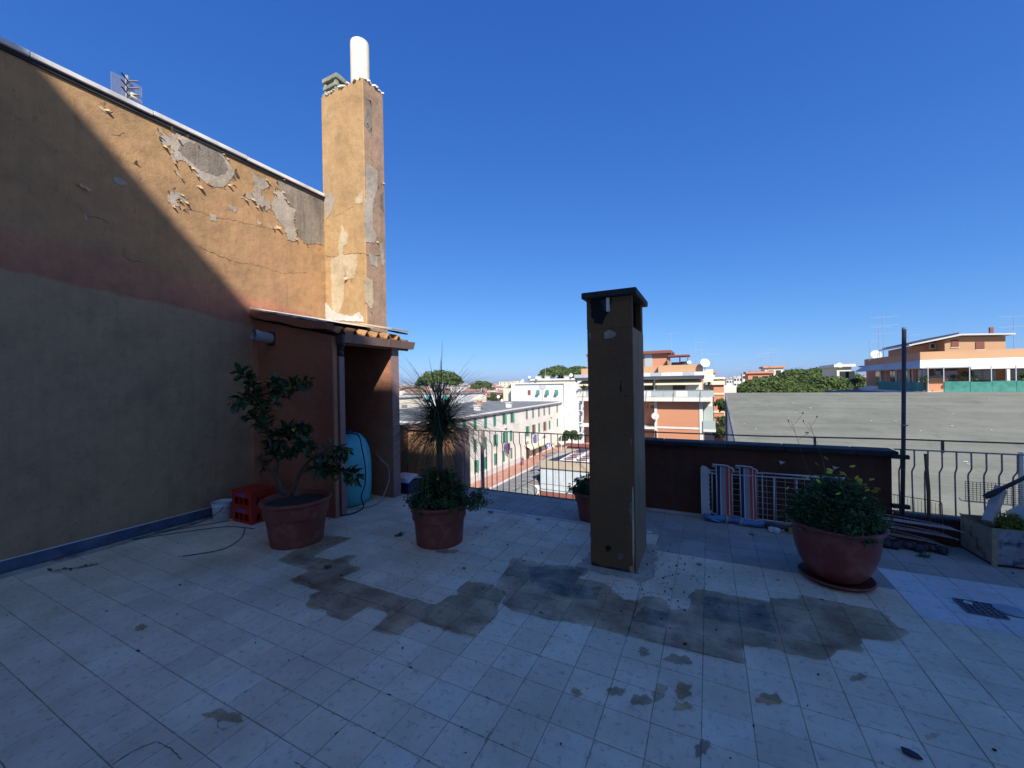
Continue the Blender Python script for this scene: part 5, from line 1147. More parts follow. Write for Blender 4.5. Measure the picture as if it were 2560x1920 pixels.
# pedestrian crossing sign: blue square, white triangle, walking figure
sp_ = onX(1371, 1112, XA+4.3); zs = sp_.z
cs = thing('road_sign', 'blue square pedestrian crossing sign on the pavement of the long white building', 'sign', (sp_.x, sp_.y, G))
MB().tube([(sp_.x, sp_.y, G), (sp_.x, sp_.y, zs+.4)], .04, 6).build('post', M['aerial'], cs)
B(sp_.x-.42, sp_.y-.08, zs-.42, sp_.x+.42, sp_.y-.05, zs+.42).build('plate', M['signblue'], cs)
MB().prism([(sp_.x-.32, sp_.y-.081, zs-.3), (sp_.x+.32, sp_.y-.081, zs-.3), (sp_.x, sp_.y-.081, zs+.3)], (0, -.01, 0)).build('triangle', M['signwhite'], cs)
mb = MB(); 
for a, b, w_ in (((0, .12), (0, -.02), .06), ((0, -.02), (-.09, -.24), .04), ((0, -.02), (.09, -.24), .04), ((0, .06), (-.1, -.04), .03), ((0, .06), (.1, -.02), .03)):
    mb.bar((sp_.x+a[0], sp_.y-.096, zs+a[1]), (sp_.x+b[0], sp_.y-.096, zs+b[1]), w_, .008)
mb.build('walking_figure', M['signblue'], cs)
lamp = thing('street_lamp', 'tall curved street lamp in front of the closing building', 'street lamp', (-34, 96, G))
lx = onY(1403, 1085, 92).x; lz = onY(1420, 1034, 92).z; lx2 = onY(1437, 1032, 92).x
pts = [(lx, 92, G)]+[(lx, 92, lz-3.2)]+[(lx+(lx2-lx)*(1-math.cos(a)), 92, lz-3.2+3.2*math.sin(a)) for a in [math.pi/2*i/8 for i in range(1, 9)]]
MB().tube(pts, .09, 6).build('pole', M['kerb'], lamp); MB().obox((lx2+.3, 92, lz), (.9, .3, .12)).build('lamp_head', M['kerb'], lamp)
# parked scooters and cars far down the street
carp = citymat('car_silver', (.3, .31, .33), .05, rough=.35); card = citymat('car_dark', (.03, .03, .04), .05, rough=.3); carw = citymat('car_white', (.7, .7, .7), .03, rough=.35)
def car(x, y, rz, mat, label):
    t = thing('parked_car', label, 'car', (x, y, G), 'cars parked in the street')
    prof = [(-2.1,.35),(-2.15,.75),(-1.9,.95),(-1.3,1.0),(-.75,1.42),(.9,1.45),(1.6,1.02),(2.05,.9),(2.1,.4)]
    rot = Matrix.Rotation(rz, 3, 'Z'); mk_ = lambda px, py, pz: Vector((x, y, G))+rot@Vector((px, py, pz))
    MB().prism([mk_(a, -.85, b) for a, b in prof], rot@Vector((0, 1.7, 0))).build('body', mat, t, bevel=.08)
    gl = [(-1.2,1.0),(-.72,1.38),(.86,1.40),(1.42,1.03)]
    for s in (-.862, .85): MB().prism([mk_(a, s, b) for a, b in gl], rot@Vector((0, .012, 0))).build('side_window', M['glass'], t)
    MB().add([mk_(-1.28, -.75, 1.03), mk_(-1.28, .75, 1.03), mk_(-.78, .65, 1.42), mk_(-.78, -.65, 1.42)], [(0, 1, 2, 3)]).build('windscreen', M['glass'], t)
    for a in (-1.35, 1.35):
        for s in (-.86, .70):
            f = MB(); n = 14; V = [mk_(a+.32*math.cos(6.283*i/n), s+d, .32+.32*math.sin(6.283*i/n)) for d in (0, .16) for i in range(n)]
            f.add(V, [tuple(range(n)), tuple(range(2*n-1, n-1, -1))]+[(i, (i+1) % n, n+(i+1) % n, n+i) for i in range(n)]); f.build('wheel', M['black'], t)
    return t
car(-31.4, 52, R(90), card, 'dark car parked at the kerb nearest the viewer below the railing')
car(-31.3, 88, R(90), carp, 'silver car parked along the kerb beyond the shop awning')
car(-31.3, 95, R(90), carw, 'white car farthest down the kerb')
# ------------------------------------------------------------------ trees
def blob_points(rnd, centres, per, flat=.7):
    P = []; Nn = []
    for (c, r) in centres:
        d = rnd.normal(0, 1, (per, 3)); d /= np.linalg.norm(d, axis=1, keepdims=True); k = rnd.uniform(.55, 1.05, (per, 1))**.6
        d[:, 2] = np.where(d[:, 2] < -.35, -d[:, 2]*.6, d[:, 2])
        P.append(np.array(c)+d*k*r*np.array([1, 1, flat])); Nn.append(d)
    return np.concatenate(P), np.concatenate(Nn)
def pine(name, label, base, H, W, thick, seed, lumps=64, per=200, card=.5, asym=0, group='umbrella pines above the roofs'):
    """stone pine: bare forked trunk, flat domed crown of many needle clumps"""
    rnd = np.random.default_rng(seed); rr = random.Random(seed)
    t = thing(name, label, 'tree', tuple(base), group); cz = H-thick; C = []
    for i in range(lumps):
        a = rr.uniform(0, 6.283); q = math.sqrt(rr.uniform(0, 1)); x = q*math.cos(a)*W/2*.88; y = q*math.sin(a)*W/2*.88
        dome = (1-q**2.2); z = cz+thick*(.12+.5*dome)+rr.uniform(-.18, .08)*thick; r = min(W*rr.uniform(.09, .15), thick*.55)*(1.15-.3*q)
        C.append(((x, y, z), r))
    P, Nn = blob_points(rnd, C, per, .62)
    V, F = cards(P, Nn+np.array([0, 0, .7]), card, rnd, 1.5, .55)
    me = np_mesh('crown', V, F, M['pine']); o = link_mesh(me, 'crown', t); 
    top = Vector((0, 0, H-thick*1.55)); mb = MB(); bw = W*.028
    mb.tube([(0, 0, 0), (asym*.3, 0, top.z*.5), (asym*.6, 0, top.z)], [bw*1.3, bw, bw*.85], 8); bs = [Vector((asym*.6, 0, top.z))]
    for i in range(9):
        a = 6.283*i/9+rr.uniform(-.2, .2); q = rr.uniform(.3, .8)*W/2
        s = Vector((asym*.5, 0, top.z*rr.uniform(.78, 1))); e = Vector((q*math.cos(a), q*math.sin(a), cz+thick*.3)); m_ = s.lerp(e, .5)+Vector((0, 0, -thick*.15))
        mb.tube([s, m_, e], [bw*.6, bw*.45, bw*.2], 6)
    me = bpy.data.meshes.new('trunk'); me.from_pydata(mb.v, [], mb.f); me.materials.append(M['pinebark']); link_mesh(me, 'trunk', t)
    return t
def pine_at(px, ytop, ybot, wpx, Y, label, seed, **k):
    c = onY(px, ytop, Y); d = proj((c.x, Y, c.z))[2]; wdt = wpx*d/FPX; th = (ybot-ytop)*d/FPX
    return pine('stone_pine', label, (c.x, Y, G), c.z-G, wdt*.97, th, seed, **k)
pine_at(1096, 921, 962, 128, 125, 'large umbrella pine right behind the palm head', 1, card=.55)
pine_at(1204, 948, 972, 66, 180, 'smaller umbrella pine between the palm and the bluish white building', 2, card=.6, lumps=34)
pine_at(1284, 955, 975, 40, 230, 'small dark pine left of the bluish white building', 3, card=.6, lumps=24)
pine_at(1388, 911, 944, 94, 150, 'left umbrella pine above the bluish white building', 4, card=.55, asym=2)
pine_at(1445, 910, 944, 100, 155, 'right umbrella pine above the bluish white building', 5, card=.55, asym=-2)
pine_at(1030, 962, 985, 90, 260, 'far umbrella pine low behind the palm leaves', 13, card=.8, lumps=24)
for i, (px, yt, yb, wpx, Y, lab) in enumerate([(2030, 911, 975, 230, 88, 'highest and farthest pine crown behind the grey roof'), (1900, 934, 1000, 130, 70, 'dark pine at the left end of the pine group behind the grey roof'), (1955, 940, 1010, 190, 58, 'bright pine left of the middle in front of the pine group'),
    (2075, 927, 1010, 200, 62, 'broad pine in the middle right of the pine group'), (2125, 942, 1010, 130, 66, 'pine beside the left end of the ochre penthouse building'), (1990, 955, 1015, 120, 50, 'lowest pine crown just above the ridge of the grey roof')]):
    pine_at(px, yt, yb, wpx, Y, lab, 20+i, lumps=80, per=330, card=.24 if Y < 70 else .32, group='pines in a clump behind the grey felt roof')
def bush(name, label, c, rx, rz, seed, n=900, card=.25, mat='bush', kind=None, cat='bush'):
    rnd = np.random.default_rng(seed); P, Nn = blob_points(rnd, [((rnd.uniform(-rx, rx)*.6, rnd.uniform(-rx, rx)*.6, rz*.5+rnd.uniform(-.2, .3)*rz), rx*.5) for _ in range(7)], n//7, .9)
    V, F = cards(P, Nn, card, rnd, 1.4, .8); t = thing(name, label, cat, tuple(c)); o = link_mesh(np_mesh('foliage', V, F, M[mat]), 'foliage', t)
    MB().tube([c, Vector(c)+Vector((0, 0, rz*.5))], rx*.07, 6).build('trunk', M['pinebark'], t)
for i, (px, py, Y, rx, rz, lab) in enumerate([(1413, 1088, 100, 2.0, 4, 'round bush at the end of the street, left one'), (1431, 1090, 101, 2.0, 4, 'round bush at the end of the street, right one'), (1812, 1040, 58, 1.6, 9, 'dark tall bush in the gap before the grey roof'), (1250, 990, 125, 5, 9, 'green bushy tree behind the two dishes on the long grey roof')]):
    q = onY(px, py, Y); bush('bush', lab, (q.x, Y, max(G, q.z-rz*.6)), rx, rz, 60+i, 1400, .32)
# ------------------------------------------------------------------ the city out to the horizon
rc = random.Random(99); Vw = []; Fw = []; Mi = []
def far_house(cx, cy, w_, d_, h, rz, gable, zg=G):
    c, s = math.cos(rz), math.sin(rz); b = len(Vw)
    T = lambda x, y, z: (cx+x*c-y*s, cy+x*s+y*c, zg+z)
    a, e = w_/2, d_/2
    Vw.extend([T(-a,-e,0),T(a,-e,0),T(a,e,0),T(-a,e,0),T(-a,-e,h),T(a,-e,h),T(a,e,h),T(-a,e,h)]); Fw.extend([(b,b+1,b+5,b+4),(b+1,b+2,b+6,b+5),(b+2,b+3,b+7,b+6),(b+3,b,b+4,b+7)]); Mi.extend([0]*4)
    b2 = len(Vw); o = .6; a += o; e += o
    if gable:
        r = min(a, e)*.45; Vw.extend([T(-a,-e,h+.01),T(a,-e,h+.01),T(a,e,h+.01),T(-a,e,h+.01),T(-a*.5,0,h+r),T(a*.5,0,h+r)]); Fw.extend([(b2,b2+1,b2+5,b2+4),(b2+2,b2+3,b2+4,b2+5),(b2+1,b2+2,b2+5,b2+5),(b2+3,b2,b2+4,b2+4)]); Mi.extend([1]*4)
    else:
        Vw.extend([T(-a,-e,h+.01),T(a,-e,h+.01),T(a,e,h+.01),T(-a,e,h+.01)]); Fw.extend([(b2,b2+1,b2+2,b2+3)]); Mi.extend([1])
def hill(y, x): return 0 if y < 600 else min(16, (y-600)*.011)*(.7+.3*math.sin(x*.003+1))
az0, az1 = math.radians(90+26.4+60), math.radians(90+26.4-62)
for i in range(3400):
    d = 260*math.exp(rc.random()*2.35); a = rc.uniform(az1, az0); x = d*math.cos(a); y = d*math.sin(a)
    px, py, dd = proj((x, y, 0))
    if d < 420 and 1500 < px < 2300 : continue
    far_house(x, y, rc.uniform(9, 22), rc.uniform(8, 14), rc.uniform(5, 11)*(1.25 if px > 1700 else 1), rc.uniform(0, 3), rc.random() < .6, G+hill(y, x)-1)
me = bpy.data.meshes.new('distant_houses')
Fc = [tuple(dict.fromkeys(f)) for f in Fw]
me.from_pydata(Vw, [], Fc); me.materials.append(M['farwalls']); me.materials.append(M['farroofs']); me.polygons.foreach_set('material_index', Mi)
tag(link_mesh(me, 'distant_houses'), 'distant pale and reddish houses spreading to the horizon', 'houses', kind='stuff')
rnd = np.random.default_rng(4); Pt = []
for i in range(900):
    d = 240*math.exp(rc.random()*2.5); a = rc.uniform(az1, az0); x = d*math.cos(a); y = d*math.sin(a); r = rc.uniform(3, 7)
    dd = rnd.normal(0, 1, (26, 3)); dd /= np.linalg.norm(dd, axis=1, keepdims=True); Pt.append(np.array([x, y, G+hill(y, x)+r*rc.uniform(.7, 1.3)])+dd*r*np.array([1.2, 1.2, .8]))
Pt = np.concatenate(Pt); V, F = cards(Pt, rnd.normal(0, 1, Pt.shape), 3.4, rnd, 1.3, .8)
tag(link_mesh(np_mesh('distant_trees', V, F, M['bush']), 'distant_trees'), 'dark tree clumps among the distant houses', 'trees', kind='stuff')
# low rise of the land on the skyline
mb = MB(); n = 60; V = []
for j, (d, z) in enumerate(((700, G-1), (1800, G+11), (2600, G+16), (4200, G+17))):
    for i in range(n+1):
        a = az1-.3+(az0-az1+.6)*i/n; V.append((d*math.cos(a), d*math.sin(a), z+(2.0*math.sin(i*1.3)+1.2*math.sin(i*.37) if j > 0 else 0)))
mb.add(V, [(j*(n+1)+i, j*(n+1)+i+1, (j+1)*(n+1)+i+1, (j+1)*(n+1)+i) for j in range(3) for i in range(n)])
tag(mb.build('hills', M['ground']), kind='structure')
# individual nearer houses that can be told apart, each with walls, roof and windows
def town_house(px, ytop, Y, wpx, label, wall_, roof_, gable=True, nw=3, dep=9):
    a_ = onY(px-wpx/2, ytop, Y); b_ = onY(px+wpx/2, ytop, Y); z = a_.z-(1.6 if gable else 0); t = thing('house', label, 'house', (a_.x, Y, G), 'houses between the terrace and the skyline')
    B(a_.x, Y, G, b_.x, Y+dep, z).build('wall', M[wall_], t); L = b_.x-a_.x
    if gable: MB().add([(a_.x-.5, Y-.5, z), (b_.x+.5, Y-.5, z), (b_.x+.5, Y+dep+.5, z), (a_.x-.5, Y+dep+.5, z), (a_.x+L*.25, Y+dep/2, z+1.6), (b_.x-L*.25, Y+dep/2, z+1.6)], [(0,1,5,4),(2,3,4,5),(1,2,5),(3,0,4)]).build('roof', M[roof_], t)
    else: B(a_.x-.3, Y-.3, z+.001, b_.x+.3, Y+dep, z+.35).build('roof', M[roof_], t)
    for fl in range(2):
        for k in range(nw): x = a_.x+L*(k+.5)/nw; B(x-.5, Y-.05, z-2.4-3*fl, x+.5, Y-.005, z-1.0-3*fl).build('window', M['shutterb' if k % 2 else 'glass'], t)
M['clayroof'] = citymat('clay_roof', (.34, .17, .12), .15, 1)
for args in [(1004, 968, 300, 30, 'white house with clay roof just right of the shed post', 'cwhite', 'clayroof'), (1022, 972, 240, 34, 'orange house low behind the left palm leaves', 'cochre', 'clayroof'), (1060, 966, 320, 26, 'cream house seen between the left palm leaves', 'ccream', 'clayroof'), (1140, 966, 300, 26, 'white house seen between the right palm leaves', 'cwhite', 'cgrey', False),
    (1168, 974, 260, 30, 'cream house right of the palm head', 'ccream', 'clayroof'), (1238, 965, 340, 24, 'white gabled house between the two pines', 'cwhite', 'clayroof'), (1250, 976, 200, 26, 'orange house with terracotta roof left of the plain stair tower', 'corange', 'clayroof'), (1228, 980, 220, 24, 'salmon house with white roof terrace behind the two dishes', 'cbrick', 'cwhite', False),
    (1262, 955, 420, 30, 'long cream house on the skyline left of the bluish building', 'ccream', 'ccream', False), (1290, 952, 460, 26, 'pinkish house on the skyline above the stair tower', 'cpink', 'corange', False), (1845, 942, 260, 22, 'white high-rise on the skyline left of the pines', 'cwhite', 'cwhite', False), (1868, 935, 230, 24, 'cream stepped building left of the pines', 'ccream', 'cwhite', False), (1826, 948, 300, 20, 'far white building next to the slim orange building', 'cwhite', 'cgrey', False), (1888, 930, 200, 22, 'pale pink building left of the pines', 'cpink', 'clayroof', False)]:
    town_house(*args)
for px, py, Y, lab in [(1868, 930, 229, 'aerial on the cream stepped building'), (1905, 925, 110, 'aerial on the white attic behind the pines'), (1845, 938, 259, 'aerial on the white high-rise on the skyline'), (1930, 915, 109, 'tall aerial above the left part of the pines')]:
    q = onY(px, py, Y); aerial('television_aerial', lab, (q.x, Y, q.z-.5), 4.5, 4, 2.6, .3, 2)
# ------------------------------------------------------------------ potted plants
def pot(name, label, c, prof, mat, soil_r, soil_z, extra=None):
    t = thing(name, label, 'plant pot', (c[0], c[1], 0), None)
    o = MB().lathe(prof, (c[0], c[1], 0), 56, cap1=False).build('pot', M[mat], t, smooth=True); es = o.modifiers.new('edge', 'EDGE_SPLIT'); es.split_angle = R(50)
    n = 28; rr = random.Random(int(c[0]*50)); V = [(c[0], c[1], soil_z+.02)]; F = []
    for k, q in enumerate((.35, .7, 1.0)):
        for j in range(n): a = 6.283*j/n; V.append((c[0]+soil_r*q*math.cos(a), c[1]+soil_r*q*math.sin(a), soil_z+rr.uniform(-.008, .012)))
    F += [(0, 1+j, 1+(j+1) % n) for j in range(n)]
    for k in range(2): F += [(1+k*n+j, 1+(k+1)*n+j, 1+(k+1)*n+(j+1) % n, 1+k*n+(j+1) % n) for j in range(n)]
    MB().add(V, F).build('soil', M['soil'], t, smooth=True)
    return t
def rimmed(rb, rt, h, band=.62, lip=.03):
    """flower pot: tapering body, stepped collar, rolled rim, real wall thickness"""
    rm = rb+(rt-rb)*band
    return [(rb*.9, .012), (rb, .0), (rb+.003, .02), (rm-.012, h*band), (rm+.006, h*band+.008), (rt-.012, h-.045), (rt+.008, h-.035), (rt+.014, h-.015), (rt+.008, h), (rt-.02, h), (rt-.028, h-.02), (rt-.045, h*.7)]
P1 = (-3.85, 2.67); P2 = (-2.484, 3.277); P3 = (-1.22, 4.55)
pot1 = pot('flower_pot', 'wide terracotta coloured pot holding the dark camellia-like shrub beside the red crates', P1, rimmed(.245, .325, .45), 'pot', .29, .40)
pot2 = pot('flower_pot', 'terracotta coloured pot holding the spiky ponytail palm', P2, rimmed(.23, .285, .40), 'pot', .25, .36)
pot3 = pot('flower_pot', 'small dark pot half hidden behind the brown column', P3, rimmed(.17, .235, .33), 'pot', .20, .28)
q = onZ(2139, 1489); P4 = (q.x-.06, q.y+.245)
bowl = [(r_*.94, z_*1.12) for r_, z_ in [(.14, .035), (.17, .03), (.21, .07), (.255, .14), (.284, .22), (.296, .30), (.302, .365), (.318, .375), (.335, .392), (.338, .402), (.325, .41), (.30, .405), (.285, .39), (.28, .3)]]
pot4 = pot('flower_pot', 'wide wine red bowl planter with flowering daisies standing in a saucer', P4, bowl, 'pot_wine', .258, .41)
o = MB().lathe([(.19, .0), (.21, .002), (.235, .03), (.241, .032), (.245, .028), (.245, .033), (.235, .042), (.22, .014), (.0, .013)], (P4[0], P4[1], 0), 48, cap1=False).build('saucer', M['pot'], None, smooth=True)
tag(o, 'reddish round saucer under the wine red bowl planter', 'saucer')
# leaves ---------------------------------------------------------
def leaf_mesh(L, W, fold, curl, mat, nm='leaf'):
    V = []; F = []; k = 4
    for i in range(k+1):
        t = i/k; w_ = W*math.sin(math.pi*min(1, t*.92+.06))**.8*(.5 if i else .15); z = -curl*t*t*L; x = t*L
        V += [(x, -w_, z+fold*w_), (x, 0, z), (x, w_, z+fold*w_)]
    for i in range(k): b = i*3; F += [(b, b+3, b+4, b+1), (b+1, b+4, b+5, b+2)]
    me = bpy.data.meshes.new(nm); me.from_pydata(V, [], F); me.materials.append(mat)
    for p in me.polygons: p.use_smooth = True
    return me
def put(me, name, parent, p, d, up=None, s=1.0, only=False):
    x = Vector(d).normalized(); u = Vector(up or (0, 0, 1)); y = u.cross(x)
    if y.length < 1e-4: y = Vector((1, 0, 0)).cross(x)
    y.normalize(); z = x.cross(y); m = Matrix((x, y, z)).transposed().to_4x4()
    mt_ = Matrix.Translation(Vector(p)-LOC[parent.name]) @ m @ Matrix.Diagonal((s, s, s, 1))
    if only: return mt_
    o = bpy.data.objects.new(name, me); COL.objects.link(o); o.parent = parent; o.matrix_local = mt_
    return o
shrub = thing('shrub', 'dark glossy-leaved shrub with crooked bare stems in the leftmost pot', 'shrub', (P1[0], P1[1], .4))
z2 = lambda x, y: (560+x/2.593, 760+y/2.593)
dp = proj((P1[0], P1[1], .5))[2]
rs = random.Random(17)
def stem(pts, r0, r1, wob=.0, d0=0.0, d1=0.0):
    P = []; k = len(pts)
    for i, (x, y) in enumerate(pts): P.append(at(*z2(x, y), dp+d0+(d1-d0)*i/(k-1)+rs.uniform(-wob, wob)))
    Q = []
    for i in range(k-1):
        for j in range(4):
            t = j/4; a = P[max(i-1, 0)]; b = P[i]; c = P[i+1]; d = P[min(i+2, k-1)]
            Q.append(.5*((2*b)+(c-a)*t+(2*a-5*b+4*c-d)*t*t+(3*b-a-3*c+d)*t**3))
    Q.append(P[-1]); n = len(Q)
    MB().tube(Q, [r0+(r1-r0)*i/(n-1) for i in range(n)], 8).build('branch', M['bark'], shrub, smooth=True)
    return Q
br = []
br.append((stem([(385,1240),(345,1130),(290,1080),(250,1040),(228,1015)], .02, .006), .6, 6))
br.append((stem([(400,1240),(335,1110),(345,1020),(310,950),(290,850),(262,720),(228,620),(195,555),(150,480),(95,440)], .022, .003, .03, 0, -.12), .25, 60))
br.append((stem([(440,1240),(490,1100),(540,1030),(590,985),(640,970),(705,915)], .02, .004, .02, 0, .15), .5, 10))
br.append((stem([(490,1100),(570,1060),(640,1065),(720,1085),(800,1095),(870,1120)], .014, .003, .02, 0, -.2), .2, 48))
br.append((stem([(262,720),(330,640),(372,580),(440,535),(500,520),(545,505)], .009, .002, .02, -.08, 0), .2, 26))
br.append((stem([(310,950),(350,880),(405,820),(480,790),(545,815)], .01, .003, .03, 0, .1), .1, 50))
br.append((stem([(290,850),(220,770),(160,715)], .007, .002, .02), .3, 12))
br.append((stem([(228,620),(150,600),(65,640)], .007, .002, .02, -.1, -.2), .15, 18))
br.append((stem([(345,1020),(420,960),(500,900),(560,930)], .009, .003, .03, 0, -.1), .25, 30))
br.append((stem([(640,1065),(700,1000),(745,940),(790,965)], .008, .002, .02, -.05, -.1), .25, 22))
br.append((stem([(228,620),(290,560),(340,520),(300,500)], .006, .002, .02, -.1, 0), .3, 12))
LM = [leaf_mesh(1, .5, .35, .2+.1*i, M['leaf']) for i in range(4)]+[leaf_mesh(1, .42, .5, .45, M['leaf'])]; LY = leaf_mesh(1, .5, .3, .2, M['leafy'])
LF = []
for Q, start, n in br:
    k = len(Q)
    for i in range(int(n*2.8)):
        t = start+(1-start)*(i+rs.random())/int(n*2.8); f = t*(k-1); a = int(min(f, k-2)); p = Q[a].lerp(Q[a+1], f-a); ax = (Q[a+1]-Q[a]).normalized()
        d = Vector((rs.gauss(0, 1), rs.gauss(0, 1), rs.gauss(.1, .7))); d = (d-ax*d.dot(ax)*.5).normalized()
        s = rs.uniform(.065, .12); LF.append((s, LY if rs.random() < .025 else rs.choice(LM), p+d*.012, d+ax*.35, (rs.gauss(0, .35), rs.gauss(0, .35), 1)))
LF.sort(key=lambda q_: -q_[0]); lv = []; lf_ = []
for i, (s, me, p, d, u) in enumerate(LF):
    if i < 298: put(me, 'leaf', shrub, p, d, u, s)
    else:
        m_ = put(me, 'leaf', shrub, p, d, u, s, True); b = len(lv); lv += [tuple(m_@v.co+LOC['shrub']) for v in me.vertices]; lf_ += [tuple(b+k for k in q_.vertices) for q_ in me.polygons]
if lv: mb = MB(); mb.v = lv; mb.f = lf_; mb.m = [0]*len(lf_); tag(mb.build('leaf', M['leaf'], shrub, fixn=False, smooth=True), kind='stuff')
# ponytail palm ---------------------------------------------------
palm = thing('ponytail_palm', 'ponytail palm with a burst of long thin drooping leaves on a slender trunk', 'palm', (P2[0], P2[1], .36))
hd = Vector((P2[0]+.02, P2[1], 1.16)); rp2 = random.Random(5)
MB().tube([(P2[0], P2[1], .34), (P2[0]+.01, P2[1], .6), (P2[0]+.015, P2[1], .9), tuple(hd), (hd.x, hd.y, hd.z+.1)], [.05, .036, .03, .04, .04], 12).build('trunk', M['palmbark'], palm, smooth=True)
def blade(L, droop, el, w_, mat, nm='leaf'):
    """long strap leaf leaving the crown at elevation el and bending under its own weight"""
    n = 11; p = Vector((0, 0, 0)); a = el; V = []; F = []
    for i in range(n+1):
        t = i/n; ww = w_*(1-t)**.7*(.6+.4*min(1, t*6))+.0004
        V += [(p.x, -ww, p.z+ww*.5), (p.x, 0, p.z), (p.x, ww, p.z+ww*.5)]
        a -= droop*(t*1.5+.25)/n*math.cos(a*.5)**.5; a = max(a, -1.5); p = p+Vector((math.cos(a), 0, math.sin(a)))*L/n
    for i in range(n): b = i*3; F += [(b, b+3, b+4, b+1), (b+1, b+4, b+5, b+2)]
    me = bpy.data.meshes.new(nm); me.from_pydata(V, [], F); me.materials.append(mat)
    for q_ in me.polygons: q_.use_smooth = True
    return me
BL = []
for i in range(44):
    el = -.28+1.5*((i % 22)/21)**1.1+rp2.uniform(-.05, .05)
    BL.append((el, blade(rp2.uniform(.58, .88), rp2.uniform(.3, .8) if el > 1.0 else rp2.uniform(.7, 1.6), el, rp2.uniform(.0034, .0056), M['blade'])))
BD = [blade(rp2.uniform(.6, .9), rp2.uniform(1.6, 2.6), rp2.uniform(-.5, .3), .0032, M['bladedry']) for _ in range(8)]
def spin(me, name, parent, p, a, s, tilt=0):
    o = bpy.data.objects.new(name, me); COL.objects.link(o); o.parent = parent; o.location = Vector(p)-LOC[parent.name]
    o.rotation_euler = (rp2.uniform(-.15, .15), tilt, a); o.scale = (s,)*3; return o
for i in range(290):
    el, me = rp2.choice(BL) if i % 8 else (0, rp2.choice(BD))
    spin(me, 'leaf', palm, hd+Vector((rp2.uniform(-.02, .02), rp2.uniform(-.02, .02), rp2.uniform(-.13, .1))), rp2.uniform(0, 6.283), rp2.uniform(.7, 1.05))
V = []; F = []
for i in range(1150):
    el, me = rp2.choice(BL) if i % 9 else (0, rp2.choice(BD)); s = rp2.uniform(.35, 1.0); a = rp2.uniform(0, 6.283); c_, s_ = math.cos(a), math.sin(a); o_ = hd+Vector((rp2.uniform(-.02, .02), rp2.uniform(-.02, .02), rp2.uniform(-.14, .16))); b = len(V)
    V += [(o_.x+(v.co.x*c_-v.co.y*s_)*s, o_.y+(v.co.x*s_+v.co.y*c_)*s, o_.z+v.co.z*s) for v in me.vertices]; F += [tuple(q_+b for q_ in p_.vertices) for p_ in me.polygons]
mb = MB(); mb.v = V; mb.f = F; mb.m = [0]*len(F); tag(mb.build('leaf', M['blade'], palm, fixn=False, smooth=True), kind='stuff')
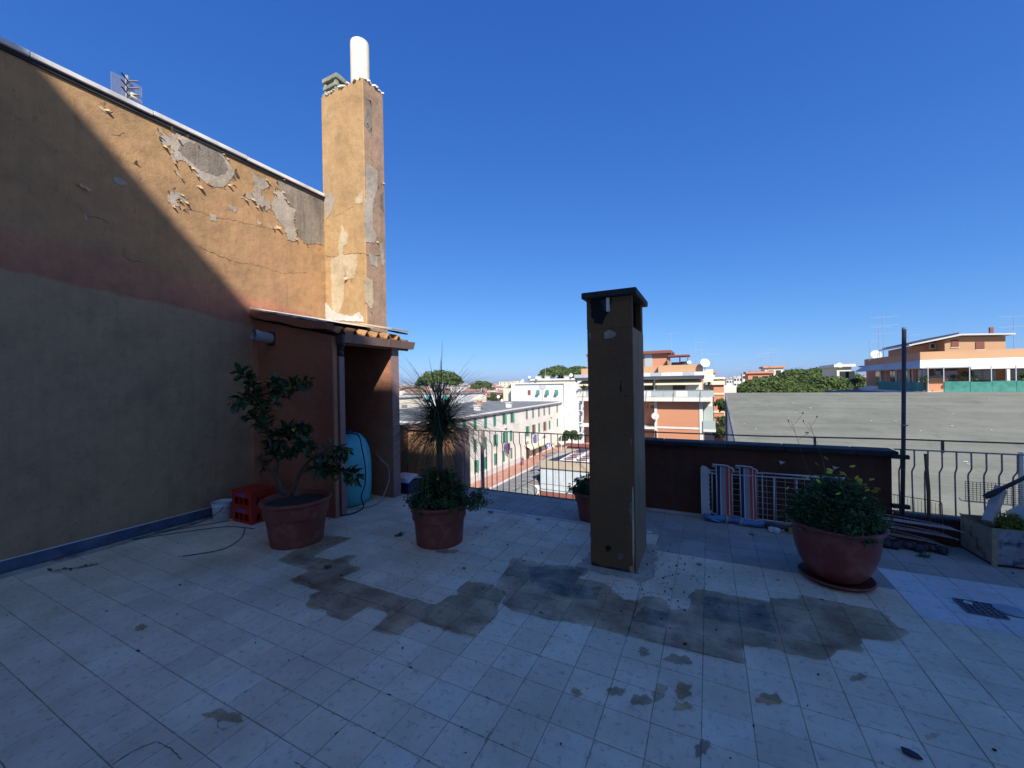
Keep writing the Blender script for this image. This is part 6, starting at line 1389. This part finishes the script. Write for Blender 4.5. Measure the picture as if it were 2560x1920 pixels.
# ferny bedding plants -------------------------------------------
def ferny(name, label, c, rx, rz, z0, seed, stems=70, flowers=0, per=60, cat='bedding plant', hang=.1, tall=None, leafs=.014):
    t = thing(name, label, cat, (c[0], c[1], z0)); rr = random.Random(seed); rnd = np.random.default_rng(seed); P = []; N_ = []; mb = MB(); tips = []
    for i in range(stems):
        a = rr.uniform(0, 6.283); q = math.sqrt(rr.random()); lean = rr.uniform(.5, 1.15)*rx*q; h = rz*rr.uniform(.55, 1.0)*(1.15-.75*q*q)
        b = Vector((c[0]+math.cos(a)*rx*.55*q, c[1]+math.sin(a)*rx*.55*q, z0)); e = Vector((c[0]+math.cos(a)*(rx*.5*q+lean*.7), c[1]+math.sin(a)*(rx*.5*q+lean*.7), z0+h-(hang*rr.random() if q > .7 else 0)))
        m_ = b.lerp(e, .5)+Vector((0, 0, h*.2)); path = [b, b.lerp(m_, .5)+Vector((0, 0, .02)), m_, m_.lerp(e, .6)+Vector((0, 0, .02)), e]
        mb.tube(path, [.003, .003, .0025, .002, .0012], 3, cap=False); tips.append(e)
        for k in range(per):
            f = rr.uniform(.2, 1)*4; j = min(int(f), 3); p = path[j].lerp(path[j+1], f-j); P.append(p+Vector((rr.gauss(0, 1), rr.gauss(0, 1), rr.gauss(0, .8)))*.022)
    P = np.array([tuple(p) for p in P]); V, F = cards(P, rnd.normal(0, 1, P.shape)+np.array([0, 0, .6]), leafs, rnd, 2.2, .6)
    mi = (rnd.random(len(F)) < .4).astype(int)
    tag(link_mesh(np_mesh('foliage', V-np.array([c[0], c[1], z0]), F, [M['fern'], M['fern2']], mi), 'foliage', t), kind='stuff')
    tag(mb.build('stem', M['fern2'], t, fixn=False), kind='stuff')
    fm = None
    for i in range(flowers):
        e = rr.choice(tips); p = Vector((e.x+rr.uniform(-.06, .06), e.y+rr.uniform(-.06, .06), max(e.z, z0+rz*.6)+rr.uniform(.03, .20)))
        MB().tube([e, e.lerp(p, .5)+Vector((.01, 0, 0)), p], .0012, 3).build('flower_stalk', M['dryw'] if i % 4 == 0 else M['fern'], t)
        if fm is None:
            V = [(0, 0, .003)]; Fq = []
            for j in range(10):
                a = 6.283*j/10; V += [(.018*math.cos(a-.2), .018*math.sin(a-.2), .0), (.02*math.cos(a), .02*math.sin(a), -.001), (.018*math.cos(a+.2), .018*math.sin(a+.2), 0)]; Fq.append((0, 1+3*j, 2+3*j, 3+3*j))
            fm = bpy.data.meshes.new('flower'); fm.from_pydata(V, [], Fq); fm.materials.append(M['daisy'])
        o = link_mesh(fm, 'flower', t); o.location = p-LOC[t.name]; o.rotation_euler = (rr.uniform(-.9, .9), rr.uniform(-.9, .9), rr.uniform(0, 3)); o.scale = (rr.uniform(.7, 1.15),)*3
    if tall:
        for (px, py, Y) in tall:
            e = onY(px, py, Y); b = Vector((c[0]+rr.uniform(-.1, .05), c[1]+.05, z0+.1)); m_ = b.lerp(e, .55)+Vector((rr.uniform(-.03, .03), 0, .02))
            MB().tube([b, m_, e], [.0028, .002, .0012], 4).build('dry_stalk', M['dryw'], t)
            for k in range(3):
                p = m_.lerp(e, .45+.2*k); q_ = p+Vector((rr.choice((-1, 1))*rr.uniform(.04, .09), 0, rr.uniform(.04, .12))); MB().tube([p, q_], .0011, 3).build('dry_stalk', M['dryw'], t)
                MB().lathe([(.001, 0), (.006, .006), (.004, .014), (.001, .018)], q_, 6).build('seed_head', M['dryw'], t)
    return t
ferny('bedding_plant', 'ferny green bedding plant with a few yellow daisies around the palm trunk', P2, .29, .36, .36, 31, 180, 5, 60, tall=None, hang=.16)
ferny('bedding_plant', 'small leafy plant in the dark pot behind the column', P3, .25, .22, .29, 32, 80, 1, 55, hang=.1, tall=[(1440, 1148, 4.5), (1452, 1165, 4.55)])
ferny('bedding_plant', 'dense ferny daisy plant with many yellow flowers in the wine red bowl', P4, .285, .36, .42, 33, 210, 34, 70, hang=.16, tall=[(1978, 1052, 4.25), (2022, 1055, 4.3)])
ferny('weed', 'sparse weed sprawling past the right rim of the palm pot in front of the railing', (P2[0]+.34, P2[1]+.1), .16, .2, .33, 34, 26, 0, 22, cat='weed', hang=.0)
# ------------------------------------------------------------------ water tank and hoses in the shed
tk = thing('water_tank', 'turquoise oval plastic water tank standing inside the shed', 'water tank', (-4.43, 3.83, 0))
rT = .305
prof = [(.22, 0), (.27, .02), (.295, .12), (rT, .35), (rT*.99, .55), (rT*.93, .72), (rT*.78, .85), (rT*.55, .93), (.09, .955)]
MB().lathe(prof, (-4.43, 3.83, 0), 44, sy=1.0).build('body', M['cyan'], tk, smooth=True)
MB().lathe([(.075, .95), (.08, .955), (.08, .995), (.03, 1.0)], (-4.43, 3.83, 0), 20).build('cap', M['bluehose'], tk)
def tpx(lst, n=6):
    P = [Vector(p) for p in lst]; Q = []; k = len(P)
    for i in range(k-1):
        for j in range(n):
            t = j/n; a = P[max(i-1, 0)]; b = P[i]; c = P[i+1]; d = P[min(i+2, k-1)]; Q.append(.5*((2*b)+(c-a)*t+(2*a-5*b+4*c-d)*t*t+(3*b-a-3*c+d)*t**3))
    return Q+[P[-1]]
hs = thing('hose', 'navy blue hose hanging over the turquoise tank and looping on the floor', 'hose', (-4.2, 3.7, 0))
zq = lambda x, y, X: onX(560+x/2.593, 760+y/2.593, X)
MB().tube(tpx([(-4.5, 3.9, 1.02), (-4.38, 3.72, .965), zq(868, 850, -4.17), zq(895, 940, -4.10), zq(915, 1050, -4.08), zq(915, 1160, -4.06), zq(890, 1250, -4.04), (-4.03, 3.72, .02), (-3.98, 3.52, .012), (-4.04, 3.38, .012)]), .0085, 8).build('hose', M['bluehose'], hs, smooth=True)
h2 = thing('hose', 'pale grey hose arching from the floor beside the tank against the shed end wall', 'hose', (-4.1, 4.1, 0))
MB().tube(tpx([(-4.2, 3.52, .03), (-4.02, 3.75, .012), (-4.0, 3.95, .02), zq(1040, 1230, -4.04), zq(1072, 1130, -4.05), zq(1060, 1050, -4.07), zq(1020, 1010, -4.12), (-4.3, 4.22, .62)]), .008, 8).build('hose', M['greyhose'], h2, smooth=True)
# ------------------------------------------------------------------ crates, bucket, box
def crate(z, label):
    t = thing('bottle_crate', label, 'crate', (-4.96, 2.9, z), 'red crates stacked by the leftmost pot'); x0, x1, y0, y1, h = -5.15, -4.77, 2.745, 3.03, .185; w_ = .012
    def side(a0, a1, fix, axis, nm='side'):
        mb = MB()
        segs = [(a0, a0+.05, 0, h), (a1-.05, a1, 0, h), (a0+.05, a1-.05, h-.075, h), (a0+.05, a1-.05, 0, .03)]
        k = 3
        for i in range(1, k): u = a0+.05+(a1-a0-.1)*i/k; segs.append((u-.008, u+.008, .03, h-.075))
        for (u0, u1, v0, v1) in segs:
            if axis == 'x': mb.box(u0, fix, z+v0, u1, fix+w_, z+v1)
            else: mb.box(fix, u0, z+v0, fix+w_, u1, z+v1)
        mb.build(nm, M['crate'], t)
    side(x0, x1, y0, 'x'); side(x0, x1, y1-w_, 'x'); side(y0+w_+.0005, y1-w_-.0005, x0, 'y'); side(y0+w_+.0005, y1-w_-.0005, x1-w_, 'y')
    B(x0+w_, y0+w_, z+.002, x1-w_, y1-w_, z+.012).build('base', M['crate'], t)
    for i in range(1, 4): x = x0+(x1-x0)*i/4; B(x-.003, y0+w_, z+.0125, x+.003, y1-w_, z+.1).build('divider', M['crate'], t)
    B(x0+.09, y0-.0015, z+h-.06, x1-.12, y0-.0002, z+h-.025).build('print', M['cratelogo'], t)
    return t
crate(0.0, 'lower of the two stacked red plastic bottle crates'); c2 = crate(.186, 'upper red plastic bottle crate, turned upside down with a closed top')
B(-5.155, 2.74, .3715, -4.765, 3.035, .381).build('top', M['crate'], c2, bevel=.004)
bk = thing('bucket', 'small grimy white plastic bucket between the long wall and the red crates', 'bucket', (-5.31, 2.72, 0))
MB().lathe([(.085, .0), (.09, .005), (.105, .17), (.109, .175), (.109, .185), (.106, .187), (.112, .215), (.115, .218), (.113, .222), (.105, .22), (.1, .17), (.085, .02), (0, .018)], (-5.31, 2.72, 0), 32, cap1=False).build('body', M['bucket'], bk, smooth=True)
MB().tube(tpx([(-5.41, 2.67, .19), (-5.36, 2.61, .09), (-5.3, 2.6, .075), (-5.22, 2.64, .13), (-5.205, 2.68, .18)]), .004, 6).build('handle', M['black'], bk, smooth=True)
cb = thing('cable', 'thin black cables lying on the floor by the white bucket', 'cable', (-5.2, 2.4, 0))
for pts in ([(-5.15, 2.72, .008), (-5.3, 2.5, .006), (-5.45, 2.2, .006), (-5.5, 1.95, .006), (-5.42, 2.05, .006), (-5.2, 2.35, .006), (-4.95, 2.6, .006), (-4.6, 2.68, .006)], [(-5.36, 2.62, .05), (-5.42, 2.45, .006), (-5.52, 2.15, .006)], [(-4.75, 2.66, .006), (-4.45, 2.45, .006), (-4.32, 2.2, .006), (-4.5, 1.95, .006)]):
    MB().tube(tpx(pts), .0038, 5).build('strand', M['black'], cb, smooth=True)
tb = thing('storage_box', 'pale blue plastic box with a lid just behind the shed corner', 'box', (-4.12, 4.62, 0))
B(-4.3, 4.46, 0, -3.93, 4.74, .17).build('body', M['bluehose'], tb, bevel=.01); MB().prism([(-4.33, 4.43, .172), (-3.9, 4.43, .172), (-3.93, 4.6, .215), (-3.93, 4.77, .172), (-4.33, 4.77, .172)], (0, 0, .02)).build('lid', simple('pale_blue_lid', (.42, .47, .62), .4), tb)
B(-4.28, 4.44, .195, -3.95, 4.75, .24).build('upper_tray', M['whitemetal'], tb, bevel=.01)
# ------------------------------------------------------------------ folded furniture leaning on the parapet
sb = thing('scalloped_board', 'narrow white board with a scalloped edge leaning on the parapet', 'board', (-.04, 5.12, 0))
xs = -.085; P = [(xs, .04), (xs, .585), (-.045, .58), (.0, .545), (.012, .51), (-.012, .49)]
z = .485
for i in range(7):
    for j in range(4): P.append((-.014+.011*math.sin(math.pi*j/4), z-.055*j/4))
    z -= .055
P += [(-.014, z), (.012, .085), (.01, .06), (-.02, .045)]
def lean(x, z_, y0=5.06, k=.16): return (x, y0+z_*k, z_)
MB().prism([lean(x, z_, 5.07) for x, z_ in P], (0, .018, 0)).build('board', M['whitemetal'], sb)
B(xs-.012, 5.10, .03, xs-.001, 5.19, .57).build('edge_strip', M['coping'], sb)
def bed(x0, x1, label, y0, seed):
    t = thing('folded_sunbed', label, 'sunbed', ((x0+x1)/2, y0, 0), 'folded striped sunbeds'); w_ = x1-x0
    st = [('whitefab', .05), ('navy', .2), ('whitefab', .03), ('whitefab', .03), ('greyfab', .3), ('redfab', .17), ('whitefab', .045), ('redfab', .165)]; x = x0
    for (m, f) in st:
        L = w_*f; n = 6; V = []
        for i in range(n+1):
            zz = .065+.54*i/n; sag = .012*math.sin(math.pi*i/n); V += [(x, y0+zz*.13+sag, zz), (x+L-.0006, y0+zz*.13+sag, zz)]
        mb = MB().add(V, [(2*i, 2*i+1, 2*i+3, 2*i+2) for i in range(n)]).add([(a, b+.003, c) for a, b, c in V], [(2*i, 2*i+2, 2*i+3, 2*i+1) for i in range(n)]); mb.build('fabric_stripe', M[m], t, fixn=False); x += L
    rt_ = .0085
    MB().tube(tpx([(x0-.04, y0+.07, .625), (x0+.1, y0+.072, .62), (x1-.03, y0+.075, .605), (x1+.005, y0+.075, .59), (x1+.012, y0+.07, .55)]), rt_, 8).build('tube', M['whitemetal'], t, smooth=True)
    MB().tube([(x0-.04, y0+.10, .60), (x1+.02, y0+.10, .575)], rt_, 8).build('tube', M['whitemetal'], t, smooth=True)
    MB().tube([(x0-.02, y0+.0, .06), (x1+.05, y0+.0, .05)], rt_, 8).build('tube', M['whitemetal'], t, smooth=True)
    for x in (x0+.004, x1-.004): MB().tube([(x, y0+.01, .05), (x, y0+.088, .60)], .006, 6).build('tube', M['whitemetal'], t, smooth=True)
    return t
bed(.062, .225, 'folded sunbed with red, grey and navy stripes next to the scalloped board', 5.02, 1); bed(.298, .455, 'second folded striped sunbed, farther from the scalloped board', 5.035, 2)
fr = thing('wire_grid', 'long white tubular frame with wire grid lying on its side against the parapet', 'frame', (.7, 5.14, 0))
for (a, b, r_) in (((.0, 5.14, .545), (1.24, 5.15, .565), .009), ((.0, 5.11, .515), (1.2, 5.12, .535), .008), ((.5, 5.1, .57), (1.22, 5.1, .555), .007), ((.02, 5.07, .065), (1.2, 5.07, .05), .009), ((.625, 5.12, .53), (.615, 5.07, .06), .009), ((.825, 5.12, .53), (.82, 5.07, .06), .008), ((.515, 5.12, .55), (.51, 5.07, .06), .006), ((.02, 5.12, .53), (.02, 5.08, .06), .007)):
    MB().tube([a, b], r_, 8).build('tube', M['whitemetal'], fr, smooth=True)
for i in range(9): x = .47+i*.085; MB().tube([(x, 5.125, .53), (x, 5.085, .065)], .0022, 4).build('wire', M['whitemetal'], fr)
for j in range(7): zz = .11+j*.062; MB().tube([(.2, 5.09+zz*.07, zz), (1.2, 5.09+zz*.07, zz)], .0022, 4).build('wire', M['whitemetal'], fr)
MB().obox((1.16, 5.09, .545), (.05, .03, .035)).build('white_joint', M['whitemetal'], fr, bevel=.006)
tp = thing('rolled_tarp', 'rolled blue tarpaulin tied with tape on the floor before the sunbeds', 'tarpaulin', (.2, 4.99, 0))
rt2 = random.Random(4); n = 26; path = [(-.06+.58*i/n, 5.0-.02*math.sin(i*.4)-.02*i/n, .038+.004*math.sin(i)) for i in range(n+1)]
o = MB().tube(path, [.038+.006*rt2.uniform(-1, 1)-.008*i/n for i in range(n+1)], 14).build('roll', M['tarp'], tp, smooth=True)
for k in (9, 16): MB().tube([path[k], path[k+1]], .044, 14).build('tape', M['tape'], tp)
MB().add([(-.02, 4.955, .05), (.1, 4.94, .02), (.12, 4.95, .005), (.03, 4.93, .03)], [(0, 1, 2, 3)]).build('loose_flap', simple('pale_blue_tarp', (.22, .36, .5), .4), tp)
sc = thing('dark_roll', 'dark netting roll on the floor between the tarpaulin and the bowl planter', 'roll', (.7, 4.97, 0))
MB().tube([(.52+.06*i, 4.97+.01*math.sin(i*2), .03) for i in range(10)], [.03+.004*math.sin(i*1.7) for i in range(10)], 10).build('roll', M['darkpipe'], sc, smooth=True)
for i, (px, py, s, lab) in enumerate([(1934, 1333, .05, 'crumpled white and red plastic packet on the floor by the sunbeds'), (1960, 1330, .022, 'small white plastic piece right of the crumpled packet')]):
    q = onZ(px, py); mb = MB(); rr = random.Random(i)
    for k in range(5 if i == 0 else 2): mb.obox((q.x+rr.uniform(-s, s)*.8, q.y+rr.uniform(0, s), s*.5), (s*1.1, s*.6, s*.8), Matrix.Rotation(rr.uniform(0, 2), 3, (rr.random(), rr.random(), 1)))
    t = thing('packet', lab, 'litter', tuple(q)); tag(mb.build('wrapper', M['paper'], t), kind=None)
yb = thing('yellow_block', 'mustard yellow block on the floor partly behind the bowl planter', 'block', (.85, 4.93, 0)); B(.72, 4.9, 0, .98, 4.97, .05).build('block', simple('mustard', (.35, .24, .06), .7), yb, bevel=.006)
# hooks/bits on the parapet
for px, py, lab in ((1955, 1155, 'small grey scrap stuck on the parapet above the frame'), (2089, 1168, 'second grey scrap stuck on the parapet above the daisies')):
    q = onY(px, py, 5.19); t = thing('scrap', lab, 'scrap', tuple(q)); MB().prism([(q.x-.03, 5.195, q.z+.012), (q.x+.03, 5.195, q.z), (q.x+.005, 5.195, q.z-.012), (q.x-.01, 5.195, q.z-.03)], (0, -.012, 0)).build('piece', M['silver'], t)
# wire racks and rubbish under the right railing
rk = thing('wire_rack', 'low grey wire rack with rounded corner standing in front of the right railing', 'rack', (1.77, 5.12, 0))
MB().tube(tpx([(1.6, 5.12, .445), (1.75, 5.12, .43), (1.92, 5.12, .415), (1.945, 5.12, .40), (1.95, 5.12, .36), (1.955, 5.12, .1)], 4), .004, 5).build('frame', M['rail'], rk, smooth=True)
for i in range(14): x = 1.61+i*.0245; MB().tube([(x, 5.12, .44-.05*i/14), (x, 5.12, .12)], .0018, 3).build('wire', M['rail'], rk)
sh = thing('oven_shelves', 'heap of old chromed wire shelves on the floor below the right railing', 'shelf', (1.7, 4.98, 0))
for k, (zc_, x0, x1) in enumerate(((.24, 1.45, 2.02), (.17, 1.42, 1.98), (.10, 1.45, 1.9))):
    MB().tube(tpx([(x0, 4.98, zc_), (x1-.06, 4.94, zc_-.03), (x1, 4.93, zc_-.045), (x1-.01, 5.0, zc_-.05), (x1-.12, 5.04, zc_-.02), (x0, 5.08, zc_+.02)], 4), .0045, 5).build('frame', M['railgrey'], sh, smooth=True)
    for i in range(5): yy = 4.96+i*.02; MB().tube([(x0, yy, zc_), (x1-.04, yy, zc_-.035)], .0025, 4).build('wire', M['whitemetal' if k == 0 else 'railgrey'], sh)
jk = thing('rubbish_heap', 'dark heap of cloth, twigs and plastic on the floor right of the bowl planter', 'rubbish', (1.65, 4.92, 0)); rj = random.Random(9)
for i in range(9):
    x = 1.42+.055*i; MB().lathe([(.03, 0), (.05, .02), (.035, .055), (.005, .065)], (x, 4.9+rj.uniform(-.03, .05), 0), 9, wob=.5, sx=rj.uniform(.8, 1.5)).build('rag', M[('black', 'darkpipe', 'slate')[i % 3]], jk, smooth=True)
mb = MB()
for i in range(90):
    a = rj.uniform(0, 6.28); x = rj.uniform(1.4, 1.98); y = rj.uniform(4.84, 5.02); L = rj.uniform(.03, .1); mb.tube([(x, y, rj.uniform(.005, .05)), (x+L*math.cos(a), y+L*math.sin(a)*.5, rj.uniform(.01, .09))], .0012, 3)
tag(mb.build('twigs', M['dryw'], jk, fixn=False), kind='stuff')
# painted tin planter with odds and ends, right edge
px0, py0 = 2.104, 4.735; rotp = Matrix.Rotation(R(4), 3, 'Z')
pl = thing('tin_planter', 'rectangular tin planter with peeling cream and blue paint at the right edge', 'planter', (px0, py0, 0))
def T(x, y, z_): v = rotp@Vector((x, y, z_)); return Vector((px0+v.x, py0+v.y, v.z))
Lp, Dp, Hp = .95, .40, .315
def slab(x0, y0, z0, x1, y1, z1, nm, m, bv=0, par_=None):
    mb = MB(); V = [T(x0,y0,z0),T(x1,y0,z0),T(x1,y1,z0),T(x0,y1,z0),T(x0,y0,z1),T(x1,y0,z1),T(x1,y1,z1),T(x0,y1,z1)]
    return mb.add(V, [(0,3,2,1),(4,5,6,7),(0,1,5,4),(1,2,6,5),(2,3,7,6),(3,0,4,7)]).build(nm, M[m], par_ or pl, bevel=bv)
slab(.0, 0, 0.02, Lp, .012, Hp, 'front', 'planterblue', .003); slab(0, .0125, .02, .012, Dp, Hp, 'end', 'rusttin', .003); slab(Lp-.012, .0125, .02, Lp, Dp, Hp, 'end', 'rusttin'); slab(.0125, Dp-.012, .02, Lp-.0125, Dp, Hp, 'back', 'rusttin')
slab(-.004, -.005, .0, .03, .012-.001, Hp+.001, 'corner_strip', 'rusttin', .002)
slab(.01, .01, 0, Lp-.01, Dp-.01, .03, 'base', 'black'); slab(.0125, .0125, .2, Lp-.0125, Dp-.0125, .27, 'soil', 'soil')
MB().tube([T(0, -.002, Hp), T(Lp, -.002, Hp)], .006, 6).build('rim', M['rusttin'], pl); MB().tube([T(-.0, 0, Hp), T(0, Dp, Hp)], .006, 6).build('rim', M['wood'], pl)
bm_ = thing('plank', 'weathered grey beam resting slantwise on the tin planter', 'beam', (2.2, 4.85, .4))
d_ = (Vector((2.305, 5.12, .60))-Vector((2.11, 4.88, .335))); cB = Vector((2.225, 4.97, .455))
MB().obox(cB, (.06, .085, .40), d_.to_track_quat('Z', 'Y').to_matrix()).build('beam', simple('grey_timber', (.36, .34, .30), .85, .15, 10, .003, 40, dirt=(.15, .12, .1)), bm_, bevel=.006)
bc = thing('mesh_basket', 'black plastic mesh basket behind the slanting beam', 'basket', (2.25, 5.1, .44))
for i in range(15): x = 2.1+i*.024; MB().tube([(x, 5.1, .625), (x, 5.1, .45)], .0022, 3).build('bar', M['black'], bc)
for j in range(10): z_ = .45+j*.0195; MB().tube([(2.095, 5.1, z_), (2.46, 5.1, z_)], .0022, 3).build('bar', M['black'], bc)
MB().tube(tpx([(2.06, 5.1, .47), (2.07, 5.1, .45), (2.12, 5.1, .443), (2.46, 5.1, .44)], 3), .004, 5).build('rim', M['pvc'], bc)
bp = thing('broken_pipe', 'black ribbed pipe or umbrella lying slantwise over the mesh basket', 'pipe', (2.3, 4.97, .6))
MB().tube([onY(2463, 1242, 4.95), onY(2560, 1195, 4.93), onY(2700, 1130, 4.9)], [.018, .016, .015], 10).build('pipe', M['polegrey'], bp, smooth=True)
MB().tube([onY(2461, 1243, 4.94), onY(2480, 1234, 4.94), onY(2500, 1225, 4.94)], [.02, .026, .019], 9).build('frayed_end', M['black'], bp)
bg_ = thing('plastic_bag', 'pale green plastic sack in the tin planter at the right edge', 'bag', (2.42, 4.95, .3))
MB().lathe([(.06, 0), (.12, .05), (.13, .12), (.08, .18), (.02, .2)], (2.44, 4.95, .28), 12, wob=.25).build('sack', M['palebag'], bg_, smooth=True)
mp = ferny('bedding_plant', 'yellowish green cushion plant in the tin planter', (2.29, 4.88), .085, .13, .26, 44, 60, 0, 50, cat='plant', hang=0, leafs=.01)
for ch in mp.children: 
    for i_ in range(len(ch.data.materials)): ch.data.materials[i_] = M['moss']
# ------------------------------------------------------------------ floor drain, cover, slate, leaves, weeds
dr = thing('floor_drain', 'square cast grate with diamond openings in the floor at the right', 'drain', (1.64, 3.83, 0))
ca_ = Vector((1.64, 3.83)); s_ = .095
B(ca_.x-s_, ca_.y-s_, .0035, ca_.x+s_, ca_.y+s_, .0045).build('recess', M['soot_and_shade'], dr)
for i in range(7):
    k = -s_+2*s_*i/6
    B(ca_.x-s_, ca_.y+k-.004, .0046, ca_.x+s_, ca_.y+k+.004, .010).build('bar', M['grate'], dr); B(ca_.x+k-.004, ca_.y-s_, .0047, ca_.x+k+.004, ca_.y+s_, .0105).build('bar', M['grate'], dr)
MB().lathe([(.018, .011), (.022, .012), (.022, .016), (.012, .017), (.010, .012)], (1.60, 3.875, 0), 16, cap1=False, cap0=False).build('ring', M['paper'], dr)
cv = thing('round_cover', 'flat grey round cover on the floor beside the drain grate', 'cover', (1.80, 3.87, 0))
MB().lathe([(.075, .004), (.078, .006), (.078, .012), (.072, .015), (.0, .016)], (1.80, 3.87, 0), 28).build('disc', M['cover'], cv)
q = onZ(2275, 1888); stt = thing('slate_shard', 'broken piece of dark slate on the floor at the lower right', 'slate', (q.x, q.y, 0))
MB().prism([(q.x-.022, q.y+.022, .004), (q.x-.025, q.y-.004, .004), (q.x+.002, q.y-.018, .004), (q.x+.036, q.y-.014, .004), (q.x+.028, q.y+.006, .004), (q.x+.005, q.y+.02, .004)], (0, 0, .009)).build('shard', M['slate'], stt, bevel=.0015)
def sprig(label, pts, seed, s=.05, mat=None):
    q = onZ(*pts[0]); t = thing('fallen_sprig', label, 'leaves', (q.x, q.y, 0)); rr = random.Random(seed)
    P = [Vector((onZ(*p).x, onZ(*p).y, .008)) for p in pts]
    if len(P) > 1: MB().tube(P, .002, 4).build('twig', M['bark'], t)
    for i in range(9 if len(P) > 1 else 2):
        k = rr.randrange(max(1, len(P)-1)); p = P[k].lerp(P[min(k+1, len(P)-1)], rr.random()); d = Vector((rr.gauss(0, 1), rr.gauss(0, 1), .15))
        put(rr.choice(LM), 'leaf', t, p+Vector((0, 0, .006)), d, (rr.gauss(0, .3), rr.gauss(0, .3), 1), s)
    return t
sprig('green leafy sprig lying on the floor near the blue skirting', [(130, 1432), (165, 1425), (205, 1420), (245, 1412)], 1, .045)
sprig('single dark leaf lying on a damp tile in front of the shrub pot', [(812, 1423)], 2, .055); sprig('fallen dark leaves on the floor between the two big pots', [(985, 1340), (1005, 1336)], 3, .05)
def weed(px, py, s, label, seed, n=26):
    q = onZ(px, py); t = thing('weed', label, 'weed', (q.x, q.y, 0)); rr = random.Random(seed); mb = MB()
    for i in range(n):
        a = rr.uniform(0, 6.28); L = s*rr.uniform(.5, 1.2); d = Vector((math.cos(a), math.sin(a), rr.uniform(.1, .7))); n_ = Vector((-math.sin(a), math.cos(a), 0))*s*.06; p = Vector((q.x+rr.uniform(-s, s)*.8, q.y+rr.uniform(-s, s)*.2, .004))
        mb.add([p-n_, p+n_, p+d*L*.6+n_*1.3, p+d*L, p+d*L*.6-n_*1.3], [(0, 1, 2, 4), (4, 2, 3)])
    tag(mb.build('blade', M['fern'], t, fixn=False), kind='stuff')
for i, (x, y, s, lab) in enumerate([(2062, 1434, .03, 'tiny weed in a tile joint below the bowl planter'), (1748, 1413, .025, 'tiny weed in a tile joint right of the column'), (2305, 1392, .06, 'dry weed tuft on the floor left of the tin planter'), (2170, 1375, .05, 'yellowish weed tuft behind the bowl planter'), (1225, 1282, .04, 'green weed tuft right of the palm pot'), (1215, 1320, .025, 'small grass tuft in front of the palm pot'), (1160, 1422, .02, 'grass blade in a joint below the palm pot'),
    (1880, 1338, .03, 'small weed on the grey tiles before the sunbeds'), (1640, 1265, .06, 'low weeds at the foot of the parapet right of the column'), (1720, 1278, .05, 'low dry weeds at the parapet foot beside the scalloped board'), (2235, 1352, .07, 'green weeds under the right railing'), (1345, 1300, .03, 'small weed beside the pale cement strip')]):
    weed(x, y, s, lab, i)
# crumbs of grit and dead leaves over the tiles
rg = random.Random(77); mb = MB()
for i in range(420):
    if i < 150: x = rg.gauss(-.35, .25); y = rg.gauss(3.5, .3)
    elif i < 260: x = rg.uniform(-3.4, -1.2); y = rg.uniform(2.4, 4.9)
    else: x = rg.uniform(-5.4, 2.2); y = rg.uniform(.6, 5.0)
    s = rg.uniform(.002, .007)*(1.5 if rg.random() < .1 else 1)
    mb.obox((x, y, .0035+s*.3), (s*rg.uniform(1, 2.4), s, s*.6), Matrix.Rotation(rg.uniform(0, 3), 3, 'Z'))
tag(mb.build('floor_grit', M['soot_and_shade']), 'dark grit and crumbs scattered over the tiles', 'grit', kind='stuff')
# rooftop aerial seen over the long wall
an = thing('television_aerial', 'mesh panel aerial standing on the roof above the long peeling wall', 'television aerial', (-7.3, 2.6, 4.66))
AX = -7.0; a0 = onX(318, 195, AX); 
yl = onX(282, 190, AX).y; yr = onX(358, 215, AX).y; zt_ = onX(282, 176, AX).z; zb2 = onX(318, 246, AX).z
MB().tube([(AX, a0.y, 4.6), (AX, a0.y, onX(318, 190, AX).z)], .022, 8).build('mast', M['pvc'], an)
for i in range(15): zz = zb2+(zt_-zb2)*i/14; MB().tube([(AX-.05, yl, zz), (AX-.05, yr, zz)], .0045, 4).build('mesh_wire', M['aerial'], an)
for i in range(7): yy = yl+(yr-yl)*i/6; MB().tube([(AX-.05, yy, zb2), (AX-.05, yy, zt_)], .0045, 4).build('mesh_wire', M['aerial'], an)
for i in range(3): zz = zb2+(zt_-zb2)*(i+.5)/3; MB().tube([(AX+.08, a0.y-.09, zz+.03), (AX+.02, a0.y, zz), (AX+.08, a0.y+.09, zz+.03)], .01, 5).build('dipole', M['black'], an)
B(AX+.02, a0.y+.02, onX(322, 237, AX).z-.03, AX+.05, a0.y+.08, onX(322, 237, AX).z+.03).build('junction_box', M['whitepipe'], an)
# ------------------------------------------------------------------ thin haze over the city
m = bpy.data.materials.new('haze'); m.use_nodes = True; N = m.node_tree.nodes; N.remove(N['Principled BSDF'])
pv = N.new('ShaderNodeVolumePrincipled'); pv.inputs['Color'].default_value = (.86, .91, 1, 1); pv.inputs['Density'].default_value = .0002; pv.inputs['Anisotropy'].default_value = .2
m.node_tree.links.new(pv.outputs[0], N['Material Output'].inputs['Volume'])
tag(B(-6100, -310, G-1.6, 6100, 9100, 24).build('haze', m), kind='stuff')
